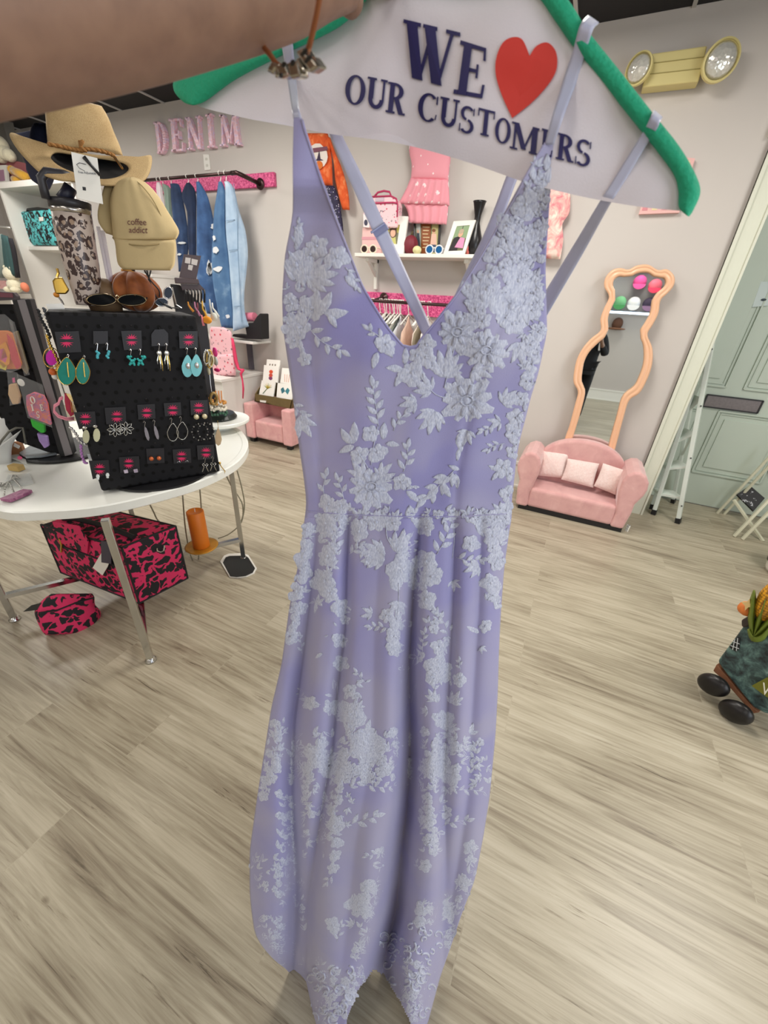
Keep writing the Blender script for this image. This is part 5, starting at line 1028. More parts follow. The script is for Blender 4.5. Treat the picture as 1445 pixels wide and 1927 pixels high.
# pumpkin truck garden ornament
ZR = zz(1280, 1000, 5.073); tc = pf(1362, 1325); TPn = V((-tc.x, -tc.y, 0)).normalized(); TP = Pl(tc, (-.6, -.8, 0))
tr = thing('truck_ornament', tc, 'weathered teal metal truck ornament with corn and pumpkins, right edge of floor', 'ornament')
TEAL = NT('weathered_teal'); co_ = TEAL.co('Object'); nz = TEAL.noise(co_, 22, 5, .65, .4); TEAL.set(TEAL.ramp(nz, [(.35, '2a2f32'), (.5, '48605f'), (.62, '6a8a84'), (.72, '9db5ae')]), .55, .2); TEAL.bump(nz, .3, .003)
g = G(); slab(g, [ZR(*p) for p in ((592, 912), (540, 985), (455, 1100), (352, 1235), (362, 1265), (440, 1370), (560, 1520), (690, 1680), (800, 1740), (1100, 1800), (1300, 1500), (1250, 950), (900, 850), (700, 860))], TP, .0, .16); body = g.build('body', TEAL.m, tr, bevel=.012, bseg=3)
g = G(); slab(g, [ZR(*p) for p in ((345, 1270), (312, 1330), (330, 1350), (390, 1400), (690, 1740), (750, 1730), (700, 1690), (560, 1530), (440, 1380))], TP, -.01, .05); g.build('running_board', M('8a5b3f', .7, 0, .3, 30, .4), tr, bevel=.003)
g = G(); slab(g, [ZR(*p) for p in ((548, 1008), (570, 1020), (565, 1120), (530, 1150), (465, 1105))], TP, .003, .004); gr = g.build('window_grille', M('1a1b1d', .6), tr); g = G()
for a, b in (((500, 1050), (565, 1075)), ((480, 1090), (560, 1120)), ((520, 1030), (500, 1130)), ((548, 1020), (535, 1140))): g.tube([TP(*ZR(*a), .005), TP(*ZR(*b), .005)], .0015, 5)
g.build('grille_wire', M('c9cccb', .4), gr)
for (cx, cy, rx, ry, yy) in ((315, 1465, 165, 92, .04), (530, 1722, 180, 112, .06)):
    c = TP(*ZR(cx, cy), yy); a = TP(*ZR(cx-rx*.9, cy-ry*.35), yy); b = TP(*ZR(cx+rx*.55, cy-ry*.7), yy); r_ = (a-c).length
    ax0 = (a-c).normalized(); ax1 = TP.n; ax2 = ax0.cross(ax1).normalized(); g = G(); g.ell(c, (r_, r_*.55, r_*.82), 24, 14, (ax0, ax1, ax2)); g.build('wheel', M('1d1a19', .35, .2), tr, smooth=True)
g = G(); slab(g, [ZR(*p) for p in ((680, 1475), (820, 1400), (1100, 1500), (1080, 1800), (837, 1590))], TP, .02, .012); sg = g.build('sign', M('6f6f1c', .6, 0, .15, 20), tr)
put_text('Welcome', [ZR(790, 1440), ZR(1330, 1680), ZR(1300, 1790), ZR(765, 1545)], TP, .0215, M('eeeeda', .5), 'sign_lettering', sg)
c = TP(*ZR(640, 740), .0); g = G(); pumpkin(g, c, .032, .03, 6); g.build('pumpkin', M('d87a35', .6, 0, .1, 20), tr, smooth=True)
g = G(); pts = []; 
for k in range(8): a_ = k*math.pi/4+.4; r_ = 62 if k % 2 == 0 else 26; pts.append(ZR(640+r_*math.cos(a_), 700+r_*math.sin(a_)))
slab(g, pts, TP, .036, .006); g.build('star', M('e3c486', .6), tr)
g = G(); slab(g, [ZR(*p) for p in ((578, 850), (600, 838), (668, 820), (682, 840), (672, 900), (600, 925), (580, 900))], TP, .02, .05); g.build('dark_base', M('3a302c', .6), tr, bevel=.006)
def cornm():
    t = NT('corn_kernels'); v = t.n('ShaderNodeTexVoronoi'); v.inputs['Scale'].default_value = 90; v.inputs['Randomness'].default_value = .3; t.l(t.co('Object'), v.inputs['Vector']); t.set(t.ramp(v.outputs['Distance'], [(.3, 'e0a024'), (.7, '7d5212')]), .5); t.bump(v.outputs['Distance'], -.6, .004); return t.m
a = TP(*ZR(790, 830), .01); b = TP(*ZR(900, 480), .01); g = G(); g.tube([a.lerp(b, k/8) for k in range(9)], [.022, .03, .034, .035, .034, .032, .026, .018, .006], 16); g.build('corn_cob', cornm(), tr, smooth=True)
for pts, rs in ((((690, 980), (680, 840), (690, 700), (705, 560)), (18, 34, 40, 6)), (((700, 1000), (740, 880), (780, 760), (812, 650)), (18, 34, 30, 6)), (((690, 1010), (780, 930), (860, 860), (960, 800)), (20, 40, 40, 6)), (((650, 930), (700, 1010), (780, 1000), (860, 900)), (10, 40, 40, 8))):
    P_ = smooth_pts(pts, 4); n = len(P_); g = G()
    g.sheet(lambda u, v: (lambda p, q, w_: TP(*ZR(p.x+(u-.5)*2*w_*(-(q.y)), p.y+(u-.5)*2*w_*(q.x)), .05-.03*abs(2*u-1)))(P_[round(v*(n-1))], ((P_[min(n-1, round(v*(n-1))+1)]-P_[max(0, round(v*(n-1))-1)]).normalized()), interp([(i/(len(rs)-1), r) for i, r in enumerate(rs)], v)), 6, n-1); g.build('husk_leaf', M('6b7a22', .6, 0, .2, 20), tr, smooth=True, solid=.002)
# ================================================================== WHITE SHELVING AT THE LEFT
F_ = V((-6.22, 3.06, 0)); dd = V((0, 1, 0)); ww_ = V((1, 0, 0)); UH = pw(25, 352, 3.06).z; DEP_ = .58; UW = 1.3
su = thing('shelving_unit', F_, 'white open shelving unit with turquoise bag behind the hats', 'shelving')
UP = V((0, 0, 1)); G().box(F_+dd*DEP_/2+ww_*.012+UP*UH/2, (DEP_, .028, UH), (dd, ww_, UP)).build('side_panel', LAM, su)
G().box(F_+dd*DEP_/2+ww_*UW+UP*UH/2, (DEP_, .028, UH), (dd, ww_, UP)).build('side_panel', LAM, su)
G().box(F_+dd*DEP_+ww_*UW/2+UP*UH/2, (.02, UW, UH), (dd, ww_, UP)).build('back_panel', M('d7d2cc', .6), su)
G().box(F_+dd*DEP_/2+ww_*(UW/2-.1)+UP*(UH+.02), (DEP_+.02, UW+.4, .05), (dd, ww_, UP)).build('top', LAM, su)
zs = pw(60, 467, 3.16).z
for zq in (zs, zs-.62, .1, UH-1.9): G().box(F_+dd*DEP_/2+ww_*UW/2+UP*zq+dd*.04, (DEP_-.1, UW, .035), (dd, ww_, UP)).build('shelf', LAM, su)
TURQ = NT('turquoise_cow_print'); co_ = TURQ.co('Object'); nz = TURQ.noise(co_, 22, 2, .5, 1.4); TURQ.set(TURQ.ramp(nz, [(.49, '15181b'), (.52, '5fc4c8')]), .7)
SP_ = Pl(F_+dd*.2, (0, -1, 0))
tb = thing('turquoise_bag', SP_(*zz(0, 220, 4.587)(340, 1110)), 'turquoise and black cow print bag on the white shelving', 'bag'); g = G(); ZU = zz(0, 220, 4.587)
loft(g, [(ZU(145, 822), ZU(470, 790)), (ZU(150, 860), ZU(490, 850)), (ZU(190, 980), ZU(510, 980)), (ZU(235, 1105), ZU(530, 1110))], SP_, .05, .06, nu=12, edge=.03); g.build('body', TURQ.m, tb, smooth=True)
g = G(); g.tube([SP_(*ZU(*p), .06) for p in ((230, 850), (240, 800), (330, 790), (410, 800), (420, 850))], .012, 6); g.build('handle', BLACKM, tb); g = G(); slab(g, [ZU(*p) for p in ((335, 865), (372, 862), (374, 898), (338, 900))], SP_, .088, .004); g.build('price_tag', WHITEP, tb)
# clothes on a rail left of the shelving
LP = WY(2.9)
for i, (rows, col, lab) in enumerate((((((-60, 1010), (20, 1010)), ((-60, 1200), (40, 1200)), ((-60, 1390), (45, 1390))), '8f9c97', 'pale grey top left of the white shelving'), ((((0, 1010), (70, 1030)), ((10, 1150), (100, 1130)), ((30, 1280), (125, 1260)), ((45, 1385), (145, 1385))), '3f5f60', 'dark teal green top left of the white shelving'), ((((60, 1040), (110, 1050)), ((90, 1150), (140, 1150)), ((115, 1300), (165, 1300)), ((130, 1390), (178, 1390))), '2c2a30', 'black top nearest the white shelving post'))):
    g = G(); loft(g, rw(ZU, *rows), LP, .03, nu=10, fold=.006); tag(g.build('hanging_blouse', M(col, .85, 0, .15, 20, .2), smooth=True), lab, 'top', 'tops left of the shelving')
g = G(); a = LP(*ZU(-80, 940)); b = LP(*ZU(90, 960)); g.tube([a, b], .012, 8); tag(g.build('clothes_rail', M('b9b7b2', .3, .6), smooth=True), 'pale clothes rail left of the white shelving', 'rail')
c = LP(*ZU(60, 1520)); g = G(); g.box((c.x-.3, 2.9, c.z-.02), (1.0, .3, .05)); g.box((c.x-.3, 2.95, c.z/2-.03), (.96, .24, c.z-.06)); tag(g.build('low_cabinet', LAM, bevel=.004), 'low white cabinet under the hanging tops carrying a plush bear', 'cabinet')
def plush(px, sc, m, lab, nm='plush_bear'):
    c = LP(*px); t_ = thing(nm, c-V((0, 0, .05*sc)), lab, 'plush toy'); g = G(); g.ell(c, (.055*sc, .05*sc, .05*sc)); g.ell(c+V((0, 0, .075*sc)), (.055*sc, .05*sc, .05*sc)); g.build('body', m, t_, smooth=True)
    for s_ in (-1, 1):
        g = G(); g.ell(c+V((s_*.04*sc, 0, .12*sc)), .02*sc); g.build('ear', m, t_, smooth=True)
        g = G(); g.ell(c+V((s_*.045*sc, -.03*sc, -.03*sc)), (.022*sc, .035*sc, .022*sc)); g.build('paw', m, t_, smooth=True)
PL1 = NT('cream_plush'); nz = PL1.noise(PL1.co('Object'), 60, 4); PL1.set('e9e2c6', .95, 0, Sheen_Weight=.5); PL1.bump(nz, .8, .01); PL2 = NT('mustard_plush'); nz = PL2.noise(PL2.co('Object'), 60, 4); PL2.set('c9982f', .95, 0, Sheen_Weight=.4); PL2.bump(nz, .8, .01)
plush(ZU(130, 1455), 1.5, PL1.m, 'cream plush bear on the low white cabinet', 'plush_bear')
g = G(); c = LP(*ZU(35, 1450)); g.box(c, (.13, .05, .09)); tag(g.build('floral_box', printcloth('d9a7a4', 'f0e6e0', 'b84a4a', 40)), 'small pink floral box beside the cream plush bear', 'box')
g = G(); g.ell(LP(*ZU(215, 1470)), (.04, .04, .05)); tag(g.build('coral_plush', M('e78a6a', .9), smooth=True), 'coral plush toy behind the cream plush bear', 'plush toy')
TPl = Pl(F_+dd*.15, -dd)
t_ = thing('plush_toy', TPl(*ZU(150, 560)), 'mustard yellow plush toy lying on top of the white shelving', 'plush toy'); g = G(); a, b, c, d = [TPl(*ZU(*p)) for p in ((105, 460), (245, 530), (120, 540), (180, 575))]
g.tube([a, a.lerp(b, .5), b], [.035, .045, .04], 12); g.tube([c, c.lerp(d, .5), d], [.035, .045, .04], 12); g.ell(a, .042); g.build('paws', PL2.m, t_, smooth=True)
g = G(); slab(g, [ZU(*p) for p in ((-60, 380), (160, 385), (220, 400), (225, 545), (60, 580), (-60, 580))], TPl, -.08, .12); tag(g.build('pink_box', M('9c5b60', .6)), 'dusty pink box on top of the white shelving', 'box')
g = G(); slab(g, [ZU(*p) for p in ((-60, 420), (50, 415), (68, 570), (-60, 590))], TPl, -.02, .02); fr = g.build('picture_frame', WHITEP); tag(fr, 'white picture frame with a mauve print atop the shelving', 'picture frame'); g = G(); slab(g, [ZU(*p) for p in ((-40, 460), (30, 455), (42, 550), (-40, 560))], TPl, -.017, .002); g.build('print', M('a97f98', .5), fr)
t_ = thing('plush_toy', TPl(*ZU(30, 360)), 'shaggy cream plush toy above the pink box on the shelving', 'plush toy'); g = G(); 
for q, r_ in (((-10, 300), .1), ((40, 310), .07), ((80, 330), .06), ((0, 240), .08), ((100, 345), .035)): g.ell(TPl(*ZU(*q), -.05), r_)
g.build('body', PL1.m, t_, smooth=True)
g = G(); slab(g, [ZU(*p) for p in ((-60, 30), (20, 20), (60, 180), (110, 370), (-60, 380))], TPl, -.2, .1); tag(g.build('grey_board', M('77756f', .8)), 'grey board behind the shaggy plush toy at the left edge', 'board')
# ================================================================== HAT WALL SEEN IN THE MIRROR
hc = thing('lit_hat_case', (.66, YF+.15, 1.88), 'lit white hat display case reflected in the mirror', 'display case'); LEDM = NT('led'); LEDM.set('dfe9ff', .5); LEDM.b.inputs['Emission Color'].default_value = s2l('cfe2ff'); LEDM.b.inputs['Emission Strength'].default_value = 7
HX0, HX1, HZ0, HZ1 = .12, 1.2, 1.88, 2.72
G().box(((HX0+HX1)/2, YF+.01, (HZ0+HZ1)/2), (HX1-HX0, .02, HZ1-HZ0)).build('back_panel', M('8d8a88', .7), hc)
for zq in (HZ0, HZ1): G().box(((HX0+HX1)/2, YF+.12, zq), (HX1-HX0, .24, .03)).build('shelf', WHITEP, hc); G().box(((HX0+HX1)/2, YF+.25, zq), (HX1-HX0, .02, .035)).build('light_strip', LEDM.m, hc)
for xq in (HX0, HX1): G().box((xq, YF+.12, (HZ0+HZ1)/2), (.03, .24, HZ1-HZ0)).build('side_panel', WHITEP, hc)
def wallcap(x, z, col, col2, lab, y=YF+.14):
    t_ = thing('cap', (x, y, z-.08), lab, 'cap'); g = G(); g.ell((x, y, z), (.125, .1, .12), 18, 10); g.build('crown', M(col, .8), t_, smooth=True)
    g = G(); g.prism([(x+.1*math.cos(a), y+.02+.0, z-.03+.0) if False else (x+.12*math.cos(a), y+.09+.02*math.sin(a), z-.05-.1*abs(math.sin(a))) for a in [math.pi*k/10 for k in range(11)]], (0, .008, 0)); g.build('brim', M(col2, .8), t_, bevel=.003)
wallcap(.42, 2.08, '6fb07c', '3f8a4e', 'green cap in the lit case reflected in the mirror'); wallcap(.69, 2.08, 'e6e6e6', 'dcdcdc', 'white cap in the lit case reflected in the mirror'); wallcap(.98, 2.08, '3d3248', '8a6a8a', 'dark purple cap in the lit case reflected in the mirror')
wallcap(.68, 2.48, 'd84a8a', 'd84a8a', 'bright pink cap in the lit case reflected in the mirror'); wallcap(.98, 2.42, 'e86a7a', 'e23a5a', 'coral pink cap in the lit case reflected in the mirror')
# ================================================================== ROUND WHITE TABLE
ZB = zz(70, 540, 3.6125); Z5 = zz(0, 900, 2.779); Z4 = zz(0, 220, 4.587); ZP = zz(0, 560, 4.8175); ZQ = zz(0, 760, 7.225); ZO = zz(180, 480, 6.0208)
TT = .78; TM = M('e8e9e2', .3, 0, .01, 4)
tbl = thing('display_table', (-1.97, 1.13, 0), 'round white display table on square chrome legs', 'table')
vis = [(-1.737, .520), (-1.58, .60), (-1.456, .725), (-1.38, .905), (-1.345, 1.085), (-1.375, 1.306), (-1.495, 1.512), (-1.66, 1.658), (-1.83, 1.735)]
cx_, cy_ = -1.985, 1.135; pts = vis+[(2*cx_-x, 2*cy_-y) for x, y in vis]
cir = smooth_pts(pts, 6, closed=True); g = G(); n = len(cir); vs = []; prof = [(.985, TT-.042), (1, TT-.036), (1, TT-.004), (.99, TT), (.955, TT), (.945, TT-.003), (0, TT-.003)]
for s_, z_ in prof: vs += [V((cx_+(p.x-cx_)*s_, cy_+(p.y-cy_)*s_, z_)) for p in cir]
fs = [(i*n+k, i*n+(k+1) % n, (i+1)*n+(k+1) % n, (i+1)*n+k) for i in range(len(prof)-1) for k in range(n)]; fs.append(tuple(range(n-1, -1, -1))); g.add(vs, fs); g.build('tabletop', TM, tbl, smooth=False)
LF, LR, LL = V((-1.432, .70, 0)), V((-1.632, 1.50, 0)), V((-2.232, .555, 0)); LB_ = LR+LL-LF
for p in (LF, LR, LL, LB_):
    d = (p-V((cx_, cy_, 0))).normalized(); g = G(); g.box(p+V((0, 0, (TT-.04)/2+.01)), (.027, .027, TT-.06), rz=math.atan2(d.y, d.x)); g.build('leg', CHROME, tbl, bevel=.002)
    g = G(); g.lathe([(.024, 0), (.024, .006), (.017, .012), (.016, .02)], p, 20); g.build('foot_cap', CHROME, tbl, smooth=True)
for a, b in ((LL, LR), (LF, LB_)): g = G(); g.bar(a+V((0, 0, .15 if a is LL else .12)), b+V((0, 0, .15 if a is LL else .12)), .025, .022); g.build('stretcher', CHROME, tbl)
# cow print duffel and pouch
def cow(c='d42a5f'):
    t = NT('cow_print'); co = t.co('Object'); v = t.n('ShaderNodeTexVoronoi', feature='DISTANCE_TO_EDGE'); v.inputs['Scale'].default_value = 20
    nz = t.n('ShaderNodeTexNoise'); nz.inputs['Scale'].default_value = 16; t.l(co, nz.inputs['Vector']); ad = t.n('ShaderNodeVectorMath', operation='MULTIPLY_ADD'); ad.inputs[1].default_value = (.09, .09, .09); t.l(nz.outputs['Color'], ad.inputs[0]); t.l(co, ad.inputs[2]); t.l(ad.outputs[0], v.inputs['Vector'])
    n2 = t.noise(co, 15, 2, .5, .8); s_ = t.math('SUBTRACT', v.outputs['Distance'], t.math('MULTIPLY', t.math('SUBTRACT', .62, n2), .9)); t.set(t.ramp(s_, [(.0, c), (.02, '17141a')]), .75); return t.m
COW = cow(); bz = .172
C0, C1, C2 = pf(262, 1135, bz), pf(353, 1088, bz), pf(112, 1076, bz); C3 = C1+(C2-C0); C2 = C2.lerp(C0, .02)
df = thing('duffel_bag', C0, 'magenta and black cow print duffel bag on the table stretcher', 'duffel bag')
def dbox(u, v, w_):
    base = (C0.lerp(C1, v)).lerp(C2.lerp(C3, v), u); h = .315-.03*u; q = (1-(2*u-1)**6)*(1-(2*v-1)**6); top = h*w_+.02*math.sin(math.pi*u)*math.sin(math.pi*v)*w_; return base+V((0, 0, top))
g = G(); N = 16
g.sheet(lambda a, b: dbox(a, 0, b)-(C1-C0).normalized()*.012*math.sin(math.pi*a)**.5*math.sin(math.pi*b)**.5, N, N)
g.sheet(lambda a, b: dbox(0, a, b)-(C2-C0).normalized()*.010*math.sin(math.pi*a)**.5*math.sin(math.pi*b)**.5, N, N)
g.sheet(lambda a, b: dbox(a, 1, b), N, N); g.sheet(lambda a, b: dbox(1, a, b), N, N); g.sheet(lambda a, b: dbox(a, b, 1), N, N); g.sheet(lambda a, b: dbox(a, b, 0), N, N)
g.build('body', COW, df, smooth=False, weld=True)
BLKF = M('17151a', .7); nf_ = (C2-C0).cross(V((0, 0, 1))).normalized(); nf_ = nf_ if nf_.dot(C1-C0) < 0 else -nf_; nr_ = (C1-C0).cross(V((0, 0, 1))).normalized(); nr_ = nr_ if nr_.dot(C2-C0) < 0 else -nr_; DF = Pl(C0+nf_*.014, nf_); DR_ = Pl(C0+nr_*.012, nr_)
g = G(); g.tube([dbox(a/10, 0, 1)+V((0, 0, .002)) for a in range(11)], .005, 6); g.build('piping', BLKF, df); g = G(); g.tube([dbox(0, a/10, 1)+V((0, 0, .002)) for a in range(11)]+[dbox(a/10, 1, 1) for a in range(11)], .005, 6); g.build('piping', BLKF, df)
g = G(); g.tube([dbox(0, 0, a/8) for a in range(9)], .005, 6); g.build('piping', BLKF, df); g = G(); g.tube([dbox(a/10, 0, 0) for a in range(11)]+[dbox(1, 0, a/8) for a in range(9)], .005, 6); g.build('piping', BLKF, df); g = G(); g.tube([dbox(0, a/10, 0) for a in range(11)]+[dbox(0, 1, a/8) for a in range(9)], .005, 6); g.build('piping', BLKF, df)
g = G(); g.tube([DF(*Z5(*p)) for p in ((335, 360), (440, 395), (520, 425), (640, 470))], .004, 6); g.build('zip', BLKF, df); g = G(); g.tube([DF(*Z5(*p), .002) for p in ((310, 315), (322, 350), (320, 385))], .005, 6); g.build('zip_pull', GOLD, df)
g = G(); slab(g, [Z5(*p) for p in ((272, 225), (410, 250), (460, 330), (455, 395), (310, 335))], DF, .003, .004); g.build('dark_panel', COW, df)
g = G(); slab(g, [Z5(*p) for p in ((530, 390), (575, 425), (562, 462), (535, 508), (484, 468))], DF, .014, .002); g.build('paper_tag', WHITEP, df); g = G(); slab(g, [Z5(*p) for p in ((528, 328), (580, 334), (580, 448), (530, 440))], DF, .02, .002); g.build('hang_tag', M('3d3a4a', .5), df); g = G(); g.tube([DF(*Z5(540, 290), .01), DF(*Z5(548, 330), .018)], .001, 4); g.build('tag_string', BLKF, df)
g = G(); g.tube([DR_(*Z5(*p), .004) for p in ((820, 365), (822, 380), (840, 386), (856, 378), (860, 350))], .003, 6); g.build('ring', SILVER, df)
g = G(); g.tube([dbox(.05, .3, 1)+V((0, 0, .01)), dbox(.3, .25, 1)+V((0, 0, .035)), dbox(.7, .25, 1)+V((0, 0, .03)), dbox(.92, .3, 1)+V((0, 0, .008))], .012, 8); g.build('handle', BLKF, df)
a = C0+V((.002, -.002, 0)); g = G(); g.sheet(lambda u, v: a+V((-.006+.02*u*(1-v), .004*math.sin(v*3), -.01-.13*v)), 2, 8); g.build('strap_end', M('6a1f3a', .7), df, solid=.003)
pc = pf(105, 1195); PCH = Pl(pc, V((-pc.x, -pc.y, 0)).normalized()+V((0, 0, .25)))
po = thing('pouch', pc, 'small magenta and black cow print pouch on the floor', 'pouch')
g = G(); loft(g, rw(Z5, ((268, 604), (482, 602)), ((230, 630), (494, 622)), ((196, 665), (497, 660)), ((180, 700), (522, 690)), ((196, 752), (526, 722)), ((220, 800), (500, 778)), ((238, 820), (455, 812))), PCH, .045, .06, nu=16, edge=.01); g.build('body', COW, po, smooth=True)
g = G(); g.tube([PCH(*Z5(*p), .055) for p in ((200, 705), (300, 690), (400, 650), (490, 625))], .004, 6); g.build('zip', BLKF, po); g = G(); slab(g, [Z5(*p) for p in ((122, 698), (165, 665), (245, 645), (252, 655), (205, 688))], PCH, .03, .004); g.build('tab', M('2b2a22', .6), po)
# candle on its dish, scale, cables
ca = pf(385, 1027, .173); dish = thing('candle_dish', ca+V((0, 0, -.012)), 'round golden dish on the table stretcher holding the orange candle', 'dish')
g = G(); c2 = pf(380, 1030, .162); g.lathe([(.02, 0), (.085, .004), (.092, .012), (.08, .011), (.001, .008)], c2, 32); g.build('dish', M('c08a2a', .4, .3, .3, 25), dish, smooth=True)
cn = thing('pillar_candle', c2+V((0, 0, .01)), 'orange pillar candle standing on the golden dish', 'candle'); ORGW = M('dd7a1e', .5, 0, .03, 20, Subsurface_Weight=.1); ctop = .405
g = G(); cc = c2+V((0, 0, .01)); g.lathe([(.044, 0), (.046, .004), (.046, ctop-.175), (.042, ctop-.171), (.036, ctop-.176), (.001, ctop-.178)], cc, 32); g.build('wax', ORGW, cn, smooth=True); g = G(); g.tube([cc+V((0, 0, ctop-.178)), cc+V((.002, 0, ctop-.155))], .002, 6); g.build('wick', WHITEP, cn)
sc = thing('floor_scale', pf(449, 1067), 'black topped white floor pad at the chrome table leg', 'floor pad')
def fpoly(name, px, z, h, m, par): g = G(); g.prism([pf(*Z5(*p), z) for p in px], (0, 0, h)); return g.build(name, m, par, bevel=.002)
fpoly('base', [(1153, 442), (1172, 412), (1195, 402), (1270, 398), (1300, 408), (1343, 476), (1330, 500), (1290, 518), (1240, 524), (1200, 520)], 0, .012, WHITEP, sc); fpoly('mat', [(1166, 442), (1180, 415), (1200, 408), (1285, 406), (1300, 418), (1334, 472), (1322, 495), (1285, 512), (1240, 518), (1204, 514)], .0122, .004, M('1a1c1b', .6), sc)
CB = Pl((-1.80, 1.45, 0), (1.8, -1.45, 0)); CBM = M('8a8570', .4)
for k, (pts, lab) in enumerate(((((1185, -10), (1215, 50), (1250, 100), (1270, 150), (1262, 230), (1200, 290), (1140, 315)), 'grey cable looping behind the candle to the table leg'), (((1240, -40), (1262, 40), (1278, 130), (1270, 200), (1245, 250)), 'grey cable hanging outside the right chrome leg'), (((785, 140), (805, 180), (822, 215), (850, 240)), 'short grey cable hanging behind the duffel bag'), (((955, 90), (968, 250), (990, 380), (1015, 440), (1035, 430), (1040, 400)), 'grey cable hanging left of the candle'), (((1045, 60), (1052, 150), (1060, 260)), 'grey cable hanging just behind the candle wick'))):
    g = G(); g.tube([CB(p.x, p.y) for p in smooth_pts([Z5(*p) for p in pts], 5)], .004, 6); tag(g.build('cable', CBM, smooth=True), lab, 'cable', 'cables hanging under the table')
# ================================================================== EARRING DISPLAY
A0 = pf(192, 926, .79); A1 = pf(415, 888, .79); U_ = (A1-A0).normalized(); NB = V((U_.y, -U_.x, 0)); BPL = Pl(A0, NB); BW = (A1-A0).length
BH = BPL(95, 586).z-.79
t = NT('pegboard'); tc_ = t.n('ShaderNodeTexCoord'); du = t.n('ShaderNodeVectorMath', operation='DOT_PRODUCT'); du.inputs[1].default_value = tuple(U_); t.l(tc_.outputs['Object'], du.inputs[0]); sx = t.n('ShaderNodeSeparateXYZ'); t.l(tc_.outputs['Object'], sx.inputs[0])
row = t.math('MULTIPLY', sx.outputs['Z'], 1/.036); fz = t.math('SUBTRACT', t.math('FRACT', row), .5); off = t.math('MULTIPLY', t.math('MODULO', t.math('FLOOR', row), 2.0), .5)
fx_ = t.math('SUBTRACT', t.math('FRACT', t.math('ADD', t.math('MULTIPLY', du.outputs['Value'], 1/.036), off)), .5)
dist = t.math('SQRT', t.math('ADD', t.math('MULTIPLY', fx_, fx_), t.math('MULTIPLY', fz, fz))); t.set(t.ramp(dist, [(.17, '000000'), (.20, '17171a')]), .7, 0, Specular_IOR_Level=.25); PEG = t.m
ed = thing('earring_display', A0+U_*BW/2-NB*.12+V((0, 0, -.01)), 'black pegboard spinner full of earrings on the white table', 'display stand')
ctr = A0+U_*BW/2-NB*.13; g = G(); g.box(ctr+V((0, 0, BH/2)), (BW, .26, BH), (U_, -NB, V((0, 0, 1)))); g.build('board', PEG, ed, bevel=.01, bseg=3)
g = G(); g.lathe([(.2, 0), (.2, .008), (.05, .012), (.05, .02)], V((ctr.x, ctr.y, TT)), 40); g.build('base', BLACKM, ed, smooth=False)
MAG = M('d81f5e', .5); CARDB = M('1b191d', .45); HOOK = M('2a2a2d', .3)
def logo(par, cx, cy, s_=1.0):
    for sgn, oy in ((1, -1), (-1, 26)):
        pts = [((48 if k % 2 == 0 else 22)*math.cos(math.pi*k/12), -sgn*(34 if k % 2 == 0 else 12)*math.sin(math.pi*k/12)) for k in range(13)]+[(-20, 3*sgn), (0, 5*sgn), (20, 3*sgn)]
        g = G(); slab(g, [ZB(cx+x*s_*.95, cy+(y+oy)*s_) for x, y in pts], BPL, .0095, .001); g.build('printed_logo', MAG, par)
def bpt(x, y, o=.02): return BPL(*ZB(x, y), o)
def teardrop(g, x, y, w_, h, o, th=.0, top=.5):
    pts = []
    for k in range(20):
        a = k*math.pi/10; r = math.sin(a); yy = -math.cos(a); wd = abs(math.sin(a))*(1 if yy > 0 else (1-.45*(-yy)))
        pts.append(ZB(x+w_*(1 if r > 0 else -1)*wd, y+h*yy))
    return pts
def wire(par, x, y0, y1, m=SILVER, nm='ear_wire'): g = G(); g.tube([bpt(x-6, y0+12, .014), bpt(x, y0, .016), bpt(x+7, y0+10, .018), bpt(x+2, y1, .02)], .0009, 5); g.build(nm, m, par)
TEALG = M('2f8f80', .15, .1, .15, 90); BLUEE = M('6fb9bd', .25, .1, .1, 60); TUR = M('4fb6c4', .35); PUD = M('2fa8a4', .3); GREYS = M('cfcfc9', .2, .9); AMB = M('c8673a', .2, .3)
def ecard(cq, lab, lg=None, ls=1.0, col=CARDB):
    x = sum(p[0] for p in cq)/4; y = sum(p[1] for p in cq)/4; t_ = thing('earring_card', bpt(x, cq[2][1]), lab, 'earrings', 'carded earrings on the black pegboard')
    g = G(); slab(g, [ZB(*p) for p in cq], BPL, .009, .0015); g.build('card', col, t_)
    g = G(); tx, ty = (cq[0][0]+cq[1][0])/2, (cq[0][1]+cq[1][1])/2; g.tube([bpt(tx, ty-35, -.0), bpt(tx, ty-32, .03), bpt(tx, ty-38, .034)], .0016, 6); g.build('hook', HOOK, ed)
    if lg: logo(t_, lg[0], lg[1], ls)
    return t_
def plate(par, pts, m, o=.02, th=.002, nm='earring'): g = G(); slab(g, pts, BPL, o, th); return g.build(nm, m, par)
t_ = ecard([(118, 305), (282, 300), (300, 442), (145, 450)], 'large green layered teardrop earrings, top left of pegboard', (200, 352), 1.05)
for x, y, w_, h in ((200, 572, 66, 95), (310, 572, 50, 88)): wire(t_, x+8, y-h-20, y-h+6); q = plate(t_, teardrop(None, x, y, w_, h, 0), TEALG, .024, .004); g = G(); g.tube([BPL(*p, .026) for p in teardrop(None, x, y, w_, h, 0)], .0012, 5, closed=True); g.build('gold_rim', GOLD, q); g = G(); g.tube([bpt(x+4, y-60, .03), bpt(x+8, y-10, .03), bpt(x+14, y+40, .03)], .002, 5); g.build('gold_chain', GOLD, q)
t_ = ecard([(380, 300), (480, 300), (482, 385), (382, 388)], 'small turquoise chip drop earrings, second in the top row', None)
for x in (412, 480):
    wire(t_, x-8, 380, 430); g = G()
    for k in range(5): g.ell(bpt(x+random.uniform(-8, 8), 440+k*10), .0045, 7, 5)
    g.build('earring', TUR, t_)
t_ = ecard([(570, 300), (708, 296), (712, 425), (590, 430)], 'turquoise balloon poodle earrings, middle of the top row', (642, 350), .9)
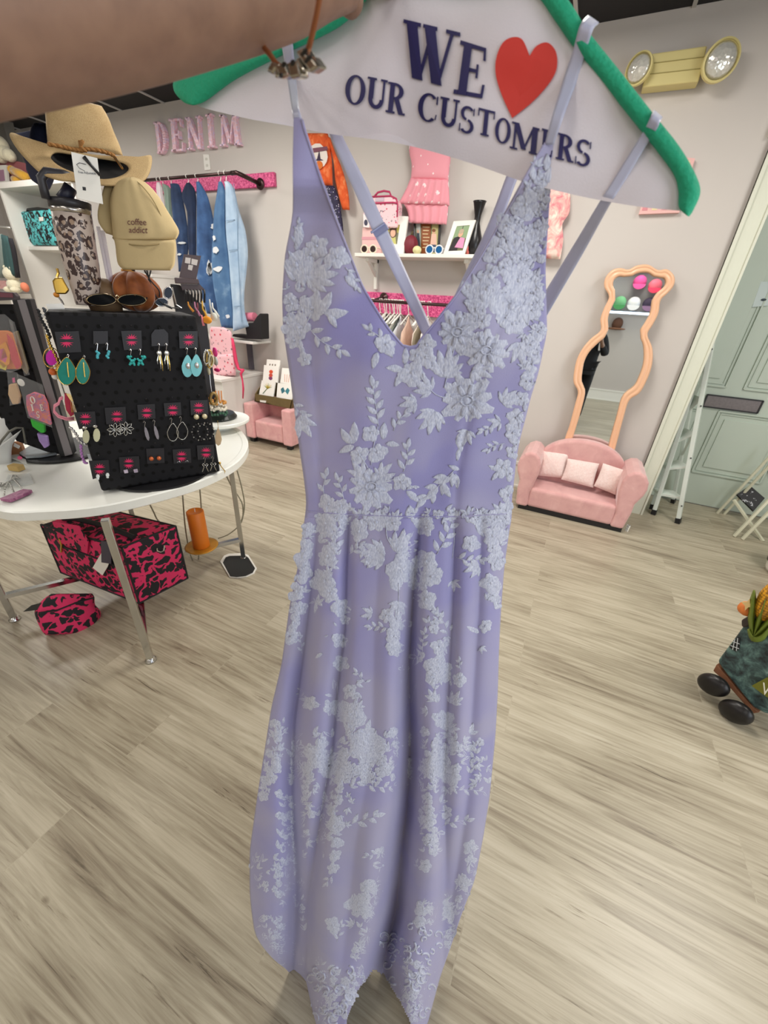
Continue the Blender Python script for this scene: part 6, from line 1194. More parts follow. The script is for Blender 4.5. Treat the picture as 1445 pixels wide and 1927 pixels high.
for x, s_ in ((642, 1), (706, -1)):
    wire(t_, x-10, 420, 462); g = G()
    for dx, dy, r in ((-22, -18, .006), (-12, -6, .004), (0, 8, .0055), (12, 6, .005), (-6, 24, .005), (-12, 32, .004), (14, 24, .005), (18, 34, .004), (22, -4, .004), (-6, -22, .004)): g.ell(bpt(x+dx*s_, 495+dy), r, 8, 6)
    g.build('earring', PUD, t_)
t_ = ecard([(775, 320), (890, 315), (892, 400), (778, 402)], 'silver and gold dangling feather earrings on a black tag card', None); plate(t_, [ZB(*p) for p in ((775, 322), (800, 290), (862, 286), (890, 316))], CARDB, .009, .0015, 'card_top')
for x in (830, 880):
    wire(t_, x-6, 382, 430); g = G(); g.ell(bpt(x, 450), (.009, .003, .009), 12, 6, (U_, NB, V((0, 0, 1)))); g.build('earring', GREYS, t_)
    for k, (dx, l) in enumerate(((-14, 60), (0, 50), (8, 95), (20, 105))): g = G(); g.tube([bpt(x+dx*.5, 465), bpt(x+dx, 465+l*.6), bpt(x+dx+4, 465+l)], [.0008, .0022, .0006], 5); g.build('dangle', GOLD if k % 2 else GREYS, t_)
t_ = ecard([(962, 302), (1090, 300), (1092, 415), (968, 418)], 'pale blue drop earrings with silver centres, top right', (1030, 348), .9)
for x, y in ((1022, 538), (1082, 534)): wire(t_, x-8, 412, 458); q = plate(t_, teardrop(None, x, y, 40, 76, 0), BLUEE, .024+(x > 1050)*.004, .003); g = G(); g.ell(bpt(x+4, y, .027+(x > 1050)*.004), (.008, .003, .011), 12, 6, (U_, NB, V((0, 0, 1)))); g.build('silver_centre', GREYS, q)
t_ = ecard([(248, 852), (392, 846), (402, 945), (285, 968)], 'opal marquise stone earrings, left of the middle row', (328, 888), .9)
for x in (332, 404):
    y = 1018 if x < 350 else 1008; g = G(); g.ell(bpt(x-10, y-60), (.007, .003, .006), 8, 5, (U_, NB, V((0, 0, 1)))); g.build('silver_bow', GREYS, t_); plate(t_, [ZB(x+24*math.sin(k*.524)*(1 if abs(math.cos(k*.524)) < .9 else .6), y-46*math.cos(k*.524)) for k in range(12)], M('d7d6b4', .12, .3), .024, .005)
t_ = ecard([(458, 822), (600, 815), (606, 925), (470, 935)], 'silver openwork flower earrings on the pegboard middle row', (542, 870), .9)
for x, y in ((530, 972), (602, 964)):
    g = G()
    for k in range(8):
        a = k*.785; c, s_ = math.cos(a), math.sin(a); g.tube([bpt(x+r*c-w_*s_, y+(r*s_+w_*c)*.85, .024) for r, w_ in ((4, 0), (22, 9), (42, 10), (56, 0), (42, -10), (22, -9))], .0011, 5, closed=True)
    g.build('earring', GREYS, t_, smooth=True)
t_ = ecard([(680, 802), (800, 795), (804, 895), (688, 902)], 'silver feather drop earrings, centre of the middle row', (745, 846), .85)
for x, y in ((745, 990), (810, 982)): wire(t_, x-18, y-80, y-40); plate(t_, [ZB(x+p[0], y+p[1]) for p in ((-16, -42), (-2, -30), (10, 0), (18, 35), (14, 56), (2, 48), (-10, 20), (-16, -10))], GREYS, .022, .002)
t_ = ecard([(860, 790), (975, 784), (982, 872), (868, 880)], 'thin silver teardrop hoop earrings on the pegboard', (922, 828), .85)
for x, y in ((922, 988), (986, 978)): wire(t_, x-14, y-100, y-60); g = G(); g.tube([BPL(*p, .023) for p in teardrop(None, x, y, 38, 60, 0)], .0013, 5, closed=True); g.build('earring', GREYS, t_, smooth=True)
t_ = ecard([(1040, 772), (1158, 768), (1164, 868), (1046, 872)], 'black beaded hoop earrings with pearl studs on the pegboard', (1098, 812), .85)
for x, y in ((1082, 884), (1138, 880)): g = G(); g.ell(bpt(x, y, .022), .0105, 12, 8); g.build('pearl_stud', M('d8cda8', .2, .4), t_, smooth=True)
for x, y in ((1105, 985), (1146, 980)):
    for k in range(18): a = k*.349; g = G(); p = bpt(x+54*math.cos(a), y+56*math.sin(a), .024); g.ell(p, .0036 if k % 2 else .0044, 6, 5); g.build('bead', GREYS if k % 2 else BLACKM, t_)
t_ = ecard([(350, 1182), (485, 1176), (494, 1268), (378, 1308)], 'small white cross stud earrings, bottom left of pegboard', (425, 1228), .85)
for x, y in ((412, 1292), (478, 1282)): g = G(); g.bar(bpt(x, y-16), bpt(x, y+16), .006); g.bar(bpt(x-12, y-4), bpt(x+12, y-4), .006); g.build('earring', M('dfe6e6', .3), t_)
t_ = ecard([(555, 1158), (692, 1150), (698, 1255), (566, 1264)], 'square crystal stud earrings on the pegboard bottom row', (622, 1190), .8)
for x, y in ((603, 1254), (670, 1250)): g = G(); g.box(bpt(x, y), (.014, .006, .014), (U_, NB, V((0, 0, 1)))); g.build('earring', M('cfc3d6', .1, .5), t_, bevel=.002)
t_ = ecard([(740, 1100), (862, 1095), (866, 1195), (748, 1202)], 'amber round stud earrings on a plain black card', None)
for x, y in ((776, 1168), (828, 1165)): g = G(); g.ell(bpt(x, y), .0085, 12, 8); g.build('earring', AMB, t_, smooth=True)
t_ = ecard([(920, 1105), (1042, 1098), (1048, 1195), (928, 1202)], 'tiny dark crescent stud earrings on the pegboard bottom row', (982, 1142), .8)
for x, y in ((963, 1195), (1018, 1190)): g = G(); g.tube([bpt(x+10*math.cos(a), y+8*math.sin(a)) for a in (3.3, 4, 4.7, 5.4, 6.1)], .0018, 5); g.build('earring', M('8d8f92', .2, .8), t_)
t_ = ecard([(1085, 1078), (1200, 1072), (1206, 1168), (1092, 1175)], 'silver ribbon bow earrings, bottom right of pegboard', (1148, 1116), .8)
for x, y in ((1142, 1218), (1196, 1212)): wire(t_, x-6, y-62, y-20); g = G(); g.tube([bpt(x+a, y+b, .024) for a, b in ((-20, 38), (-8, 5), (-20, -10), (-12, -18), (0, -4), (12, -18), (20, -10), (6, 5), (22, 36))], .0016, 5); g.build('earring', GREYS, t_, smooth=True)
# hanging pieces on the spinner's sides (front plane pushed back by half its depth)
SPL = Pl(A0-NB*.03, NB)
def sp(x, y, o=0): return SPL(*ZP(x, y), o)
def sthing(nm, pts0, lab): return thing(nm, sp(*pts0), lab, 'jewellery', 'jewellery on the sides of the pegboard')
MAGP = M('d81fb0', .25); PNK = M('e58fa0', .35)
t_ = sthing('hoop_earring', (470, 640), 'magenta disc earring ringed in gold on the pegboard side'); g = G(); slab(g, [ZP(470+55*math.cos(k*.35), 545+70*math.sin(k*.35)) for k in range(18)], SPL, .002, .004); g.build('disc', MAGP, t_); g = G(); g.tube([sp(465+72*math.cos(k*.35), 545+90*math.sin(k*.35), .002) for k in range(18)], .0016, 6, closed=True); g.build('gold_ring', GOLD, t_, smooth=True)
t_ = sthing('hoop_earring', (580, 1110), 'pink double heart hoop earring on the pegboard side')
for o in (0, 16): g = G(); g.tube([sp(x, y-o) for x, y in ((672, 1105), (600, 1108), (530, 1085), (490, 1040), (495, 990), (530, 970), (545, 925), (570, 915))], .003, 6); g.build('hoop', PNK, t_, smooth=True)
for i, (pts, m, lab) in enumerate((([(430, 345), (450, 420), (490, 500), (530, 600), (515, 660)], GOLD, 'gold chain necklace beside the magenta disc earring'), ([(345, 110), (375, 200), (420, 280), (455, 360)], BLACKM, 'black beaded necklace near the top of pegboard side'), ([(400, 100), (430, 190), (460, 270)], M('55585c', .3, .5), 'grey beaded necklace hooked at the top corner'), ([(735, 1340), (740, 1420), (765, 1490), (785, 1500)], M('b07ab8', .3, .3), 'purple glitter hoop low on the pegboard side'), ([(640, 1180), (690, 1240), (720, 1300), (800, 1340)], SILVER, 'silver chain piece below the pink heart hoop'))):
    P_ = smooth_pts(pts, 6); g = G()
    for j, p in enumerate(P_): g.ell(sp(p.x+(4 if j % 2 else -4), p.y, .004), .0045, 7, 5)
    g.tube([sp(p.x, p.y, .004) for p in P_], .0012, 5); tag(g.build('beaded_necklace', m, smooth=True), lab, 'jewellery', 'jewellery on the sides of the pegboard')
t_ = sthing('feather_earring', (640, 1080), 'red and gold leaf earring hanging above the pink heart hoop'); g = G(); slab(g, [ZP(*p) for p in ((585, 870), (600, 865), (650, 950), (672, 1060), (640, 1080), (600, 1020), (585, 940))], SPL, .004, .006); g.build('leaf', M('b8324a', .3, .3, .3, 90), t_)
for k in range(4): g = G(); g.tube([sp(600+k*10, 870, .01), sp(640+k*14, 930+k*8, .012), sp(650+k*10, 1040, .012)], .001, 5); g.build('gold_fringe', GOLD, t_)
t_ = sthing('orange_charm', (500, 700), 'orange and white charm below the magenta disc earring'); g = G(); g.ell(sp(480, 675), .012); g.build('bead', M('d86a2a', .3), t_, smooth=True); g = G(); g.ell(sp(500, 715), .01); g.build('bead', WHITEP, t_, smooth=True)
t_ = sthing('clear_tag', (820, 1490), 'small clear price tag at the foot of pegboard side'); g = G(); slab(g, [ZP(*p) for p in ((790, 1420), (830, 1415), (848, 1490), (812, 1495))], SPL, .01, .001); g.build('tag', glassy('dfe3e6', .1, .6), t_)
g = G(); slab(g, [ZP(*p) for p in ((372, 150), (405, 150), (405, 185), (372, 180))], SPL, .004, .002); tag(g.build('white_tag', WHITEP), 'small white tag at the top left of pegboard side', 'tag')
# right hand side pieces
ZV = zz(330, 500, 5.353); RPL = Pl(A1-NB*.04, NB); rp = lambda x, y, o=0: RPL(*ZV(x, y), o)
CRM = M('d9cfae', .4)
def rthing(nm, p, lab): return thing(nm, rp(*p), lab, 'jewellery', 'jewellery on the right side of the pegboard')
t_ = rthing('bracelet_bundle', (330, 1090), 'bundle of cream and gold hoops at the pegboard right edge')
for k, (x, y, rx, ry, m) in enumerate(((325, 930, 38, 80, CRM), (345, 940, 30, 90, GOLD), (310, 920, 30, 70, SILVER), (360, 960, 24, 60, CRM))): g = G(); g.tube([rp(x+rx*math.cos(a*.524), y+ry*math.sin(a*.524), k*.004) for a in range(12)], .003, 6, closed=True); g.build('hoop', m, t_, smooth=True)
g = G(); g.ell(rp(335, 1060), (.008, .006, .016)); g.build('pendant', CRM, t_, smooth=True)
t_ = rthing('wooden_ring_earring', (385, 1410), 'brown ring earring on a silver chain at the pegboard edge'); g = G(); g.tube([rp(345, 1090), rp(355, 1200), rp(365, 1270)], .0015, 5); g.build('chain', SILVER, t_); g = G(); g.tube([rp(385+34*math.cos(a*.524), 1340+58*math.sin(a*.524)) for a in range(12)], .006, 8, closed=True); g.build('ring', M('9a7c44', .4, .3), t_, smooth=True)
t_ = rthing('wooden_drop_earring', (430, 1810), 'pale wooden drop earring low on the pegboard right edge'); g = G(); P2 = [rp(x, y) for x, y in ((432, 1630), (455, 1690), (468, 1750), (455, 1800), (430, 1815), (405, 1790), (400, 1730), (415, 1670))]; g.prism(P2, -RPL.n*.004); g.build('drop', M('cbb08a', .6, 0, .1, 40), t_); g = G(); g.tube([rp(425, 1560), rp(432, 1632)], .001, 5); g.build('ear_wire', GOLD, t_)
t_ = rthing('shell_earring', (390, 1000), 'pink and silver shell earring behind the pegboard edge'); g = G(); g.ell(rp(400, 870), (.012, .006, .018)); g.build('pink_shell', M('e0408a', .4), t_, smooth=True); g = G(); g.ell(rp(405, 960), (.012, .006, .018)); g.build('silver_shell', M('c9ccc9', .3, .5), t_, smooth=True); g = G(); g.ell(rp(420, 1050), (.016, .006, .008)); g.build('magenta_shell', M('d81f6a', .4), t_, smooth=True)
t_ = rthing('gold_bow_earring', (465, 1910), 'gold twisted bow earring dangling over the table edge'); ZV2 = zz(400, 780, 6.0227); g = G(); g.tube([RPL(*ZV2(*p), .0) for p in ((80, 560), (105, 600), (140, 640), (130, 690), (110, 650), (105, 710))], .0022, 6); g.ell(RPL(*ZV2(80, 550)), .006); g.build('bow', GOLD, t_, smooth=True)
# ---- left plush charm display
Q0 = pf(127, 861, .79); LN = V((.70, -.71, 0)); LPL = Pl(Q0, LN); lu = V((.71, .70, 0)); lp = lambda x, y, o=0: LPL(*ZP(x, y), o)
l2 = thing('charm_display', Q0, 'dark display post with bagged charms, left of the earring pegboard', 'display stand')
g = G(); slab(g, [ZP(*p) for p in ((105, 18), (268, 12), (665, 1425), (545, 1450))], LPL, 0, .05); g.build('post', BLACKM, l2, bevel=.003); g = G(); slab(g, [ZP(*p) for p in ((155, 22), (225, 18), (655, 1420), (590, 1438))], LPL, .003, .004); g.build('grey_strip', M('8a8588', .4, .3, .05, 6), l2)
g = G(); slab(g, [ZP(*p) for p in ((-260, 60), (108, 60), (545, 1420), (430, 1400), (150, 1300), (-260, 700))], LPL, -.03, .012); g.build('perforated_panel', PEG, l2)
g = G(); cb = pf(80, 872, TT); g.lathe([(.0, 0), (.17, 0), (.175, .008), (.17, .014), (.0, .014)], V((Q0.x-.12, Q0.y+.06, TT)), 40); g.build('base', BLACKM, l2)
g = G(); slab(g, [ZP(*p) for p in ((-250, -70), (120, -45), (150, -10), (155, 20), (-250, 40))], LPL, .0, .03); hd = g.build('header', M('4a4145', .5), l2); g = G(); slab(g, [ZP(*p) for p in ((-250, -60), (110, -40), (120, 0), (-250, -10))], LPL, .003, .003); g.build('maroon_strip', M('7a4450', .5), hd)
def bag(nm, pts, o, m, lab, cat='bagged charm', extra=None, th=.02):
    t_ = thing(nm, lp(*pts[-1], o), lab, cat, 'bagged charms on the dark display'); g = G(); slab(g, [ZP(*p) for p in pts], LPL, o, th); b_ = g.build('contents', m, t_, bevel=.004)
    if extra: extra(t_, o)
    return t_
def wrap(pts, o):
    def f(t_, _): g = G(); slab(g, [ZP(*p) for p in pts], LPL, o, .001); g.build('clear_bag', glassy('ffffff', .08, .08), t_)
    return f
def ex1(t_, o):
    for pts, c in (([(60, 330), (120, 400), (190, 620), (150, 650), (100, 560)], 'd9404a'), ([(0, 430), (50, 400), (90, 500), (85, 600), (30, 640), (0, 600)], 'f0a02a'), ([(0, 470), (40, 460), (65, 540), (50, 590), (0, 560)], 'ea6a9a'), ([(0, 570), (60, 620), (50, 660), (0, 640)], 'e8d44a')): g = G(); slab(g, [ZP(*p) for p in pts], LPL, o+.008+.003*len(c) % .01, .006); g.build('coloured_charm', M(c, .5), t_)
    wrap([(-60, 160), (40, 150), (110, 210), (200, 640), (100, 680), (-60, 660)], o+.02)(t_, o)
bag('bagged_charm', [(-60, 300), (60, 300), (110, 330), (195, 600), (180, 650), (60, 650), (-60, 640)], .02, M('e9853a', .5, 0, .1, 30), 'orange and pink bagged charms at the left edge of the table', extra=ex1)
bag('bagged_charm', [(110, 320), (150, 300), (250, 650), (235, 700), (190, 640)], .012, M('8a7a5a', .6, 0, .2, 30), 'olive bagged charms beside the dark display post', extra=wrap([(80, 200), (130, 220), (270, 700), (220, 710)], .02))
def ex2(t_, o):
    g = G(); slab(g, [ZP(*p) for p in ((110, 730), (130, 725), (135, 770), (115, 772))], LPL, o+.006, .003); g.build('pink_label', M('e0508a', .5), t_); wrap([(60, 660), (160, 680), (190, 960), (90, 980)], o+.01)(t_, o)
bag('bagged_charm', [(75, 790), (140, 780), (180, 900), (165, 965), (110, 970), (70, 880)], .02, M('cfa878', .6, 0, .1, 30), 'beige bagged charm with a pink label', extra=ex2)
LWN = NT('wool_mix'); nz = LWN.noise(LWN.co('Object'), 45, 3, .6, 1.5); LWN.set(LWN.ramp(nz, [(.35, '8f5f96'), (.5, 'd9607a'), (.62, 'e0753f')]), .8); LWN.bump(nz, .5, .004)
def ex3(t_, o):
    for ch, q in (('O', [(262, 900), (305, 895), (325, 955), (285, 965)]), ('S', [(325, 1035), (350, 1030), (362, 1090), (335, 1095)]), ('E', [(355, 970), (385, 968), (395, 1025), (368, 1030)]), ('I', [(270, 970), (300, 965), (312, 1025), (285, 1030)])):
        g = G(); glyph(g, ch, [ZP(*p) for p in q], lambda x, y: LPL(x, y, o+.006), -LPL.n*.003); g.build('white_letter', M('efe6d8', .6), t_)
    g = G(); g.ell(lp(190, 770, o+.004), (.012, .002, .015), 14, 6, (lu, LN, V((0, 0, 1)))); g.build('round_sticker', WHITEP, t_, smooth=True); wrap([(150, 690), (385, 790), (475, 1180), (250, 1090)], o+.012)(t_, o)
bag('bagged_bracelet', [(232, 890), (300, 860), (390, 890), (425, 960), (460, 1160), (260, 1080), (235, 980)], .03, LWN.m, 'orange and purple wool piece with white letters in a bag', extra=ex3)
bag('bagged_bracelet', [(270, 1100), (400, 1150), (405, 1225), (370, 1230), (290, 1170)], .026, M('38b83a', .5, 0, .2, 40), 'bright green bagged piece below the lettered one')
bag('bagged_bracelet', [(330, 1230), (425, 1260), (440, 1350), (400, 1370), (350, 1300)], .02, M('a588c4', .5, 0, .2, 40), 'lilac bagged piece at the bottom of the dark display')
PT = V((0, 0, 1))
def tpoly(nm, px, h, m, lab, cat, z=TT, bev=.002, zf=ZQ): g = G(); g.prism([pf(*zf(*p), z) for p in px], (0, 0, h)); o = g.build(nm, m, bevel=bev); return tag(o, lab, cat)
tpoly('silver_packet', [(270, 690), (400, 600), (560, 560), (780, 695), (560, 735), (360, 745)], .01, M('a9b2b8', .15, .5, .3, 60), 'crinkled silver packet at the foot of the dark display', 'packet', .797)
o = tpoly('glitter_hair_clip', [(10, 1322), (330, 1190), (450, 1205), (385, 1245), (150, 1345)], .012, glitter('8a4a70', 'b97a9a'), 'purple glitter hair clip lying at the white table edge', 'hair clip')
bw = thing('bow_earrings', pf(*ZQ(140, 1080), TT), 'silver beaded bow earrings on a clear card on the table', 'earrings')
g = G(); g.prism([pf(*ZQ(*p), TT+.001) for p in ((110, 960), (400, 945), (460, 1080), (240, 1130), (60, 1090))], (0, 0, .001)); g.build('clear_card', glassy('e8ecea', .1, .35), bw)
for pts in ([(0, 1130), (60, 1090), (130, 1050), (200, 1000), (250, 1010)], [(120, 1060), (80, 1120), (55, 1240)], [(130, 1070), (160, 1140), (185, 1195)], [(200, 1040), (240, 1080), (290, 1140)], [(150, 1040), (170, 980), (220, 980), (180, 1030)], [(60, 1090), (10, 1080), (0, 1130), (50, 1110)]):
    P_ = smooth_pts(pts, 5); g = G()
    for p in P_: g.ell(pf(*ZQ(p.x, p.y), TT+.007), .0035, 6, 5)
    g.build('beaded_ribbon', GREYS, bw, smooth=True)
ck = thing('clear_tag', pf(*ZQ(200, 760), TT), 'clear oval tag with a pink mark near the left table edge', 'tag'); g = G(); g.prism([pf(*ZQ(*p), TT+.012) for p in ((80, 680), (140, 665), (300, 700), (350, 750), (370, 840), (260, 780), (100, 720))], (0, 0, .002)); g.build('tag', glassy('d9d9d4', .1, .6), ck); g = G(); g.prism([pf(*ZQ(270+34*math.cos(k*.6), 735+24*math.sin(k*.6)), TT+.0145) for k in range(10)], (0, 0, .001)); g.build('pink_mark', M('e8608a', .5), ck)
bx = thing('brown_box', pf(*ZQ(240, 640), TT), 'small brown kraft box with barcode label on the table', 'box'); c = pf(*ZQ(255, 690), TT); g = G(); g.box(c+V((0, 0, .028)), (.075, .05, .05), rz=-.5); g.build('carton', M('8a5a35', .8), bx); 
P_ = Pl(c+V((.02, -.03, 0)), (.48, -.88, 0)); g = G(); slab(g, [ZQ(*p) for p in ((195, 530), (275, 575), (255, 612), (180, 575))], P_, .003, .001); g.build('label', WHITEP, bx)
g = G(); g.box(pf(*ZQ(235, 900), TT)+V((0, 0, .012)), (.05, .03, .024), rz=.3); tag(g.build('wooden_block', M('b79a5e', .7, 0, .2, 50), bevel=.002), 'little pale wooden block behind the silver bow earrings', 'block')
wp = thing('white_carton', pf(*ZQ(330, 500), TT), 'white printed carton behind the bagged charms', 'carton'); g = G(); g.box(pf(*ZQ(400, 560), TT)+V((-.05, .12, .03)), (.16, .12, .05), rz=.2); g.build('carton', WHITEP, wp, bevel=.002)
# white display vessel at the very left
wv = thing('white_handled_vessel', pf(*ZQ(20, 800), TT), 'white glossy curved stand with grey handle at the left edge', 'stand'); vpl = Pl(pf(*ZQ(60, 740), TT), (.8, -.6, 0))
g = G(); loft(g, rw(ZQ, ((-300, 230), (205, 170)), ((-300, 270), (225, 215)), ((-300, 400), (190, 440)), ((-300, 600), (60, 640)), ((-300, 780), (0, 760))), vpl, .05, .08, nu=16); g.build('bowl', M('e6e6e2', .15), wv, smooth=True)
g = G(); loft(g, rw(ZQ, ((-200, 700), (300, 345)), ((-150, 780), (170, 560)), ((-150, 980), (160, 780)), ((-150, 1020), (190, 930))), vpl, .01, .02, nu=10, edge=.06); g.build('base', M('c9cac6', .25), wv, smooth=True)
g = G(); g.tube([vpl(*ZQ(*p), .09) for p in ((-60, 640), (20, 500), (120, 380), (220, 325), (310, 325), (330, 420), (352, 550))], .0045, 8); g.build('handle', M('6b6960', .4, .3), wv, smooth=True)
# ---- accessory display at the rear and its disc
dc = V((-1.93, 1.62, .80)); ds = thing('round_riser', dc-V((0, 0, .02)), 'round white riser disc at the far table edge', 'riser'); e1 = pf(453, 796, .835); e0 = V((e1.x-.13, e1.y+.0, .0)); g = G(); g.lathe([(.06, TT-.02), (.07, .80), (.165, .815), (.172, .822), (.172, .834), (.168, .838), (.0, .838)], V((e0.x-.04, e0.y, 0)), 48); g.build('disc', TM, ds, smooth=False)
rc = V((e0.x-.04, e0.y, .838)); d3 = thing('accessory_display', rc, 'tall dark accessory display with header sign behind the pegboard', 'display stand'); nn = V((.80, -.6, 0)); RP2 = Pl(rc+V((.02, 0, 0)), nn); ro = lambda x, y, o=0: RP2(*ZO(x, y), o)
g = G(); slab(g, [ZO(*p) for p in ((848, 325), (950, 335), (1240, 590), (1290, 1000), (1400, 1850), (1250, 1900), (960, 900))], RP2, -.04, .1); g.build('panel', M('1e1b1e', .5), d3, bevel=.004)
g = G(); g.lathe([(.10, 0), (.105, .01), (.09, .03), (.03, .035)], rc, 32); g.build('base', M('1c2420', .35), d3, smooth=False)
HDM = M('4a3a3c', .45, 0, .05, 10); g = G(); slab(g, [ZO(*p) for p in ((1000, -10), (1195, 8), (1140, 272), (945, 262))], RP2, .03, .012); hs = g.build('header_sign', HDM, d3)
for q in ([(1018, 26), (1078, 34), (1070, 100), (1010, 88)], [(1088, 40), (1158, 56), (1146, 118), (1082, 104)], [(1052, 108), (1104, 118), (1090, 176), (1044, 162)]): g = G(); slab(g, [ZO(*p) for p in q], RP2, .032, .002); g.build('white_print', M('c9c2be', .5), hs)
g = G(); slab(g, [ZO(*p) for p in ((895, 252), (1165, 275), (1180, 330), (905, 320))], RP2, .05, .06); g.build('ledge', HDM, d3, bevel=.003); g = G(); slab(g, [ZO(*p) for p in ((960, 325), (1180, 332), (1245, 400), (985, 400))], RP2, .04, .01); g.build('sloped_front', HDM, d3)
for k in range(7): g = G(); x = 1010+k*36; g.tube([ro(x, 400, .02), ro(x+4, 402, .06), ro(x+8, 440, .07), ro(x+6, 540, .065)], .005, 6); g.build('hook', BLACKM, d3)
for k, (x, y0, x1, y1, c, lab) in enumerate(((1045, 530, 1110, 640, 'c9862f', 'ochre'), (1120, 530, 1185, 690, 'b87a98', 'mauve'), (1150, 540, 1150, 660, '7a3a44', 'maroon'), (1205, 520, 1270, 740, 'cfa23a', 'mustard'), (1290, 500, 1320, 680, 'c9ccca', 'silver white'), (1320, 540, 1395, 700, 'e6e6e0', 'ivory'), (1200, 680, 1225, 800, 'e0808a', 'rose'))):
    g = G(); g.tube([ro(x, y0, .07), ro(x+6, (y0+y1)/2-20, .075), ro((x+x1)/2, (y0+y1)/2+20, .07), ro(x1, y1, .07)], [.003, .004, .005, .006], 6); tag(g.build('cord_bracelet', M(c, .6), smooth=True), '%s cord bracelet hanging from the accessory display hooks' % lab, 'bracelet', 'cord bracelets on the accessory display')
g = G(); g.ell(ro(1262, 735, .08), (.03, .014, .018)); tag(g.build('orange_scrunchie', M('e8961e', .7), smooth=True), 'bright orange scrunchie hanging from the accessory display', 'hair tie')
g = G(); g.ell(ro(1340, 700, .075), (.02, .012, .02)); tag(g.build('white_scrunchie', M('d9d9cf', .6), smooth=True), 'white scrunchie at the right of the orange one', 'hair tie')
t_ = thing('bead_heap', rc+V((.05, -.03, .035)), 'heap of bracelets with leopard, pearl and green beads on the black base', 'bracelets'); 
for c, n, oy in (('c88a3a', 14, .075), ('d9d2c0', 34, .04), ('2f5a44', 20, .015)):
    g = G()
    for k in range(n): a = k*6.283/n*1.0; g.ell(rc+V((.05+.055*math.cos(a), -.045+.04*math.sin(a), .035+oy+random.uniform(-.008, .008))), .0085, 7, 5)
    tag(g.build('bead_string', M(c, .3), t_, smooth=True), None)
t_ = thing('hair_sticks', rc+V((.03, -.05, .1)), 'orange and white sticks fanned out beside the leopard beads', 'hair sticks')
for k in range(5): a = ZV(420+k*12, 1370); b = ZV(405+k*14, 1260-(k % 2)*18); g = G(); g.tube([RP2(*a, .05), RP2(*b, .05)], .003, 6); g.build('stick', M('e08a3a' if k % 2 == 0 else 'e6e0d4', .4), t_)
# ================================================================== THINGS ON TOP OF THE PEGBOARD
ZTOP = .79+BH
def leo():
    t = NT('leopard_print'); co = t.co('Object', (1, 1, .8)); v = t.n('ShaderNodeTexVoronoi'); v.inputs['Scale'].default_value = 40; v.inputs['Randomness'].default_value = .7
    nz = t.n('ShaderNodeTexNoise'); nz.inputs['Scale'].default_value = 55; t.l(co, nz.inputs['Vector']); ad = t.n('ShaderNodeVectorMath', operation='MULTIPLY_ADD'); ad.inputs[1].default_value = (.014, .014, .014); t.l(nz.outputs['Color'], ad.inputs[0]); t.l(co, ad.inputs[2]); t.l(ad.outputs[0], v.inputs['Vector'])
    br_ = t.math('GREATER_THAN', t.noise(co, 110, 1), .38); d = v.outputs['Distance']; ring = t.math('MULTIPLY', t.math('MULTIPLY', t.math('GREATER_THAN', d, .24), t.math('LESS_THAN', d, .53)), br_); core = t.math('LESS_THAN', d, .24)
    a = t.n('ShaderNodeMixRGB'); a.inputs[1].default_value = s2l('bfb0a6'); a.inputs[2].default_value = s2l('a08874'); t.l(core, a.inputs[0]); b = t.n('ShaderNodeMixRGB'); b.inputs[2].default_value = s2l('3f2d2b'); t.l(a.outputs[0], b.inputs[1]); t.l(ring, b.inputs[0]); t.l(b.outputs[0], t.b.inputs['Base Color']); t.b.inputs['Roughness'].default_value = .3; return t.m
LEO = leo(); tb_ = Pl(ctr, NB)(168, 576); tb_.z = ZTOP; TU = Pl(tb_, V((-tb_.x, -tb_.y, 0)))
tu = thing('tumbler', tb_, 'tall leopard print steel tumbler with black lid on the pegboard', 'tumbler')
def colrow(q, n=24): # circular section through a pixel row: centre + half width
    a = TU(*q[0]); b = TU(*q[1]); return (a+b)/2, (b-a).length/2
def tower(rows, m, nm, par, zf=Z1, pl=None):
    vs = []; n = 28; C = [colrow((zf(*a), zf(*b))) for a, b in rows]
    for c, r in C:
        for k in range(n): th = 6.283*k/n; vs.append(c+V((math.cos(th)*r, math.sin(th)*r, 0)))
    g = G(); fs = [(i*n+k, i*n+(k+1) % n, (i+1)*n+(k+1) % n, (i+1)*n+k) for i in range(len(C)-1) for k in range(n)]+[tuple(range(n)), tuple((len(C)-1)*n+k for k in range(n))]; g.add(vs, fs); return g.build(nm, m, par, smooth=True)
tower([((385, 1000), (695, 1030)), ((412, 1150), (712, 1150)), ((440, 1260), (728, 1270)), ((478, 1400), (750, 1400)), ((515, 1520), (762, 1520)), ((555, 1640), (768, 1650)), ((565, 1680), (768, 1690)), ((575, 1700), (762, 1705))], LEO, 'body', tu)
tower([((366, 955), (692, 985)), ((385, 1002), (695, 1032))], M('b9b4ae', .2, .9), 'steel_band', tu); tower([((357, 893), (668, 925)), ((355, 905), (690, 940)), ((366, 962), (692, 992))], M('26252a', .4), 'lid', tu)
DK = M('2c2b30', .45); g = G(); g.tube([TU(*Z1(*p), .03) for p in ((555, 735), (460, 712), (350, 696), (310, 745), (330, 820), (350, 900))], .012, 8); g.build('carry_handle', DK, tu, smooth=True); g = G(); g.tube([TU(*Z1(*p), .0) for p in ((535, 810), (510, 860), (470, 910))], .018, 12); g.build('straw_spout', M('23263a', .4), tu, smooth=True)
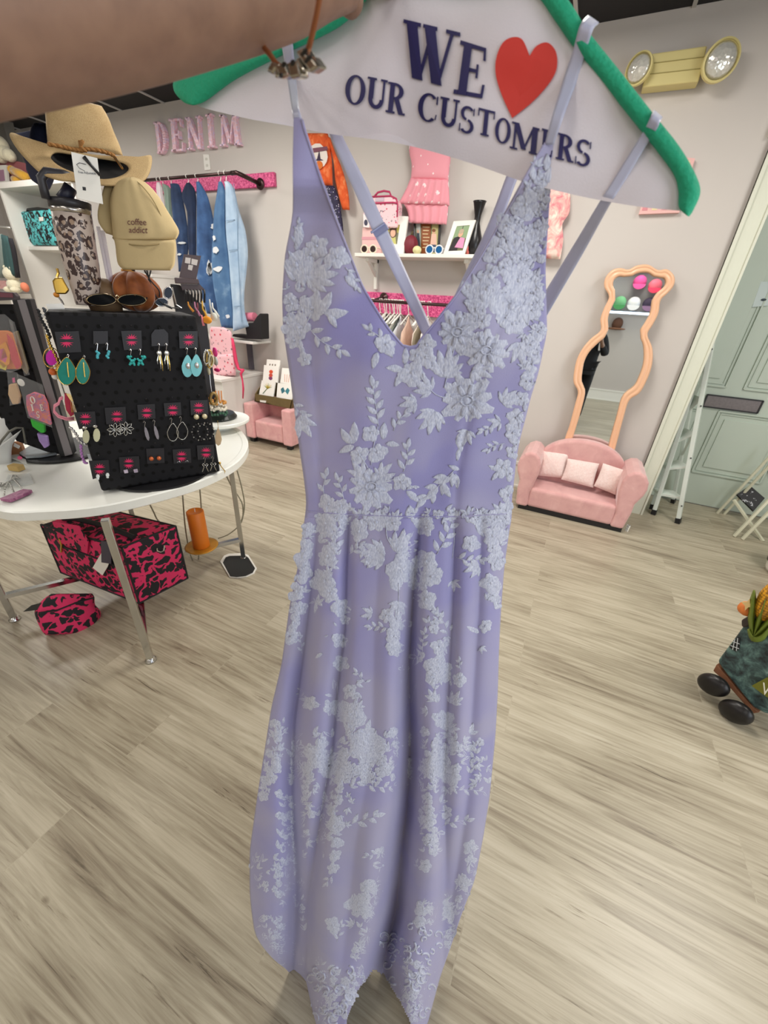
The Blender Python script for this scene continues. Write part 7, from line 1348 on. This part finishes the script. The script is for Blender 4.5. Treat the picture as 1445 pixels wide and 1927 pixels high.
# hats stand
hp_ = ctr+V((0, 0, BH))+U_*.02; HPn = V((-hp_.x, -hp_.y, 0)).normalized(); HTP = Pl(hp_+HPn*.0, HPn+V((0, 0, -.15)))
hs_ = thing('hat_stand', hp_, 'clear acrylic hat stand with black cords on the pegboard top', 'stand'); CL = glassy('d9d3e6', .05, .45)
for a, b in (((740, 1110), (838, 1600)), ((775, 1140), (858, 1600))): g = G(); g.tube([TU(*Z1(*a), -.02), TU(*Z1(*b), -.02)], .006, 8); g.build('acrylic_rod', CL, hs_, smooth=True)
for pts in (((1110, 1440), (1125, 1500), (1145, 1560), (1180, 1640), (1240, 1700), (1300, 1730)), ((1140, 1440), (1120, 1520), (1115, 1590), (1100, 1650)), ((1090, 1440), (1140, 1520), (1200, 1590), (1205, 1640))): g = G(); g.tube([HTP(p.x, p.y) for p in smooth_pts([Z1(*q) for q in pts], 4)], .0025, 5); g.build('cord', BLACKM, hs_, smooth=True)
# straw hat
ZH = zz(0, 170, 6.0208); ho = pd(150, 300, 1.27); hn = V((-ho.x, -ho.y, 0)).normalized()
STRAW = NT('tan_felt'); wv_ = STRAW.noise(STRAW.co('Object', (1, 1, 1)), 420, 3); n2 = STRAW.noise(STRAW.co('Object'), 12, 3); STRAW.set(STRAW.ramp(STRAW.math('ADD', STRAW.math('MULTIPLY', wv_, .5), STRAW.math('MULTIPLY', n2, .5)), [(.35, 'a3875c'), (.65, 'c0a679')]), .85); STRAW.bump(wv_, .6, .002); STRAW = STRAW.m
ht_ = thing('western_hat', ho, 'tan wide brimmed western hat with rope band and price tag, above the tumbler', 'hat'); HB = Pl(ho, hn)
g = G(); loft(g, rw(ZH, ((520, 110), (770, 90)), ((500, 135), (1110, 165)), ((505, 200), (1170, 210)), ((515, 320), (1232, 320)), ((525, 450), (1290, 470)), ((538, 590), (1350, 610)), ((560, 640), (1392, 740))), HB, .06, .10, nu=24); g.build('crown', STRAW, ht_, smooth=True)
bo = [(75, 430), (95, 405), (180, 435), (360, 490), (500, 528), (620, 556), (780, 578), (930, 580), (1050, 586), (1130, 574), (1148, 600), (1132, 690), (1085, 762), (980, 790), (850, 800), (700, 790), (560, 770), (470, 762), (380, 740), (300, 700), (200, 605), (120, 510)]
bi = [(382, 585), (395, 562), (425, 550), (470, 552), (530, 562), (600, 572), (700, 588), (790, 600), (860, 612), (930, 630), (968, 660), (968, 690), (930, 722), (870, 745), (800, 755), (740, 752), (660, 738), (590, 715), (520, 690), (460, 662), (420, 635), (395, 610)]
bo_ = smooth_pts([Z1(*p) for p in bo], 4, True); bi_ = smooth_pts([Z1(*p) for p in bi], 4, True); n = len(bo_); m = 6; vs = []
ymin = min(p.y for p in bo_); ymax = max(p.y for p in bo_)
for j in range(m+1):
    for i in range(n):
        a = bi_[i]; b = bo_[i]; f_ = j/m; x = a.x+(b.x-a.x)*f_; y = a.y+(b.y-a.y)*f_; vs.append(HB(x, y, .06+.16*((y-ymin)/(ymax-ymin)-.4)))
g = G(); g.add(vs, [(j*n+i, j*n+(i+1) % n, (j+1)*n+(i+1) % n, (j+1)*n+i) for j in range(m) for i in range(n)]); g.build('brim', STRAW, ht_, smooth=True, solid=.004)
vs = []
for j in range(5):
    for i in range(n):
        a = bi_[i]; f_ = 1-.22*j; cx = sum(p.x for p in bi_)/n; cy = sum(p.y for p in bi_)/n-j*2; x = cx+(a.x-cx)*f_; y = cy+(a.y-cy)*f_; vs.append(HB(x, y, .06+.16*((a.y-ymin)/(ymax-ymin)-.4)-.03*j**.7-.002))
g = G(); g.add(vs, [(j*n+i, j*n+(i+1) % n, (j+1)*n+(i+1) % n, (j+1)*n+i) for j in range(4) for i in range(n)]+[tuple(4*n+i for i in range(n))]); g.build('inner_lining', M('0f0d0d', .9), ht_, smooth=True)
ROPE = M('9a6a34', .8, 0, .3, 200, .5); g = G(); rpts = smooth_pts([ZH(*p) for p in ((545, 608), (700, 640), (820, 668), (920, 680), (1000, 668), (1150, 690), (1270, 728), (1310, 770))], 8)
for s_ in (0, math.pi): g.tube([HB(p.x, p.y+1.3*math.sin(i*.9+s_), .085+.004*math.cos(i*.9+s_)) for i, p in enumerate(rpts)], .0045, 6)
rb = g.build('rope_band', ROPE, ht_, smooth=True); g = G(); g.tube([HB(*ZH(1300, 760), .09), HB(*ZH(1385, 885), .12)], .004, 8); g.build('metal_tip', M('c9a878', .2, .9), rb)
g = G(); kn = HB(*ZH(935, 640), .088)
for k in range(4): g.tube([kn+V((-.012+.008*k, 0, -.012)), kn+V((-.004, -.004, 0)), kn+V((.01-.006*k, 0, .014))], .004, 6)
g.build('knot', ROPE, rb, smooth=True)
q = [Z1(537, 545), Z1(735, 592), Z1(779, 940), Z1(585, 896)]; g = G(); slab(g, q, HB, .17, .001); pt_ = g.build('price_tag', WHITEP, ht_); put_text('Free Adjustable', [Z1(590, 688), Z1(722, 700), Z1(726, 722), Z1(594, 712)], HB, .1705, M('4a4a50', .6), 'tag_lettering', pt_)
g = G(); g.tube([HB(*Z1(*p), .171) for p in ((640, 690), (600, 668), (578, 640), (600, 628), (650, 640))], .0008, 4); g.build('printed_arrow', M('3a3a40', .6), pt_); g = G(); slab(g, [Z1(*p) for p in ((622, 808), (648, 812), (650, 838), (625, 834))], HB, .1705, .0005); g.build('printed_square', M('2a2a2e', .6), pt_)
g = G(); g.tube([HB(*Z1(*p), .178) for p in ((632, 582), (690, 650), (755, 722))], [.006, .004, .004], 8); g.build('elastic_loop', BLACKM, pt_, smooth=True)
# navy hat behind
NAVYF = M('2a2d44', .9, 0, .1, 60, .3); n2_ = thing('navy_hat', HB(60, 300, -.2), 'navy felt hat mostly hidden behind the tan western hat', 'hat'); g = G(); loft(g, rw(ZH, ((385, 365), (520, 375)), ((350, 430), (560, 430)), ((330, 540), (600, 560)), ((330, 600), (640, 640))), HB, -.10, .18, nu=14); g.build('crown', NAVYF, n2_, smooth=True)
g = G(); slab(g, [ZH(*p) for p in ((150, 490), (345, 450), (600, 560), (640, 900), (600, 1040), (555, 1132), (470, 1095), (350, 1010), (295, 900), (288, 825), (230, 700))], HB, -.13, .012); g.build('brim', M('3a3d52', .9, 0, .1, 60), n2_, bevel=.004)
# baseball cap
cp = pd(265, 430, 1.33); CN = V((-cp.x, -cp.y, 0)).normalized(); CPP = Pl(cp, CN); CAPM = M('bba67a', .85, 0, .06, 30, .15)
bc = thing('baseball_cap', cp, 'tan baseball cap embroidered coffee addict, hung right of the leopard tumbler', 'cap')
g = G(); loft(g, rw(Z1, ((962, 737), (1008, 733)), ((890, 765), (1075, 760)), ((848, 820), (1140, 812)), ((828, 900), (1205, 890)), ((828, 990), (1262, 985)), ((838, 1080), (1312, 1065)), ((846, 1150), (1352, 1140)), ((852, 1195), (1340, 1190)), ((862, 1215), (1322, 1212))), CPP, .075, .05, nu=26, fold=.0015, nf=4); cr_ = g.build('crown', CAPM, bc, smooth=True)
g = G(); loft(g, rw(Z1, ((858, 1195), (1322, 1205)), ((872, 1260), (1330, 1255)), ((878, 1330), (1325, 1340)), ((892, 1395), (1315, 1405)), ((930, 1435), (1285, 1442))), Pl(cp+CN*.035, CN), .035, -.031, nu=24); g.build('brim', CAPM, bc, smooth=True)
g = G(); g.tube([CPP(*Z1(*p), .02+.06*math.sin(math.pi*i/6)) for i, p in enumerate(((852, 1195), (920, 1228), (1000, 1248), (1090, 1253), (1180, 1245), (1260, 1228), (1330, 1200)))], .0022, 6); g.build('brim_seam', M('8f7c54', .85), bc, smooth=True)
g = G(); loft(g, rw(Z1, ((790, 790), (860, 800)), ((760, 900), (840, 900)), ((738, 990), (845, 990)), ((745, 1080), (850, 1080)), ((800, 1160), (862, 1180))), CPP, .01, .05, nu=10); g.build('back_strap', M('a8956b', .85), bc, smooth=True)
g = G(); slab(g, [Z1(*p) for p in ((880, 860), (925, 800), (1060, 790), (1085, 930), (870, 935))], CPP, .066, .001) if False else None
for l in (((985, 740), (975, 850), (960, 1000), (940, 1180)), ((985, 740), (1060, 790), (1150, 900), (1220, 1040), (1260, 1190))): g = G(); g.tube([CPP(p.x, p.y, .0735-abs(p.x-272)*.0004) for p in smooth_pts([Z1(*q) for q in l], 4)], .0014, 5); g.build('panel_seam', M('9a875c', .85), bc)
EMB = M('5a2a2a', .7)
put_text('coffee', [Z1(960, 1048), Z1(1103, 1052), Z1(1106, 1100), Z1(964, 1096)], CPP, .0775, EMB, 'embroidery', cr_); put_text('addict', [Z1(972, 1112), Z1(1116, 1110), Z1(1114, 1160), Z1(974, 1156)], CPP, .0775, EMB, 'embroidery', cr_)
# sunglasses lying on top, pumpkin, trinkets
SGP = Pl(ctr+V((0, 0, BH))+NB*.06, HPn+V((0, 0, .3))); t_ = thing('sunglasses', SGP(*Z1(880, 1700)), 'large black sunglasses with thin gold rims on the pegboard top', 'sunglasses')
for cx, rx, cy, ry in ((765, 112, 1662, 44), (995, 108, 1664, 42)):
    ring = [Z1(cx+rx*math.cos(k*.314)*(1 if math.sin(k*.314) > -.2 else .98), cy+ry*math.sin(k*.314)) for k in range(20)]; g = G(); g.tube([SGP(*p, .01) for p in ring], .0022, 6, closed=True); g.build('rim', M('8f7d60', .15, 1), t_, smooth=True); g = G(); slab(g, ring, SGP, .01, .003); g.build('lens', M('101214', .06, .1), t_)
g = G(); g.tube([SGP(*Z1(*p), .012) for p in ((872, 1640), (885, 1628), (900, 1640))], .003, 6); g.build('bridge', M('c9b08a', .2, 1), t_); g = G(); g.tube([SGP(*Z1(1100, 1660), .01), SGP(*Z1(1150, 1600), -.08)], .003, 6); g.build('temple', BLACKM, t_)
t_ = thing('sunglasses', HTP(*Z1(1270, 1700)), 'silver framed sunglasses folded at the right of pegboard top', 'sunglasses')
for cx, cy, rx, ry in ((1270, 1610, 34, 44), (1220, 1680, 48, 30)): ring = [Z1(cx+rx*math.cos(k*.393), cy+ry*math.sin(k*.393)) for k in range(16)]; g = G(); g.tube([HTP(*p) for p in ring], .002, 6, closed=True); g.build('rim', SILVER, t_, smooth=True); g = G(); slab(g, ring, HTP, 0, .002); g.build('lens', M('4a5560', .08, .3), t_)
g = G(); g.tube([HTP(*Z1(1300, 1570)), HTP(*Z1(1330, 1700)), HTP(*Z1(1370, 1725))], .0025, 6); g.build('temple', SILVER, t_); g = G(); g.tube([HTP(*Z1(1240, 1690)), HTP(*Z1(1300, 1722)), HTP(*Z1(1350, 1728))], .0025, 6); g.build('temple', SILVER, t_)
t = NT('velvet'); t.set('8f4a1a', .75, 0, Sheen_Weight=.8, Sheen_Roughness=.3); nz = t.noise(t.co('Object'), 18, 3); t.l(t.ramp(nz, [(.3, '6e3510'), (.7, 'a8602a')]), t.b.inputs['Base Color']); VEL = t.m
pc_ = Pl(ctr-NB*.03, NB)(260, 572); pc_.z = ZTOP; pr_ = (pd(305, 546, 1)-pd(214, 546, 1)).length/2; pdp = (pc_-O).dot(V((RW.T@np.array([0, 0, 0])).tolist())) if False else (pc_-O).length*FPX/ray(259, 566).length
pr_ *= pdp; vp = thing('velvet_pumpkin', pc_, 'orange brown velvet pumpkin on the pegboard top under the cap', 'pumpkin'); g = G(); pumpkin(g, pc_+V((0, 0, pr_*.72)), pr_, pr_*.74, 9, .3); g.build('body', VEL, vp, smooth=True)
g = G(); g.tube([pc_+V((0, 0, pr_*1.3)), pc_+V((.01, 0, pr_*1.6)), pc_+V((.025, 0, pr_*1.75))], [.012, .009, .007], 8); g.build('stem', M('3a2a1a', .8), vp, smooth=True); g = G(); g.tube([pc_+V((-.03, -.01, pr_*1.45)), pc_+V((0, -.02, pr_*1.5)), pc_+V((.02, -.01, pr_*1.42)), pc_+V((.0, -.02, pr_*1.35))], .007, 6); g.build('ribbon', M('d9a050', .7), vp, smooth=True)
c = TU(*Z1(455, 1560), .0); t_ = thing('gold_hair_claw', c-V((0, 0, .03)), 'gold shell hair claw hanging left of the tumbler', 'hair claw'); g = G(); slab(g, [Z1(*p) for p in ((415, 1495), (470, 1490), (490, 1530), (525, 1590), (500, 1620), (420, 1620), (405, 1570), (395, 1520))], TU, .01, .02); g.build('shell', M('b8913f', .2, .9, .2, 60), t_, bevel=.004); g = G(); g.tube([TU(*Z1(*p), .01) for p in ((430, 1425), (440, 1460), (430, 1490)) ], .004, 6); g.build('chain', GOLD, t_)
t_ = thing('amber_ring', TU(*Z1(430, 1630)), 'small amber and silver ring at the pegboard top corner', 'ring'); g = G(); g.ell(TU(*Z1(425, 1625)), (.01, .008, .008)); g.build('stone', M('d88a2a', .2), t_, smooth=True); g = G(); g.tube([TU(*Z1(440, 1640)), TU(*Z1(465, 1670)), TU(*Z1(480, 1700))], .003, 6); g.build('band', SILVER, t_)
g = G(); c = Pl(ctr-NB*.03, NB)(198, 572); c.z = ZTOP; g.lathe([(.05, 0), (.055, .03), (.05, .07), (.03, .1), (.0, .105)], c, 20); tag(g.build('brown_trinket', M('7a6044', .6, 0, .3, 30), smooth=True), 'brown carved trinket between the tumbler and velvet pumpkin', 'trinket')
# clear front label strip on pegboard top
g = G(); slab(g, [(86, 572), (118, 571), (122, 581), (90, 582)], SPL, .035, .001); tag(g.build('acrylic_sign', glassy('e6e8e8', .1, .5)), 'small clear acrylic strip on the pegboard top left corner', 'sign')
# ================================================================== PERSON HOLDING THE HANGER
SKIN = NT('skin'); nz = SKIN.noise(SKIN.co('Object'), 60, 4); SKIN.set(SKIN.ramp(nz, [(.3, '7c5c49'), (.7, '8d6b55')]), .55, 0, Subsurface_Weight=.12); SKIN.b.inputs['Subsurface Radius'].default_value = (.02, .008, .004); SKIN.bump(nz, .08, .002); SKIN = SKIN.m
def skinned(name, verts, edges, radii, mat, parent, sub=2, root=0):
    me = bpy.data.meshes.new(name); org = WL[parent.name]; me.from_pydata([V(v)-org for v in verts], edges, []); o = bpy.data.objects.new(name, me); COL.objects.link(o); o.parent = parent; WL[o.name] = org
    sk = o.modifiers.new('skin', 'SKIN'); sk.use_smooth_shade = True; sk.branch_smoothing = .6
    if not me.skin_vertices: me.attributes.new('sv', 'FLOAT', 'POINT') if False else None
    bm = bmesh.new(); bm.from_mesh(me); lay = bm.verts.layers.skin.verify(); bm.verts.ensure_lookup_table()
    for i, v in enumerate(bm.verts): r = radii[i]; v[lay].radius = r if isinstance(r, tuple) else (r, r); v[lay].use_root = (i == root)
    bm.to_mesh(me); bm.free(); s_ = o.modifiers.new('sub', 'SUBSURF'); s_.levels = sub; s_.render_levels = sub; me.materials.append(mat); return o
pe = thing('person', (.04, -.34, 0), 'person in black behind the camera whose raised arm holds the hanger', 'person')
wr = pd(540, -38, .245); f1 = pd(255, -22, .21); f0 = pd(0, -12, .18); eb = f0+(f0-wr)*.62
palm = pd(640, -85, .285); knk = pd(700, -105, .315)
bv = [(.04, -.34, .98), (.04, -.34, 1.10), (.04, -.33, 1.24), (.04, -.33, 1.36), (.04, -.32, 1.44), (.04, -.28, 1.50), (.04, -.25, 1.60), (.04, -.25, 1.68),
      (-.13, -.33, 1.38), tuple(eb), tuple(f0), tuple(f1), tuple(wr), tuple(palm),
      (.21, -.33, 1.37), (.30, -.30, 1.10), (.19, -.12, 1.30), (.17, -.10, 1.37), (.14, -.33, .90), (.14, -.32, .50), (.15, -.33, .09), (.15, -.22, .03), (-.06, -.33, .90), (-.07, -.32, .50), (-.08, -.33, .09), (-.08, -.22, .03)]
be = [(0, 1), (1, 2), (2, 3), (3, 4), (4, 5), (5, 6), (6, 7), (3, 8), (8, 9), (9, 10), (10, 11), (11, 12), (12, 13), (3, 14), (14, 15), (15, 16), (16, 17), (0, 18), (18, 19), (19, 20), (20, 21), (0, 22), (22, 23), (23, 24), (24, 25)]
br_ = [.15, .13, .14, .13, .055, .06, .085, .07, .06, .044, .041, .038, .028, .032, .06, .042, .028, .035, .085, .06, .04, .03, .085, .06, .04, .03]
# fingers closing round the hanger hook
def addch(par, pts, rs):
    p = par
    for q, r in zip(pts, rs): bv.append(tuple(q)); br_.append(r); be.append((p, len(bv)-1)); p = len(bv)-1
for k, (x0, y0) in enumerate(((668, -118), (682, -90), (690, -64), (690, -40))):
    addch(13, [pd(x0, y0, .305), pd(x0+50, y0+6, .325), pd(x0+58, y0+34, .34), pd(x0+20, y0+46, .345)], [.0095, .009, .0085, .0075])
addch(13, [pd(630, -40, .285), pd(655, -6, .295), pd(676, 18, .305)], [.014, .0115, .0095])
skinned('body', bv, be, br_, SKIN, pe)
BLKC = M('121216', .9, 0, .15, 60, .2)
cv_ = [bv[0], (.04, -.34, 1.12), (.04, -.33, 1.26), (.04, -.33, 1.37), (.04, -.32, 1.42), bv[8], tuple(V(bv[8]).lerp(eb, .45)), bv[14], bv[15], (.22, -.17, 1.25), (.04, -.34, .88)]
skinned('black_top', cv_, [(0, 1), (1, 2), (2, 3), (3, 4), (3, 5), (5, 6), (3, 7), (7, 8), (8, 9), (0, 10)], [.18, .155, .165, .15, .07, .085, .07, .085, .065, .045, .185], BLKC, pe)
skinned('black_trousers', [bv[0], bv[18], bv[19], bv[20], bv[22], bv[23], bv[24]], [(0, 1), (1, 2), (2, 3), (0, 4), (4, 5), (5, 6)], [.16, .11, .08, .06, .11, .08, .06], BLKC, pe)
HAIR = M('3a2a20', .6, 0, .3, 90, .5); g = G(); g.ell((.04, -.275, 1.63), (.098, .105, .125), 20, 14, lob=lambda th, ph: 1.0 if math.sin(th) < .55 else .8); g.ell((.04, -.34, 1.50), (.09, .05, .16), 16, 10); g.build('hair', HAIR, pe, smooth=True)
g = G(); g.ell((.04, -.158, 1.605), (.010, .018, .016), 10, 8); g.build('nose', SKIN, pe, smooth=True)
for s_ in (-1, 1): g = G(); g.ell((.04+s_*.032, -.172, 1.625), (.013, .008, .008), 12, 8); e_ = g.build('eye', WHITEP, pe, smooth=True); g = G(); g.ell((.04+s_*.032, -.1655, 1.625), (.0055, .003, .0055), 10, 6); g.build('iris', M('3a2a1a', .2), e_, smooth=True); g = G(); g.ell((.04+s_*.088, -.25, 1.61), (.01, .018, .03), 10, 8); g.build('ear', SKIN, pe, smooth=True)
g = G(); g.ell((.04, -.166, 1.565), (.024, .007, .007), 12, 6); g.build('mouth', M('9a4a45', .5), pe, smooth=True)
for s_ in (-1, 1): g = G(); x = .14 if s_ > 0 else -.07; g.ell((x, -.27, .045), (.05, .13, .045), 16, 10); g.build('shoe', BLACKM, pe, smooth=True)
# bracelet with metal beads
ZBR = zz(480, 0, 6.0208); BRP = Pl(pd(545, 90, .235), (RW[2]*0+(-RW[:, 2])*-1).tolist() if False else V((-.25, -.9, -.2)))
br0 = thing('bead_bracelet', BRP(*ZBR(400, 900)), 'copper cord bracelet with chunky silver beads on the raised wrist', 'bracelet')
COP = M('9a5f3c', .35, .6); P_ = smooth_pts([ZBR(*p) for p in ((60, 380), (85, 470), (110, 550), (170, 620), (260, 740), (400, 780), (520, 690), (600, 560), (640, 420), (700, 150), (735, -60))], 5)
g = G(); g.tube([BRP(p.x, p.y) for p in P_], .0016, 8); g.build('cord', COP, br0, smooth=True)
def beadm(): return M('b5b0a4', .18, .95, .15, 300)
BMt = beadm()
for cx, cy, w_, h, a in ((185, 770, 95, 130, 30), (240, 800, 40, 170, 8), (300, 800, 110, 170, -20), (430, 790, 120, 200, -12), (500, 730, 40, 160, -25), (540, 640, 100, 200, -32), (625, 730, 130, 160, -35)):
    ca_, sa_ = math.cos(math.radians(a)), math.sin(math.radians(a)); q = [ZBR(cx+x*ca_-y*sa_, cy+x*sa_+y*ca_) for x, y in ((-w_/2, -h/2), (w_/2, -h/2), (w_/2, h/2), (-w_/2, h/2))]
    g = G(); slab(g, q, BRP, .004, .008); g.build('bead', BMt, br0, bevel=.0016, bseg=3)
for cx, cy, w_, h, a in ((540, 590, 45, 110, -32), (580, 670, 45, 110, -32), (410, 710, 40, 80, -10), (310, 730, 40, 70, -20), (280, 850, 40, 60, 0)):
    ca_, sa_ = math.cos(math.radians(-a)), math.sin(math.radians(-a)); q = [ZBR(cx+x*ca_-y*sa_, cy+x*sa_+y*ca_) for x, y in ((-w_/2, -h/2), (w_/2, -h/2), (w_/2, h/2), (-w_/2, h/2))]
    g = G(); slab(g, q, BRP, .0048, .002); g.build('engraved_slot', M('1a1816', .4), br0, bevel=.001)
# hat on the wall behind, seen in the mirror
t_ = thing('brown_hat', (.5, YF+.12, 1.55), 'brown brimmed hat under the lit hat case reflected in the mirror', 'hat'); g = G(); g.ell((.5, YF+.1, 1.66), (.11, .08, .13)); g.build('crown', M('5a3a28', .85), t_, smooth=True); g = G(); g.ell((.5, YF+.12, 1.56), (.19, .1, .025)); g.build('brim', M('7a523a', .85), t_, smooth=True)
